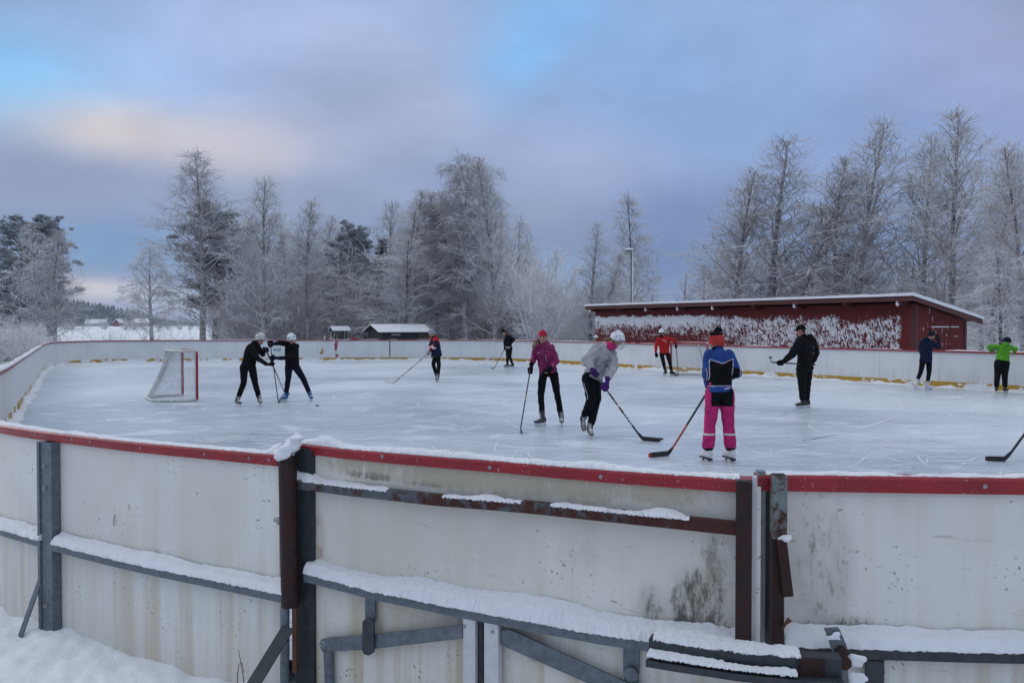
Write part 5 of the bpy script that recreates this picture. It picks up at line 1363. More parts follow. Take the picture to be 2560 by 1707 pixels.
# P5: woman in the magenta jacket
Z5 = 15.2
st5 = (cp(C3, 268, 640, Z5 - .12), gp(C3, 150, 1352, .03))
stick('black and tan hockey stick seen blade edge-on, held low by the woman in magenta', st5[0], st5[1], st5[1] + V3((.02, -.30, 0)), [(.40, 'black'), (.5, 'tan'), (.58, 'black'), (1, 'black')], 'black')
def p5top(c, n, x):
    s = (c - x['sh']) @ x['s']; z = (c - x['sh']) @ x['up']; f = (c - x['sh']) @ x['f']; m = np.zeros(len(c), int)
    m[(np.abs(s) < .006) & (f > .03)] = 1
    m[(np.abs(s + .105 - .06 * (z + .3)) < .006) & (z > -.30) & (z < -.13) & (f > .02)] = 1
    for sd in 'RL':
        (d0, t0), (d1, t1) = x['arm'](c, sd); m[(d1 < .09) & (t1 > .9) & (t1 > 0)] = 2
    return m
P5 = person('woman in a magenta jacket and crimson headband standing with black trousers and a long ponytail', C3, Z5,
    dict(FC=(500, 1300), H=(424, 208, -.02), SR=(348, 322, -.02), SL=(538, 332, .03), ER=(322, 450, .05), WR=(288, 545, .0), hdR=(266, 618, 's'), EL=(590, 500, -.05), WL=(520, 602, -.24), hdL=(462, 640, -.02),
         HR=(430, 655, 0), HL=(555, 655, .02), KR=(402, 900, -.05), KL=(602, 900, -.03), AR=(420, 1205, -.02), AL=(655, 1205, .02), TR=(330, 1250, -.10), TL=(662, 1280, -.4)),
    -8, 2, MAGENTA, None, headyaw=-10, stickline=st5, hem=.98, toplist=[MAGENTA, MAGD, CHARC], topfn=p5top, collar=.42, hair=HAIRL, skates=('hockey', (BOOTG, BOOTS, BOOTK)), vox=.009, fold=.012, hoodm=True, fit=.98, hk=.98, legr=.9, glove=BLACKK, gk=1.08)
def headband(t, c, f, s, u, k, mat, name='headband', z0=.03, z1=.135):
    mb = MB(); rings = []
    for i in range(9):
        q = i / 8; z = lerp(z0, z1, q); r = math.sqrt(max(.0, 1 - (max(z, 0) / .142) ** 2)); r = max(r, .1)
        rings.append([c + u * (z * k - .030 * (1 - q) * (1 - math.cos(a)) * .5 * k) + f * ((.108 * r * math.cos(a) - .004) * k) + s * (.090 * r * math.sin(a) * k) for a in [2 * math.pi * j / 24 for j in range(24)]])
    mb.loft(rings); return mb.build(name, [mat], t, True, 60)
headband(P5['t'], P5['HC'], P5['f'], P5['su'][0], P5['su'][1], P5['k'], REDKNIT)
mb = MB(); h0 = P5['HC'] - P5['su'][0] * .06 - P5['f'] * .06 - Z_ * .04
h1 = cp(C3, 335, 275, Z5 + .03); h2 = cp(C3, 318, 318, Z5 - .04); h3 = cp(C3, 306, 362, Z5 - .06)
for q in (-1, 0, 1):
    o = V3((q * .014, 0, 0)); mb.capsule(h0, h1 + o, .030, .030, 8); mb.capsule(h1 + o, h2 + o, .030, .026, 8); mb.capsule(h2 + o, h3 + o * .6, .026, .008, 8)
me = fuse(mb, .009, 1, .004, 4, 2); place(me, 'ponytail', P5['t'], [HAIRL])
decal(P5, [[(-.135, -.115), (-.085, -.11)]], WHITEC, 'chest_print', False, .005)
decal(P5, [[(.015, -.14), (.017, -.28)], [(.13, -.30), (.125, -.38)]], PIPING, 'zip_pull', False, .003)
# P6: grey sweatshirt, white helmet, purple mittens
Z6 = 13.7
st6 = (cp(C3, 1040, 622, Z6 - .30), gp(C3, 1640, 1452, .035))
stick('black hockey stick with white and red markings held with purple gloves', st6[0], st6[1], gp(C3, 1862, 1478, .035), [(.10, 'black'), (.17, 'grey'), (.30, 'black'), (.34, 'grey'), (.43, 'black'), (.47, 'grey'), (.50, 'red'), (.53, 'white'), (.57, 'red'), (.63, 'black'), (.65, 'white'), (.67, 'black'), (.69, 'white'), (.71, 'black'), (.73, 'white'), (.75, 'black'), (.77, 'white'), (.785, 'black'), (.80, 'white'), (1, 'black')], 'black', .07)
def p6glove(w, arm, sd):
    wa, aa = np.array(w), np.array(arm); return [PURPLE, BLACKK], lambda c, n: ((np.abs((c - wa) @ aa - .0) < .012)).astype(int)
P6 = person('person in a grey sweatshirt with a white caged helmet and purple gloves leaning forward', C3, Z6,
    dict(FC=(985, 1420), H=(1334, 238, 0), SR=(1085, 345, -.20), SL=(1262, 352, .16), ER=(965, 500, -.30), WR=(1022, 590, -.14), hdR=(1052, 668, 's'), EL=(1292, 555, -.02), WL=(1222, 715, -.05), hdL=(1178, 830, 's'),
         HR=(985, 705, -.10), HL=(1085, 705, .10), KR=(1020, 975, -.18), KL=(1075, 1010, .02), AR=(918, 1215, .10), AL=(1000, 1260, -.10), TR=(958, 1330, -.15, 42), TL=(1040, 1385, -.35, 6)),
    52, 30, GREYSW, helm(HELW, True), headyaw=62, stickline=st6, hem=.99, collar=.2, hair=HAIRL, glovefn=p6glove, gk=1.15, sleeve=(.088, .084, .080, .058), vox=.010, fold=.015, fit=1.03, hk=.98, bulk=1.06, grounded=(0, 1), skates=('hockey', (BOOTK, BOOTS, BOOTS)), neck=PINKN)
mb = MB(); h0 = P6['HC'] - P6['f'] * .09 - P6['su'][1] * .03
for q in (-1, 0, 1): mb.capsule(h0, h0 - P6['f'] * .04 - P6['su'][1] * .04 + V3((q * .01, 0, 0)), .034, .030, 8); mb.capsule(h0 - P6['f'] * .04 - P6['su'][1] * .04, cp(C3, 1165, 240, Z6 + .02) + V3((0, 0, q * .012)), .030, .012, 8)
me = fuse(mb, .009, 1, .004, 4, 2); place(me, 'ponytail', P6['t'], [HAIRL])
stroke_on(P6['trousers'], [C3.px(u_, v_) for u_, v_ in ((930, 770), (938, 800), (946, 830), (957, 860), (966, 890), (974, 930), (980, 968))], PIPING, 'side_stripe', .005)
# P7: red jacket seen from behind at the far goal
Z7 = 30.2
st7 = (cp(C4, 371, 250, Z7 - .1), gp(C4, 396, 560, .03))
stick('plain black hockey stick planted upright by the person in red', st7[0], st7[1], gp(C4, 362, 575, .03), [(.8, 'black'), (.84, 'grey'), (1, 'black')], 'black')
P7 = person('person in a red jacket seen from behind with a white helmet at the far goal', C4, Z7,
    dict(FC=(290, 582), H=(221, 128, -.02), SR=(304, 188, -.02), SL=(186, 192, .02), ER=(352, 205, -.05), WR=(368, 248, -.0), hdR=(372, 276, 's'), EL=(164, 270, .02), WL=(163, 330, -.04), hdL=(172, 362, -.02),
         HR=(285, 340, 0), HL=(222, 342, 0), KR=(310, 450, .02), KL=(245, 455, 0), AR=(328, 545, .02), AL=(264, 545, 0), TR=(372, 545, .1), TL=(235, 565, .25)),
    176, 0, REDJ, helm(HELW, False), stickline=st7, hem=1.0, neck=BLACKK, collar=.3, fit=1.0, legr=.92, hair=HAIRD)
decal(P7, [[(-.06, -.07), (.0, -.055), (.06, -.07)], [(-.065, -.09), (.0, -.072), (.04, -.08)]], WHITEC, 'back_print', True, .005); decal(P7, [[(-.03, -.13), (-.03, -.15)], [(-.05, -.13), (-.05, -.155)], [(-.03, -.13), (-.07, -.13)], [(-.07, -.13), (-.07, -.155)]], WHITEC, 'back_print', True, .006)
# P8: blue and black jacket, pink trousers
Z8 = 11.14
st8 = (cp(C4, 720, 700, Z8 + .28), gp(C4, 300, 1378, .035))
stick('black and orange hockey stick held across by the person in pink trousers', st8[0], st8[1], gp(C4, 82, 1402, .035), [(.38, 'black'), (.55, 'black'), (.93, 'orange'), (1, 'black')], 'black', .075, ('red', (9,)))
def p8top(c, n, x):
    s = (c - x['sh']) @ x['s']; z = (c - x['sh']) @ x['up']; f = (c - x['sh']) @ x['f']; m = np.zeros(len(c), int); L = x['L']
    bot = -.83 * L; top = -.085 - .055 * (1 - np.abs(s) / .15); edge = .158 + .05 * np.clip((-z - .1) / .4, 0, 1) * 0
    back = f < .06
    blk = back & (z < top) & (z > bot) & (np.abs(s) < edge); m[blk] = 1
    lines = back & (((np.abs(z - top) < .005) & (np.abs(s) < edge)) | ((np.abs(np.abs(s) - edge) < .0045) & (z < top) & (z > -L * 1.2)) | ((np.abs(z - bot) < .005) & (np.abs(s) < edge)))
    for sd in 'RL':
        (d0, t0), (d1, t1) = x['arm'](c, sd); q = np.minimum(d0, d1) < .10
        A = x['b']['E' + sd]; side = (c - A) @ x['s'] * (1 if sd == 'L' else -1)
        low = q & (np.abs(s) > edge) & (z < -.20) & (side < .03 - (z + .2) * -.10)
        m[low] = 1; m[q & (np.abs(s) > edge) & (np.abs(side - (.03 - (z + .2) * -.10)) < .0045) & (z < -.2)] = 2
    m[lines] = 2
    m[back & (np.abs(z + L * .9 - .10 * (s + .02) * -1) < .009) & (s < -.02) & (s > -.12)] = 2
    return m
def p8leg(c, n, x):
    z = (c - x['hp']) @ np.array((0, 0, 1.)); s = (c - x['hp']) @ x['s']; f = (c - x['hp']) @ x['f']; m = np.zeros(len(c), int)
    m[(z > -.185 + 1.2 * (np.abs(s) - .08) ** 2) & (np.abs(s) < .15) & (f < .05)] = 1
    kz = (x['b']['KL'][2] + x['b']['KR'][2]) / 2; m[np.abs(c[:, 2] - (kz - .115)) < .013] = 2
    m[c[:, 2] < .205] = 1
    for sd, q in (('L', 1), ('R', -1)):
        pass
    return m
P8 = person('person from behind in blue and black jacket and bright pink trousers on figure skates', C4, Z8,
    dict(FC=(800, 1475), H=(788, 218, .03), SR=(928, 342, .03), SL=(702, 338, 0), ER=(1000, 545, -.02), WR=(930, 590, .26), hdR=(872, 640, .14), EL=(690, 560, .0), WL=(705, 690, .22), hdL=(706, 722, 's'),
         HR=(890, 745, 0), HL=(755, 745, 0), KR=(912, 1085, -.02), KL=(722, 1090, -.02), AR=(938, 1360, 0), AL=(700, 1365, 0), TR=(850, 1420, .20), TL=(615, 1420, .20)),
    -168, 0, BLUEJ, None, headyaw=-140, stickline=st8, hem=.98, toplist=[BLUEJ, BLACKC, PIPING], topfn=p8top, leglist=[PINKP, BLACKC, REFL], legfn=p8leg, collar=.52, hair=HAIRD, skates=('figure', (BOOTW, BOOTW, BOOTW)), vox=.0085, fold=.009, legr=1.16, sleeve=(.078, .070, .066, .05), fit=1.0, bulk=.98, neck=BLACKK)
def p8hat(P):
    c, f, (s, u), k, t = P['HC'], P['f'], P['su'], P['k'], P['t']
    h = headband(t, c, f, s, u, k * 1.06, ORANGEH, 'hat', -.03, .085)
    mb = MB(); rg = random.Random(5)
    mb.ell(c + u * .085 * k, (.085 * k, .10 * k, .05 * k), (s, f, u))
    for j in range(70):
        d = V3((rg.gauss(0, 1), rg.gauss(0, 1), abs(rg.gauss(0, 1)))).normalized(); q = c + u * (.135 * k) - s * .045 + d * .02; mb.capsule(q, q + d * .045, .012, .004, 5)
    me = fuse(mb, .008, 0); place(me, 'pompom', h, [BLACKK])
p8hat(P8)
# P9: man in black coat and cap
Z9 = 18.4
a9 = cp(C5, 160, 702, Z9 - .32); b9 = cp(C5, 772, 738, Z9 - .05)
t9 = thing('hockey_stick', 'hockey stick carried level by the man in the black cap, its taped blade turned up', 'hockey stick', a9)
ax9 = (b9 - a9).normalized(); mb = MB(); sd9 = ax9.cross(Z_).normalized(); up9 = sd9.cross(ax9); mb.box((a9 + b9) / 2, (.022, .03, (b9 - a9).length), (sd9, up9, ax9)); mb.build('shaft', [stickmat('black')], t9, False)
mb = MB(); p = cp(C5, 158, 702, Z9 - .32); rings = []
for i in range(7):
    q = i / 6; c_ = p.lerp(cp(C5, 143, 622, Z9 - .36), q) ; w_ = .066 if q < .9 else .045; rings.append([c_ + ax9 * (-w_ / 2) + sd9 * .005, c_ + ax9 * (w_ / 2) + sd9 * .005, c_ + ax9 * (w_ / 2) - sd9 * .005, c_ - ax9 * (w_ / 2) - sd9 * .005])
for i in range(6): mb.loft(rings[i:i + 2], 0 if i < 4 else 1)
mb.build('blade', [stickmat('white'), stickmat('tape')], t9, False)
def cap(t, c, f, s, u, k):
    mb = MB(); rings = []
    for i in range(9):
        q = i / 8; z = lerp(.02, .125, q); r = max(.08, math.sqrt(max(0, 1 - ((z - .02) / .112) ** 2)))
        rings.append([c + u * (z * k) + f * (.112 * r * math.cos(a) * k) + s * (.094 * r * math.sin(a) * k) for a in [2 * math.pi * j / 24 for j in range(24)]])
    mb.loft(rings); o = mb.build('cap', [BLACKC], t, True, 60)
    b_ = MB(); A = np.linspace(-1.1, 1.1, 11); up_ = [c + u * (.03 * k) + f * (.10 * math.cos(a) * k) + s * (.085 * math.sin(a) * k) for a in A]; ot = [c + u * (.022 * k - .02 * a * a * k) + f * ((.10 + .075 * math.cos(a)) * math.cos(a * .8) * k) + s * (.082 * math.sin(a) * k) for a in A]
    b_.prism(up_ + ot[::-1], u * .006); b_.build('brim', [BLACKC], o, False)
P9 = person('man in a bulky black coat and black cap seen from behind carrying a level stick', C5, Z9,
    dict(FC=(600, 1352), H=(575, 258, -.02), SR=(738, 400, .10), SL=(560, 385, -.16), ER=(778, 560, .08), WR=(745, 690, .0), hdR=(735, 730, 0.0), EL=(450, 590, -.20), WL=(352, 672, -.02), hdL=(285, 704, 's'),
         HR=(665, 780, .08), HL=(580, 780, -.06), KR=(655, 1035, .08), KL=(592, 1030, -.06), AR=(650, 1256, .10), AL=(600, 1262, -.05), TR=(560, 1290, .12), TL=(500, 1290, -.1)),
    -128, 8, BLACKC, cap, headyaw=-105, stickline=(a9, b9), hem=1.08, collar=.55, hair=HAIRD, bulk=1.22, sleeve=(.083, .074, .068, .052), gk=1.2, legr=1.0, fold=.009, skates=('hockey', (BOOTK, BOOTK, BOOTK)), hoodm=True, fit=1.03, skin=SKINR)
GREYPR = cloth('grey print', (.12, .12, .13), .7)
decal(P9, [[(-.02, -.13), (-.035, -.21)], [(-.035, -.13), (-.04, -.21)], [(-.05, -.13), (-.045, -.21)], [(-.085, -.13), (-.055, -.21)], [(-.07, -.13), (-.05, -.21)], [(-.10, -.13), (-.06, -.2)]], GREYPR, 'back_emblem', True, .005)
decal(P9, [[(-.045, -.30), (-.07, -.285)]], WHITEC, 'back_print', True, .007)
# P10: navy jacket at the right boards
Z10 = 23.6
P10 = person('person in navy hooded jacket and white skates raising a hand by the right boards', C6, Z10,
    dict(FC=(420, 772), H=(505, 222, .02), SR=(508, 292, .0), SL=(405, 290, .02), ER=(572, 345, -.02), WR=(572, 285, .04), hdR=(560, 252, .03), EL=(398, 385, .05), WL=(430, 420, .22), hdL=(455, 425, .06),
         HR=(480, 475, 0), HL=(418, 475, 0), KR=(482, 590, -.05), KL=(400, 585, .05), AR=(462, 712, 0), AL=(352, 700, .05), TR=(530, 745, -.2), TL=(330, 765, .25, 35)),
    150, 8, NAVY2, beanie(CHARC), headyaw=120, hem=1.08, collar=.4, hair=HAIRD, hoodm=True, glove=NAVY, gk=1.0, skates=('hockey', (BOOTW, BOOTW, BOOTK)), grounded=(1, 0), legr=.9, fit=.98)
# P11: child in green leaning over the boards
Z11 = 22.45
P11 = person('child in a bright green jacket and navy helmet leaning on the right boards', C6, Z11,
    dict(FC=(1190, 782), H=(1245, 292, .16), SR=(1272, 340, .03), SL=(1160, 335, .03), ER=(1328, 360, .10), WR=(1312, 396, .24), hdR=(1300, 402, .08), EL=(1068, 342, .08), WL=(1098, 388, .24), hdL=(1112, 394, .08),
         HR=(1232, 490, -.04), HL=(1160, 490, -.04), KR=(1222, 620, -.06), KL=(1152, 620, -.04), AR=(1226, 742, 0), AL=(1140, 742, 0), TR=(1262, 755, .12), TL=(1138, 775, .25)),
    176, 20, GREENJ, helm(NAVY2, False, False), hem=.93, collar=.25, hair=HAIRD, hoodm=True, glove=None, fit=.9, hk=.95, bulk=1.1, legr=1.12, skates=('hockey', (BOOTK, BOOTK, BOOTK)), skin=SKINR)
# P12: child behind the far boards
P12 = person('child in a white helmet and dark coat behind the far boards left of the shed', C3, 39.4,
    dict(FC=(1080, 420), H=(1080, 222, 0), SR=(1052, 275, 0), SL=(1118, 275, 0), ER=(1042, 340, 0), WR=(1046, 400, -.05), hdR=(1048, 425, 0), EL=(1126, 340, 0), WL=(1122, 400, -.05), hdL=(1120, 425, 0),
         HR=(1068, 400, 0), HL=(1104, 400, 0), KR=(1068, 480, 0), KL=(1104, 480, 0), AR=(1068, 545, 0), AL=(1104, 545, 0)),
    10, 5, CHARC, helm(HELW, False, False), hem=1.05, collar=.5, hair=HAIRD, skates=None, fit=.9, skin=SKINR, base_z=-.2)
# the stick that reaches in from the right edge
h13 = gnd(2515, 1148, .035)
stick('black hockey stick blade and lower shaft reaching in from the right edge of the picture', at(2800, 760, h13.y - .1), h13, gnd(2462, 1147, .035), [(.93, 'black'), (1, 'tape')], 'black', .07)
# ------------------------------------------------------------------ buildings and lamp
def local_thing(name, label, cat, loc, ang, group=None):
    return thing(name, label, cat, loc, group, ang, True)
def shed():
    A = V3((13.5, 27.7, -.2)); dr = V3((-.53, .848, 0)); ang = math.atan2(-dr.y, -dr.x)   # local +x runs from the far end to the near corner
    L = 17.4; B = A + dr * L
    t = local_thing('red_shed', 'long low dark red wooden shed with snow plastered on its front behind the right boards', 'shed', B, ang)
    # local frame: x along front from the far end (0) to the near corner (L); y>0 away from the rink
    H = 2.78; Dp = 3.1; hb = 2.78 - .19 * Dp / 1.0 * .98
    sl = (2.95 - 2.23) / 3.9
    mb = MB(); mb.box((L / 2, .05, H / 2), (L, .1, H)); mb.build('front_wall', [REDWALL], t, False)
    zb = H - sl * Dp
    mb = MB(); mb.prism([(L - .002, .1, 0), (L - .002, Dp, 0), (L - .002, Dp, zb), (L - .002, .1, H - sl * .1)], (-.1, 0, 0)); mb.prism([(0.002, .1, 0), (0.002, Dp, 0), (0.002, Dp, zb), (0.002, .1, H - sl * .1)], (.1, 0, 0)); mb.box((L / 2, Dp - .05, zb / 2), (L - .21, .1, zb)); mb.build('end_wall', [REDPL], t, False)
    mb = MB(); mb.box((L - .06, -.012, H / 2), (.13, .024, H)); mb.box((L + .012, .06, H / 2 - .02), (.026, .13, H - .04)); mb.box((L + .012, Dp - .07, zb / 2), (.026, .13, zb)); mb.build('corner_board', [REDTRIM], t, False)
    # roof: corrugated sheet under snow
    y0, y1 = -.55, Dp + .55; x0, x1 = -.15, L + .28; rz = lambda y: H + .14 - sl * y
    mb = MB(); rings = []
    nx = 700
    for i in range(nx + 1):
        x = lerp(x0, x1, i / nx); w = .018 * math.sin(2 * math.pi * x / .13)
        rings.append([V3((x, y0 - .03, rz(y0) + w)), V3((x, y1, rz(y1) + w)), V3((x, y1, rz(y1) + w + .012)), V3((x, y0 - .03, rz(y0) + w + .012))])
    mb.loft(rings); r = mb.build('roof', [plain('grey roof sheet', (.10, .10, .11), .5, .2)], t, False)
    mb = MB(); rings = []
    for i in range(260):
        x = lerp(x0 - .02, x1 + .02, i / 259); h = .095 + .018 * fbm(x * .8, 3.3) + .01 * fnoise(x * 5, 1)
        rings.append([V3((x, y0 - .05 + .02 * fnoise(x * 4, 7), rz(y0) + .0)), V3((x, y0 - .045 + .02 * fnoise(x * 4, 7), rz(y0) + h * .85)), V3((x, y0 + .06, rz(y0 + .06) + h * 1.05)), V3((x, (y0 + y1) / 2, rz((y0 + y1) / 2) + h * 1.25)), V3((x, y1 - .05, rz(y1) + h * 1.2)), V3((x, y1 + .05, rz(y1) + h * .9)), V3((x, y1 + .03, rz(y1) + .015))])
    mb.loft(rings); mb.build('roof_snow', [SNOW], r, True, 50)
    mb = MB()
    mb.box((lerp(x0, x1, .5), y0 + .012, rz(y0) - .10), (x1 - x0 - .02, .025, .14)); 
    for x in (x0 + .012, x1 - .012): mb.prism([(x - .012, y0 + .026, rz(y0) - .03), (x - .012, y1, rz(y1) - .03), (x - .012, y1, rz(y1) - .17), (x - .012, y0 + .026, rz(y0) - .17)], (.024, 0, 0))
    mb.build('fascia', [REDTRIM], t, False)
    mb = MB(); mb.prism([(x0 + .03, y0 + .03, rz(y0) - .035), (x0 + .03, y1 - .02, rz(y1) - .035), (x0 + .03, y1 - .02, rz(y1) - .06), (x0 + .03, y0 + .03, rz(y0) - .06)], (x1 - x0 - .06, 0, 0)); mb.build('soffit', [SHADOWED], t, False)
    for k in range(9):
        x = .25 + k * (L - .5) / 8; mb = MB(); mb.prism([(x - .05, y0 + .06, rz(y0) - .07), (x - .05, .0, rz(0) - .07), (x - .05, 0, rz(0) - .26), (x - .05, y0 + .06, rz(y0) - .26)], (.1, 0, 0)); o = mb.build('rafter_end', [REDTRIM], t, False)
        if k % 2 == 0 or k == 3:
            s = MB(); s.ell((x - .09, y0 + .10, rz(y0) - .24), (.07, .05, .10), None, 8, 6); s.ell((x - .07, y0 + .09, rz(y0) - .16), (.05, .05, .07), None, 8, 6); s.build('snow_lump', [SNOW], o)
    # doors in the end wall
    for (a, b, lab) in ((.85, 1.98, None), (2.04, 2.55, None)):
        mb = MB(); top = 1.98; mb.box((L + .012, (a + b) / 2, top / 2), (.028, b - a, top)); d = mb.build('door', [REDPL], t, False)
        h = MB(); h.box((L + .034, (a + .2) if a < 1 else (b - .15), top - .32), (.012, .34 if a < 1 else .18, .05)); h.build('strap_hinge', [BOLT], d, False)
        s = MB(); s.box((L + .035, (a + b) / 2, top + .012), (.05, (b - a) * .9, .03)); s.build('snow_cover', [SNOW], d, False)
    mb = MB(); mb.box((L + .008, 2.01, 1.0), (.012, .055, 2.0)); mb.build('door_gap_shade', [RUBBER_SHADE], t, False)  # black strip paints the shade between the two doors
    # shallow hatch frames on the front, and a small shelf with snow on it
    for (a, b, zt) in ((.55, 1.35, 1.62), (4.1, 5.05, 1.60), (9.8, 10.6, 1.55), (11.9, 13.2, 1.58)):
        mb = MB(); mb.box(((a + b) / 2, -.012, zt), (b - a, .024, .03)); mb.box((b, -.012, zt - .45), (.03, .022, .87)); mb.build('hatch_frame', [plain('snowy batten', (.55, .55, .58), .8)], t, False)
    mb = MB(); mb.box((11.4, -.12, .93), (.48, .24, .04)); mb.box((11.4, -.1, .75), (.3, .18, .30)); o = mb.build('wall_shelf', [REDTRIM], t, False)
    s = MB(); s.ell((11.4, -.13, .97), (.25, .13, .06), None, 12, 6); s.build('snow_cover', [SNOW], o)
shed()
def cabin():
    p = D(877, 850, 51)
    t = local_thing('cabin', 'small black cabin with a snowy gable roof behind the far boards', 'cabin', V3((p.x, p.y, -.2)), R(33))
    W_, Lc, H, Rg = 2.1, 3.15, 1.62, 2.0     # gable end at the left, long side to the front
    mb = MB(); mb.box((Lc / 2, W_ / 2, H / 2), (Lc, W_, H)); mb.build('wall', [DARKWOOD], t, False)
    mb = MB(); mb.prism([(-.004, 0, H), (-.004, W_, H), (-.004, W_ / 2, Rg)], (Lc + .008, 0, 0)); mb.build('gable', [DARKWOOD], t, False)
    sl = (Rg - H) / (W_ / 2); o = .22; x0 = -.3; xl = Lc + .6; mb = MB()
    mb.prism([(x0, -o, H - o * sl + .01), (x0, W_ / 2, Rg + .01), (x0, W_ / 2, Rg + .07), (x0, -o, H - o * sl + .07)], (xl, 0, 0)); mb.prism([(x0, W_ / 2 + .002, Rg + .01), (x0, W_ + o, H - o * sl + .01), (x0, W_ + o, H - o * sl + .07), (x0, W_ / 2 + .002, Rg + .07)], (xl, 0, 0))
    r = mb.build('roof', [DARKWOOD], t, False)
    mb = MB(); rings = []
    for i in range(60):
        x = lerp(x0 - .02, x0 + xl + .02, i / 59); h = .045 + .012 * fbm(x, 2); rings.append([V3((x, -o - .02, H - o * sl + .065)), V3((x, -o - .03, H - o * sl + .06 + h)), V3((x, W_ / 2, Rg + .07 + h)), V3((x, W_ + o + .03, H - o * sl + .06 + h)), V3((x, W_ + o + .02, H - o * sl + .065)), V3((x, W_ / 2, Rg + .072))])
    mb.loft(rings); mb.build('roof_snow', [SNOW], r, True, 40)
    mb = MB(); mb.box((.95, -.012, 1.45), (.6, .03, .11)); mb.build('name_board', [plain('pale board', (.28, .27, .27), .8)], t, False)
    mb = MB(); mb.box((2.9, -.012, .8), (.8, .03, 1.5)); mb.build('door', [GREYWOOD], t, False)
cabin()
def shelter():
    p = at(849, 850, 56); t = local_thing('wooden_shelter', 'small open wooden shelter with braced posts and snowy roof', 'shelter', V3((p.x, p.y, -.2)), R(28))
    for x in (-.36, .36):
        for y in (-.36, .36): mb = MB(); mb.box((x, y, .85), (.06, .06, 1.7)); mb.build('post', [DARKWOOD], t, False)
    for y in (-.40, .40):
        mb = MB(); a = V3((-.33, y, .95)); b = V3((.05, y, 1.6)); mb.tube([a, b], .025, 6); mb.build('brace', [GREYWOOD], t); mb = MB(); mb.tube([V3((.33, y, .95)), V3((-.05, y, 1.6))], .025, 6); mb.build('brace', [GREYWOOD], t)
    mb = MB(); mb.prism([(-.62, -.52, 1.66), (-.62, .52, 1.66), (-.62, 0, 1.92)], (1.24, 0, 0)); r = mb.build('roof', [DARKWOOD], t, False)
    mb = MB(); mb.prism([(-.64, -.55, 1.665), (-.64, 0, 1.94), (-.64, .55, 1.665), (-.64, .55, 1.70), (-.64, 0, 1.98), (-.64, -.55, 1.70)], (1.28, 0, 0)); mb.build('roof_snow', [SNOW], r, False)
shelter()
def lamp():
    p = at(1579, 850, 47); t = thing('lamp_post', 'slender floodlight pole with snow down one side rising behind the red shed', 'lamp post', V3((p.x, p.y, -.2)))
    p = V3((p.x, p.y, 0)); top = at(1579, 632, 47)
    mb = MB(); mb.tube([V3((p.x, p.y, -.4)), V3((p.x, p.y, top.z))], [.075, .055], 12); mb.build('pole', [plain('grey pole', (.10, .10, .11), .6, .2)], t)
    mb = MB(); rings = []
    for i in range(80):
        z = lerp(-.2, top.z, i / 79); w = .05 + .012 * fnoise(z * 4, 2); r_ = lerp(.075, .055, i / 79)
        ring = []
        for k in range(8):
            a = -1.1 + 2.0 * k / 7; ring.append(V3((p.x + (r_ + .030 * math.sin(math.pi * k / 7) + .002) * math.cos(a - .5), p.y + (r_ + .030 * math.sin(math.pi * k / 7) + .002) * math.sin(a - .5), z)))
        rings.append(ring)
    mb.loft(rings); mb.build('stuck_snow', [SNOW], t)
    mb = MB(); c = at(1572, 630, 46.7); mb.box(c, (.36, .22, .24), (V3((.9, -.2, .25)).normalized(), V3((.2, .95, 0)).normalized(), V3((-.25, 0, .95)).normalized())); o = mb.build('floodlight', [plain('lamp housing', (.16, .19, .20), .4)], t, False)
    mb = MB(); mb.ell(c + V3((.03, 0, .15)), (.26, .17, .07), None, 12, 6); mb.build('snow_cap', [SNOW], o)
    mb = MB(); mb.box(c + V3((-.14, -.08, -.09)), (.24, .02, .16), (V3((.9, -.2, .25)).normalized(), V3((.2, .95, 0)).normalized(), V3((-.25, 0, .95)).normalized())); mb.build('lamp_glass', [plain('lamp glass', (.30, .36, .36), .15)], o, False)
    # overhead wire to the right
    a = at(1582, 642, 47); b = at(2600, 450, 20); 
    t2 = thing('overhead_wire', 'snow coated overhead wire sagging from the lamp pole to the right edge', 'wire', a); pts = []
    for i in range(61):
        q = i / 60; pp = a.lerp(b, q); pp.z -= .55 * 4 * q * (1 - q) * .8; pts.append(pp)
    mb = MB(); mb.tube(pts, .006, 6); mb.build('cable', [plain('cable', (.10, .10, .11), .7)], t2)
    mb = MB(); mb.tube([q + Z_ * .008 for q in pts], .006, 6); mb.build('snow_line', [SNOW], t2)
lamp()
def football_goal():
    a = at(627, 848, 85); t = thing('football_goal', 'thin pale football goal frame standing in the snowy field behind the fighting pair', 'goal', V3((a.x, a.y, -.2)))
    mb = MB(); mb.tube(pipe_path([at(617, 846, 84), at(626, 827, 86), at(645, 827, 86), at(645, 850, 86)], .1), .05, 6); mb.tube([at(626, 827, 86), at(640, 846, 83)], .03, 6); mb.build('goal_frame', [plain('pale goal tube', (.30, .31, .33), .6)], t)
football_goal()
def birdtable():
    p = at(766, 850, 62); t = thing('snowy_post', 'short post with a flat snowy top standing left of the wooden shelter', 'post', V3((p.x, p.y, -.2))); q = at(767, 836, 62)
    mb = MB(); mb.box((p.x, p.y, (q.z - .2) / 2), (.14, .14, q.z + .2)); mb.build('post_shaft', [GREYWOOD], t, False); mb = MB(); mb.box((p.x, p.y, q.z + .05), (.5, .4, .1)); mb.build('flat_top', [SNOW], t, False)
birdtable()
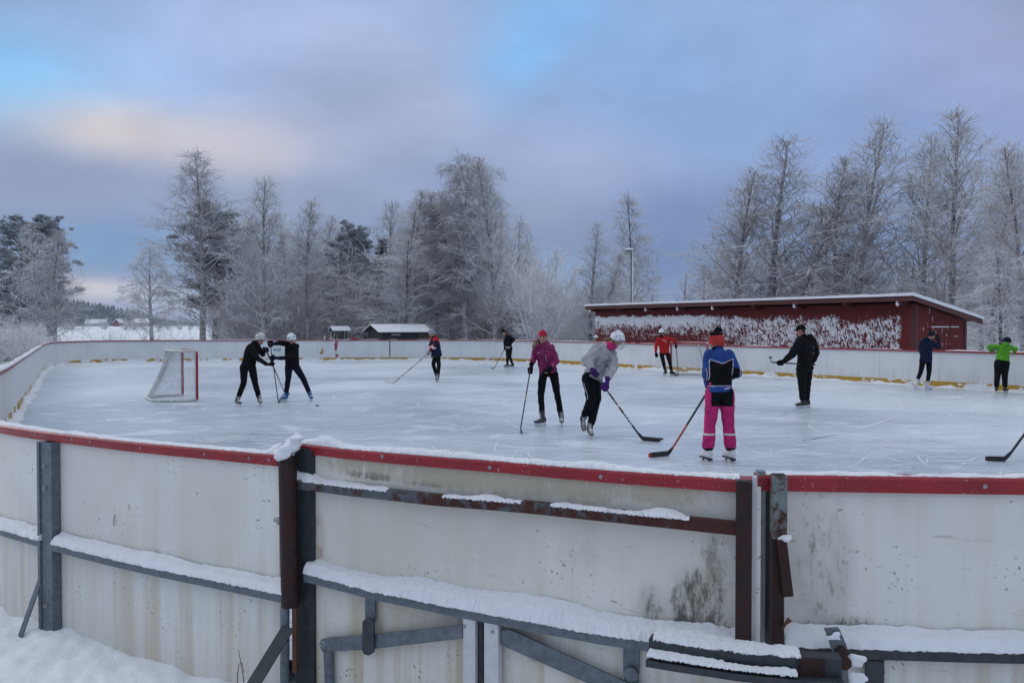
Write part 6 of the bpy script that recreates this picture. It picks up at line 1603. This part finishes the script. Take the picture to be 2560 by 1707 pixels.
# distant farm buildings, across the field
def farm(name, label, px, py, Y, w, d, h, rg_, wall, ang, white=False):
    p = at(px, py, Y); t = local_thing(name, label, 'barn' if 'barn' in name else 'house', V3((p.x, p.y, p.z)), R(ang))
    mb = MB(); mb.box((0, 0, h / 2), (w, d, h)); mb.build('wall', [wall], t, False)
    mb = MB(); mb.prism([(-w / 2 - .01, -d / 2, h), (-w / 2 - .01, d / 2, h), (-w / 2 - .01, 0, h + rg_)], (w + .02, 0, 0)); mb.build('gable', [wall], t, False)
    mb = MB(); o = .6; k = rg_ / (d / 2)
    mb.prism([(-w / 2 - o, -d / 2 - o, h - o * k), (-w / 2 - o, 0, h + rg_), (-w / 2 - o, d / 2 + o, h - o * k), (-w / 2 - o, d / 2 + o, h - o * k + .45), (-w / 2 - o, 0, h + rg_ + .5), (-w / 2 - o, -d / 2 - o, h - o * k + .45)], (w + 2 * o, 0, 0)); mb.build('roof', [SNOW], t, False)
BARNRED = plain('far barn red', (.16, .035, .035), .8); PALEWALL = plain('far pale wall', (.36, .33, .30), .8)
farm('barn', 'small dark red barn with a snowy roof far across the field', 297, 816, 1000, 9, 10, 4.6, 4.0, BARNRED, 78)
farm('house', 'long low pale house with a broad snowy roof left of the far red barn', 240, 816, 1000, 22, 10, 4.0, 4.2, PALEWALL, 4)
farm('house', 'faint pale house behind the young birch right of the far red barn', 356, 816, 1040, 20, 9, 5.4, 4.0, PALEWALL, 5)
# ------------------------------------------------------------------ trees
def rdir(d, ang, az):
    d = d.normalized(); a = d.cross(Z_ if abs(d.z) < .95 else V3((1, 0, 0))).normalized(); b = d.cross(a)
    return (d * math.cos(ang) + (a * math.cos(az) + b * math.sin(az)) * math.sin(ang)).normalized()
def limb(rg, segs, p, d, L, r0, r1, n, trop, wob):
    """polyline branch; trop(i/n) adds to z ; returns points"""
    pts = [p]; st = L / n
    for i in range(n):
        d = (d + V3((rg.gauss(0, wob), rg.gauss(0, wob), rg.gauss(0, wob) + trop(i / n)))).normalized(); q = pts[-1] + d * st
        segs.append((pts[-1], q, lerp(r0, r1, i / n), lerp(r0, r1, (i + 1) / n))); pts.append(q)
    return pts
def along(pts, t):
    x = t * (len(pts) - 1); i = min(int(x), len(pts) - 2); return pts[i].lerp(pts[i + 1], x - i), (pts[i + 1] - pts[i]).normalized()
def gen_birch(seed, H=12, spread=2.6, n1=46, n2=8, n3=7, low=.14, ang=(62, 24), droop=.10, tr=.13, twl=.5, stems=1, env=None, up1=.06, tw=.0085, twig_droop=None):
    rg = random.Random(seed); trunk = []; crown = []
    env = env or [(0, .55), (.12, .9), (.35, 1.0), (.6, .72), (.85, .36), (1, .10)]
    td = droop if twig_droop is None else twig_droop
    for sidx in range(stems):
        h = H * (1 if sidx == 0 else rg.uniform(.68, .9)); ps = V3((0, 0, -.3))
        d0 = V3((0, 0, 1)) if sidx == 0 else V3((rg.uniform(-.25, .25), rg.uniform(-.2, .2), 1)).normalized()
        r_ = tr * (1 if sidx == 0 else .75)
        pts = limb(rg, trunk, ps, d0, h + .3, r_, .015, 22, lambda u: .03, .012)
        m = int(n1 * (1 if sidx == 0 else .6)); g = rg.uniform(0, 6)
        for i in range(m):
            t = low + (.985 - low) * ((i + rg.random()) / m) ** 1.0; p, td_ = along(pts, t); u = (t - low) / (1 - low)
            L = spread * interp(env, u) * rg.uniform(.7, 1.15) * (1 if stems == 1 else .8); g += 2.4 + rg.uniform(-.5, .5)
            d = rdir(td_, R(lerp(ang[0], ang[1], u) + rg.uniform(-10, 10)), g)
            k = 6; r1 = min(.012 + .016 * L, .05) * (.8 + .2 * tr / .13)
            bp = limb(rg, crown, p, d, L, r1, .008, k, lambda q: up1 - (up1 + droop) * max(0, q - .35) * 1.6, .09)
            for j in range(max(3, int(n2 * min(1, .35 + .65 * L / (spread * .7))))):
                s = rg.uniform(.18, 1.0); p2, d2 = along(bp, s); L2 = (.42 * L * (1.15 - .7 * s) + .28) * rg.uniform(.6, 1.2); dd = rdir(d2, R(rg.uniform(28, 62)), rg.uniform(0, 6.28))
                cp_ = limb(rg, crown, p2, dd, L2, .013, tw, 4, lambda q: .04 - (droop * 2.0 + .02) * q, .12)
                for l in range(max(3, int(n3 * (1 if u < .5 else lerp(1, .75, (u - .5) * 2))))):
                    s3 = rg.uniform(.15, 1.0); p3, d3 = along(cp_, s3); L3 = twl * rg.uniform(.5, 1.25); d4 = rdir(d3, R(rg.uniform(20, 60)), rg.uniform(0, 6.28))
                    limb(rg, crown, p3, d4, L3, tw, tw * .6, 2, lambda q: -td * 1.6, .16)
    return trunk, crown
def gen_bush(seed, H=2.2, n=40, sub=5, spread=.5, r=.011, base=.5, twl=.35):
    rg = random.Random(seed); c = []
    for i in range(n):
        a = rg.uniform(0, 6.28); p = V3((math.cos(a), math.sin(a), 0)) * (base * math.sqrt(rg.random())) - Z_ * .1; d = V3((math.cos(a) * spread * rg.random(), math.sin(a) * spread * rg.random(), 1)).normalized(); L = H * rg.uniform(.45, 1.0)
        pts = limb(rg, c, p, d, L, r * 1.5, r * .8, 5, lambda q: -.01, .10)
        for j in range(sub):
            p2, d2 = along(pts, rg.uniform(.25, 1)); q2 = limb(rg, c, p2, rdir(d2, R(rg.uniform(20, 60)), rg.uniform(0, 6.28)), twl * H * rg.uniform(.3, .8), r * .9, r * .6, 3, lambda q: .0, .15)
            for l in range(2): p3, d3 = along(q2, rg.uniform(.3, 1)); limb(rg, c, p3, rdir(d3, R(rg.uniform(25, 60)), rg.uniform(0, 6.28)), .16 * H * rg.uniform(.4, 1), r * .75, r * .5, 1, lambda q: 0, .1)
    return [], c
def gen_round(seed, H=7, n=16):
    """many-stemmed round crown"""
    rg = random.Random(seed); trunk = []; c = []
    for i in range(n):
        a = i * 2.4 + rg.uniform(-.3, .3); tilt = rg.uniform(.08, .55); d = V3((math.cos(a) * tilt, math.sin(a) * tilt, 1)).normalized(); p = V3((math.cos(a) * .18, math.sin(a) * .18, -.3)); L = H * rg.uniform(.75, 1.0)
        pts = limb(rg, trunk, p, d, L * .55, .085, .045, 6, lambda q: .02, .05); pts2 = limb(rg, c, pts[-1], (pts[-1] - pts[-2]), L * .45, .045, .012, 5, lambda q: .05, .08); allp = pts[2:] + pts2[1:]
        for j in range(15):
            t = rg.uniform(.05, 1); p2, d2 = along(allp, t); q2 = limb(rg, c, p2, rdir(d2, R(rg.uniform(25, 65)), rg.uniform(0, 6.28)), H * .22 * rg.uniform(.5, 1.1) * (1.15 - .6 * t), .02, .010, 4, lambda q: .07, .10)
            for l in range(6):
                p3, d3 = along(q2, rg.uniform(.2, 1)); q3 = limb(rg, c, p3, rdir(d3, R(rg.uniform(20, 55)), rg.uniform(0, 6.28)), H * .10 * rg.uniform(.5, 1.1), .011, .007, 2, lambda q: .08, .12)
                for z in range(2): p4, d4 = along(q3, rg.uniform(.2, 1)); limb(rg, c, p4, rdir(d4, R(rg.uniform(20, 55)), rg.uniform(0, 6.28)), H * .05 * rg.uniform(.5, 1.1), .008, .006, 1, lambda q: .05, .1)
    return trunk, c
def tuft_mesh(name, clumps, seed, per=70, size=(.17, .055), snow=.45):
    """needle clumps: (centre, radii) -> small blades, snow lying on the upper ones"""
    rs = np.random.RandomState(seed); V = []; M = []
    for c, r in clumps:
        n = max(12, int(per * rs.uniform(.7, 1.2))); d = rs.normal(size=(n, 3)); d /= np.linalg.norm(d, axis=1, keepdims=True); rad = rs.uniform(.25, 1.0, (n, 1)) ** .6; pos = np.array(c) + d * rad * np.array(r)
        ax = d * .8 + rs.normal(size=(n, 3)) * .6 + np.array([0, 0, .2]); ax /= np.linalg.norm(ax, axis=1, keepdims=True); o = np.cross(ax, rs.normal(size=(n, 3))); o /= np.linalg.norm(o, axis=1, keepdims=True)
        upper = ((d[:, 2] * rad[:, 0]) > rs.uniform(-.45, .55, n)) & (rs.rand(n) < snow * 1.6)
        # snow pads lie flat
        o[upper] = np.cross(np.array([0, 0, 1.]), ax[upper]); nn = np.linalg.norm(o, axis=1, keepdims=True); o = o / np.maximum(nn, 1e-4); ax[upper, 2] *= .35
        l = size[0] * rs.uniform(.6, 1.3, (n, 1)); w = size[1] * rs.uniform(.6, 1.3, (n, 1)); w[upper] *= 1.8; l[upper] *= .9
        q = np.stack([pos - ax * l / 2 - o * w / 2, pos + ax * l / 2 - o * w * .2, pos + ax * l / 2 + o * w * .2, pos - ax * l / 2 + o * w / 2], 1); V.append(q); M.append(upper.astype(int))
    V = np.concatenate(V); M = np.concatenate(M); nq = len(V); Q = np.arange(nq * 4).reshape(-1, 4)
    me = npmesh(name, V.reshape(-1, 3), Q, False); me.polygons.foreach_set('material_index', M.astype(np.int32)); return me
def gen_pine(seed, H=13, spread=3.2, low=.30):
    rg = random.Random(seed); trunk = []; cl = []; pts = limb(rg, trunk, V3((0, 0, -.3)), Z_, H, .24, .05, 16, lambda u: .03, .03); g = 0; wood = []
    env = [(0, .75), (.25, 1.0), (.55, .92), (.8, .72), (1, .40)]
    for i in range(40):
        t = low + (1 - low) * ((i + rg.random()) / 40); p, d = along(pts, min(t, .995)); u = (t - low) / (1 - low); L = spread * interp(env, u) * rg.uniform(.6, 1.15); g += 2.4; dd = rdir(V3((0, 0, 1)), R(rg.uniform(62, 98) - 22 * u), g)
        bp = limb(rg, wood, p, dd, L, .05, .02, 5, lambda q: .05, .08)
        for j in range(int(7 + 4 * L)):
            s = rg.uniform(.22, 1.02); p2, d2 = along(bp, min(s, 1)); q = p2 + V3((rg.gauss(0, .26), rg.gauss(0, .26), rg.gauss(.06, .14))); rr = rg.uniform(.22, .42); cl.append((q, (rr, rr, rr * .62)))
    for j in range(8): cl.append((pts[-1] + V3((rg.gauss(0, .25), rg.gauss(0, .25), rg.uniform(-.8, .2))), (.3, .3, .3)))
    return trunk, wood, cl
def gen_spruce(seed, H=8, spread=1.7):
    rg = random.Random(seed); trunk = []; cl = []; pts = limb(rg, trunk, V3((0, 0, -.3)), Z_, H + .3, .14, .02, 10, lambda u: .05, .008); wood = []; g = 0
    for i in range(75):
        t = .05 + .94 * (i / 75); p, d = along(pts, min(t, .995)); L = spread * (1 - t) ** .85 * rg.uniform(.7, 1.1) + .12; g += 2.4; dd = rdir(Z_, R(lerp(104, 60, t) + rg.uniform(-6, 6)), g); bp = limb(rg, wood, p, dd, L, .025, .01, 4, lambda q: .05 * q - .05, .04)
        for j in range(int(2 + 4.5 * L)):
            s = rg.uniform(.25, 1.03); p2, d2 = along(bp, min(s, 1)); q = p2 + V3((rg.gauss(0, .10), rg.gauss(0, .10), -.05)); rr = rg.uniform(.13, .24); cl.append((q, (rr, rr, rr * .5)))
    return trunk, wood, cl
LIB = {}
def lib(key):
    if key in LIB: return LIB[key]
    k, *a = key
    if k == 'birch': tr, cr = gen_birch(*a[:1], **dict(a[1:]))
    elif k == 'bush': tr, cr = gen_bush(*a[:1], **dict(a[1:]))
    elif k == 'round': tr, cr = gen_round(*a)
    H = max(s[1].z for s in tr + cr); xs = sorted(abs(s[1].x) for s in cr if s[2] < .012)
    LIB[key] = (segmesh('trunk', tr, sides=7) if tr else None, segmesh('crown', cr), H, xs[int(len(xs) * .93)]); return LIB[key]
def B(seed, **kw): return ('birch', seed) + tuple(sorted(kw.items()))
def inst(name, label, cat, key, loc, sx, sz, rz, trunkm, crownm, group=None):
    tm, cm, H, Wd = lib(key); t = thing(name, label, cat, loc, group, rz); t.scale = (sx, sx, sz)
    for nm, me, m in (('trunk', tm, trunkm), ('crown', cm, crownm)):
        if me is None: continue
        mk = (me.name, m.name)
        if mk not in MVAR:
            mm = me.copy(); mm.materials.clear(); mm.materials.append(m); MVAR[mk] = mm
        o = bpy.data.objects.new(nm, MVAR[mk]); COL.objects.link(o); o.parent = t
    return t
MVAR = {}
def tree(name, label, key, xd, topd, Y, half, rz=0.0, trunkm=None, crownm=None, cat='tree', group=None, basez=None):
    """xd, topd, half: trunk column, crown top and crown half-width as seen, at distance Y"""
    p = D(xd, 746, Y); z = gh(p.x, p.y) if basez is None else basez; top = D(xd, topd, Y).z; tm, cm, H, Wd = lib(key)
    sz = (top - z) / H; sx = (half * Y / 1898) / Wd
    return inst(name, label, cat, key, (p.x, p.y, z), sx, sz, rz, trunkm or BIRCH, crownm or TWIG, group)
def conifer(name, label, gen, xd, topd, Y, half, needle, seed, per, size, snow, cat='tree', rz=0):
    p = D(xd, 746, Y); z = gh(p.x, p.y); top = D(xd, topd, Y).z; tr, wd_, cl = gen; H = max(c[0].z + c[1][2] for c in cl); Wd = np.percentile([abs(c[0].x) for c in cl], 97) + .2
    sz = (top - z) / H; sx = half * Y / 1898 / Wd; t = thing(name, label, cat, (p.x, p.y, z), None, rz); t.scale = (sx, sx, sz)
    for nm, me, ms in (('trunk', segmesh('trunk', tr, sides=8), [BARK]), ('boughs', segmesh('boughs', wd_), [BARK]), ('needles', tuft_mesh('needles', cl, seed, per, size, snow), [needle, NSNOW])):
        for m in ms: me.materials.append(m)
        o = bpy.data.objects.new(nm, me); COL.objects.link(o); o.parent = t
EV1 = ((0, .62), (.12, .95), (.3, 1.0), (.55, .74), (.8, .40), (1, .10))
EV2 = ((0, .9), (.15, 1.05), (.3, .95), (.55, .66), (.8, .36), (1, .10))
T1 = B(1, H=13, spread=2.6, n1=58, n2=10, n3=9, droop=.12, low=.14, ang=(56, 24), up1=.08, env=EV1, twl=.55, tw=.0072)
T2 = B(2, H=13, spread=3.2, n1=60, n2=11, n3=7, droop=.10, low=.12, ang=(46, 22), up1=.07, env=EV1, twl=.6, tw=.0072)
T3 = B(3, H=13, spread=2.4, n1=62, n2=11, n3=10, droop=.30, low=.25, ang=(46, 24), twl=.7, env=((0, .5), (.2, .8), (.5, 1.0), (.8, .95), (1, .4)), twig_droop=.42, tw=.0072)
T4 = B(4, H=13, spread=3.4, n1=58, n2=11, n3=7, droop=.06, low=.07, ang=(46, 24), stems=2, env=EV2, twl=.6, tw=.0072)
T5 = B(5, H=12, spread=2.4, n1=62, n2=10, n3=9, droop=.10, low=.06, ang=(62, 40), env=((0, .9), (.2, 1), (.5, .72), (.8, .34), (1, .06)), twl=.5, tw=.0072)
T6 = B(6, H=12, spread=3.0, n1=46, n2=10, n3=8, droop=.22, low=.16, ang=(75, 36), env=EV1, twl=.6, tw=.0085)
T7 = B(7, H=13, spread=3.0, n1=64, n2=10, n3=7, droop=.05, low=.16, ang=(40, 18), env=EV1, twl=.55, tw=.0072)
RD = ('round', 3, 7, 16); RD2 = ('round', 8, 7, 12)
TREES = [
 # left cluster
 ('birch_tree', 'thin birch in front of the dark pines, left of the leaning trunk', T6, 84, 500, 47, 62, .3, BIRCH, TWIG),
 ('birch_tree', 'thin white birch at the right side of the dark pines', T7, 126, 520, 46, 58, 1.3, BIRCH, TWIG),
 ('young_birch', 'small weeping rime-white birch standing alone against the open sky', B(11, H=9, spread=2.3, n1=40, n2=10, n3=9, droop=.24, low=.2, ang=(60, 30), twl=.5), 349, 556, 58, 56, .5, BIRCH, TWIGW),
 ('birch_tree', 'very tall slender birch with open drooping top left of the fighting players', T1, 466, 332, 62, 84, 2.0, BIRCH, TWIG),
 ('birch_tree', 'grey birch hidden between the tall slender birch and the white-stemmed one', T2, 556, 470, 66, 60, .9, BARK, TWIG),
 ('birch_tree', 'rounded birch with a bright white lower stem above the fighting players', T2, 605, 402, 58, 74, 2.2, BIRCH, TWIG),
 ('birch_tree', 'birch with a slim straight stem just right of the rounded one', T7, 706, 450, 60, 60, .7, BIRCH, TWIG),
 ('birch_tree', 'bushy grey tree in front of the frosted pine', T4, 668, 500, 70, 66, 3.7, BARK, TWIG),
 ('bare_tree', 'heavily rimed low tree left of the small dark spruce', T6, 812, 590, 64, 60, 1.9, BARK, TWIGW),
 # centre group
 ('bare_tree', 'spreading rimed tree leaning over the black cabin', T4, 925, 470, 58, 92, .2, BARK, TWIGW),
 ('birch_tree', 'birch at the left edge of the tall central group', T7, 955, 425, 60, 66, 1.1, BARK, TWIG),
 ('birch_tree', 'dark-stemmed birch inside the tall central group', T7, 1003, 432, 61, 62, 4.4, BARK, TWIGD),
 ('birch_tree', 'tallest weeping birch with a dense dark top in the central group', T3, 1070, 344, 58, 66, 2.6, BIRCH, TWIGD),
 ('birch_tree', 'weeping birch half hidden left of the tallest one', T3, 1030, 440, 62, 60, 5.0, BARK, TWIGD),
 ('birch_tree', 'open-crowned birch at the right of the central group', T2, 1134, 352, 56, 78, .4, BIRCH, TWIG),
 ('round_tree', 'many-stemmed round bare tree behind the woman in magenta', RD, 1240, 556, 52, 76, .8, TWIG, TWIGW),
 ('bare_tree', 'crooked dark bare tree left of the pointed birch', T4, 1356, 498, 54, 68, 1.0, BARK, TWIGW),
 ('birch_tree', 'pointed conical birch beside the lamp post', T5, 1452, 440, 58, 74, 1.5, BIRCH, TWIG),
 ('sapling', 'small bare sapling showing alone above the shed roof', B(12, H=7, spread=1.4, n1=22, n2=5, n3=4, droop=0.0, low=.1, ang=(45, 20)), 1574, 616, 60, 32, .3, BARK, TWIG),
 # right, behind the shed
 ('birch_tree', 'wide birch with a twin stem at the left of the row behind the shed', T4, 1772, 294, 46, 140, .9, BARK, TWIG),
 ('birch_tree', 'smaller birch left of the wide twin-stemmed one', T2, 1690, 380, 48, 100, 2.5, BARK, TWIG),
 ('birch_tree', 'tall pale-stemmed birch behind the middle of the shed', T2, 1974, 258, 43, 112, 3.3, BIRCH, TWIG),
 ('birch_tree', 'slim birch touching the left side of the tall pale-stemmed one', T7, 1918, 345, 45, 88, .4, BARK, TWIG),
 ('birch_tree', 'tallest birch of the row, above the near end of the shed', T7, 2186, 226, 39, 100, 1.8, BARK, TWIG),
 ('birch_tree', 'ascending birch left of the tallest one in the row', T2, 2120, 285, 42, 96, 4.1, BARK, TWIG),
 ('birch_tree', 'drooping birch right of the shed gable', T2, 2284, 335, 37, 95, 2.9, BARK, TWIG),
 ('birch_tree', 'birch cut by the right edge of the picture', T2, 2348, 312, 34, 100, .2, BIRCH, TWIG),
 ('bare_tree', 'low spreading tree with long level boughs right of the shed', T6, 2300, 560, 33, 92, 5.1, BARK, TWIGW),
]
for a in TREES: tree(*a[:7], a[7], a[8], a[9])
conifer('pine_tree', 'big dark frosted pine at the far left edge', gen_pine(21, 12, 3.4, .22), 40, 487, 54, 72, NEEDLE, 3, 80, (.20, .055), .8)
conifer('pine_tree', 'dark frosted pine with a leaning trunk next to the far left one', gen_pine(22, 12, 3.2, .26), 112, 492, 56, 58, NEEDLE, 4, 80, (.20, .055), .8, rz=1.4)
conifer('pine_tree', 'dark-trunked pine behind the very tall slender birch', gen_pine(23, 12, 3.0, .30), 492, 470, 66, 82, NEEDLE, 5, 70, (.20, .055), .8)
conifer('pine_tree', 'broad frosted pine at the right of the left tree group', gen_pine(24, 11, 3.2, .28), 782, 508, 66, 76, NEEDLE, 6, 70, (.20, .055), .95)
conifer('spruce_tree', 'narrow dark spruce standing above the black cabin', gen_spruce(25, 8, 1.7), 876, 548, 63, 46, SPRUCE, 7, 36, (.16, .05), .36)
# understory: a band of rimed saplings and shrubs behind the far boards
BU = [('bush', 31) + tuple(sorted(dict(H=3.2, n=46, sub=6, spread=.55).items())), ('bush', 32) + tuple(sorted(dict(H=4.6, n=30, sub=8, spread=.4, base=.8).items())), ('bush', 33) + tuple(sorted(dict(H=1.6, n=60, sub=4, spread=.8, base=.6).items())), ('bush', 34) + tuple(sorted(dict(H=2.6, n=14, sub=3, spread=.3, r=.006, base=.9).items()))]
rg = random.Random(77)
def shrub(key, x, y, s, m, label, name='shrub', group='rimed shrubs behind the rink'):
    inst(name, label, 'shrub', key, (x, y, gh(x, y) - .02), s * rg.uniform(.85, 1.2), s, rg.uniform(0, 6.28), BARK, m, group)
LT = 'frosted thicket shrub among many like it between the tree trunks behind the far boards'
for k in range(95):
    xd = rg.uniform(520, 1420); Y = rg.uniform(60, 84); p = D(xd, 746, Y); shrub(BU[rg.choice((0, 1, 1))], p.x, p.y, rg.uniform(.9, 1.5) * (1.25 if 540 < xd < 1180 else .95), rg.choice((TWIG, TWIG, TWIGW)), LT)
LB = 'background bare tree, one of the pale row filling the gaps behind the far boards'
BKT = [T2, T4, T6]
for k in range(30):
    xd = 535 + k * 31 + rg.uniform(-14, 14); Y = rg.uniform(78, 92)
    if 845 < xd < 880 or xd > 1420: continue
    tree('background_tree', LB, rg.choice(BKT), xd, rg.uniform(470, 570) if xd < 840 else rg.uniform(450, 570) if 890 < xd < 1190 else rg.uniform(640, 700), Y, rg.uniform(52, 74), rg.uniform(0, 6), BARK, TWIG, group='background trees behind the far boards')
LR = 'frosted shrub among many like it behind the right boards beside the shed'
for k in range(34):
    xd = rg.uniform(2236, 2420); Y = rg.uniform(27, 40); p = D(xd, 746, Y)
    if (p - V3((13.5, 27.7, 0))).dot(V3((.53, -.848, 0))) < 2.4 or (p - V3((14.15, 22.7, 0))).dot(V3((.848, .53, 0))) < 1.0: continue
    shrub(BU[rg.choice((0, 2, 3))], p.x, p.y, rg.uniform(.7, 1.05), rg.choice((TWIG, TWIGW)), LR, group='rimed shrubs by the shed')
LR2 = 'background bare tree, one of the pale row filling the gaps behind the red shed'
for k in range(22):
    xd = 1630 + k * 36 + rg.uniform(-14, 14); Y = rg.uniform(52, 66); tree('background_tree', LR2, rg.choice(BKT), xd, rg.uniform(560, 650), Y, rg.uniform(55, 80), rg.uniform(0, 6), BARK, TWIG, group='background trees behind the shed')
LL = 'frosted shrub among many like it on the bank beyond the left boards'
for k in range(46):
    xd = rg.uniform(-60, 108); Y = rg.uniform(38, 54); p = D(xd, 746, Y); shrub(BU[rg.choice((0, 2, 2))], p.x, p.y, rg.uniform(.55, .85), rg.choice((TWIG, TWIGW)), LL, group='rimed shrubs on the left bank')
LF = 'thin bare field-edge shrub among many like it in front of the open snowfield'
for k in range(26):
    xd = rg.uniform(130, 600); Y = rg.uniform(48, 62); p = D(xd, 746, Y); shrub(BU[3], p.x, p.y, rg.uniform(.5, .95), TWIGD, LF, group='thin shrubs at the field edge')
# far wood across the field and the forested hill
def far_wood():
    rs = random.Random(5); segs = []
    base = gen_bush(41, 5.0, 16, 5, .5, .07, 1.2)[1]; base2 = gen_birch(42, 9, 2.6, 14, 4, 3, droop=.05, tr=.2, tw=.06)[1]
    for k in range(240):
        a = R(rs.uniform(-40, 37)); Y = rs.uniform(330, 420); x = math.tan(a) * Y
        o = V3((x, Y, -.2)); s = rs.uniform(.35, .8) * (1.0 if rs.random() < .85 else 1.5) * (1 if x < -40 else 1.5); b = base if rs.random() < .65 else base2; c, sn = math.cos(k), math.sin(k)
        for p0, p1, r0, r1 in b:
            f = lambda p: V3((p.x * c - p.y * sn, p.x * sn + p.y * c, p.z)) * s + o
            segs.append((f(p0), f(p1), r0 * s, r1 * s))
    o = segmesh('far_wood', segs, None, [TWIG], 3, (0, 0, 0)); tag(o, 'far grey line of bare trees and scrub across the snowfield', kind='stuff')
far_wood()
def hill():
    prof = [(-700, 742), (-300, 700), (-60, 722), (60, 735), (150, 752), (205, 761), (245, 773), (306, 793), (360, 803), (430, 809)]
    Yh = 1500; V = []; nx, ny = 90, 16
    def hz(px, j): top = at(px, interp(prof, px), Yh).z; return lerp(-1, top - 16, math.sin(min(j / 8, 1) * math.pi / 2)) if j <= 8 else (top - 16) * (1 - (j - 8) / 8) - 1
    pos = []
    for j in range(ny + 1):
        for i in range(nx + 1):
            px = lerp(-700, 470, i / nx); y = Yh - 260 + j * 60; x = at(px, 812, Yh).x; V.append((x, y, hz(px, j)))
    Q = np.array([(j * (nx + 1) + i, j * (nx + 1) + i + 1, (j + 1) * (nx + 1) + i + 1, (j + 1) * (nx + 1) + i) for j in range(ny) for i in range(nx)])
    o = link('hill', npmesh('hill', np.array(V), Q), None, [plain('hill ground', (.05, .06, .06), .9)]); tag(o, 'distant forested hill across the field', kind='structure')
    rs = random.Random(9); mb = MB()
    for k in range(2600):
        px = rs.uniform(-250, 440); jj = rs.uniform(0, 8.4); y = Yh - 260 + jj * 60; x = at(px, 812, Yh).x; z = hz(px, jj); h = rs.uniform(9, 19) * (.8 if jj > 7 else 1); r = h * rs.uniform(.14, .2); n = 5; a0 = rs.uniform(0, 6)
        base = [(x + r * math.cos(a0 + 6.283 * q / n), y + r * math.sin(a0 + 6.283 * q / n), z - 1) for q in range(n)]; midr = [(x + r * .5 * math.cos(a0 + .6 + 6.283 * q / n), y + r * .5 * math.sin(a0 + .6 + 6.283 * q / n), z + h * .5) for q in range(n)]
        vs = base + midr + [(x, y, z + h)]; fs = [(q, (q + 1) % n, n + (q + 1) % n, n + q) for q in range(n)] + [(n + q, n + (q + 1) % n, 2 * n) for q in range(n)]
        mb.add(vs, fs)
    o = mb.build('hill_forest', [plain('far spruce forest', (.035, .05, .055), .9, var=.4, sc=.05)], None, False); tag(o, 'dark spruce forest covering the distant hill', kind='stuff')
hill()

def haze():
    mb = MB(); mb.box((0, 0, 50), (5600, 5600, 104)); m, n = newmat('haze')
    v = n.n('ShaderNodeVolumePrincipled'); v.inputs['Color'].default_value = (.80, .87, 1, 1); v.inputs['Density'].default_value = HAZE; v.inputs['Anisotropy'].default_value = 0.0
    o = n.n('ShaderNodeOutputMaterial'); n.t.links.new(v.outputs[0], o.inputs['Volume'])
    ob = mb.build('haze', [m], None, False); tag(ob, 'thin cold winter haze in the air', kind='stuff')
if HAZE > 0: haze()
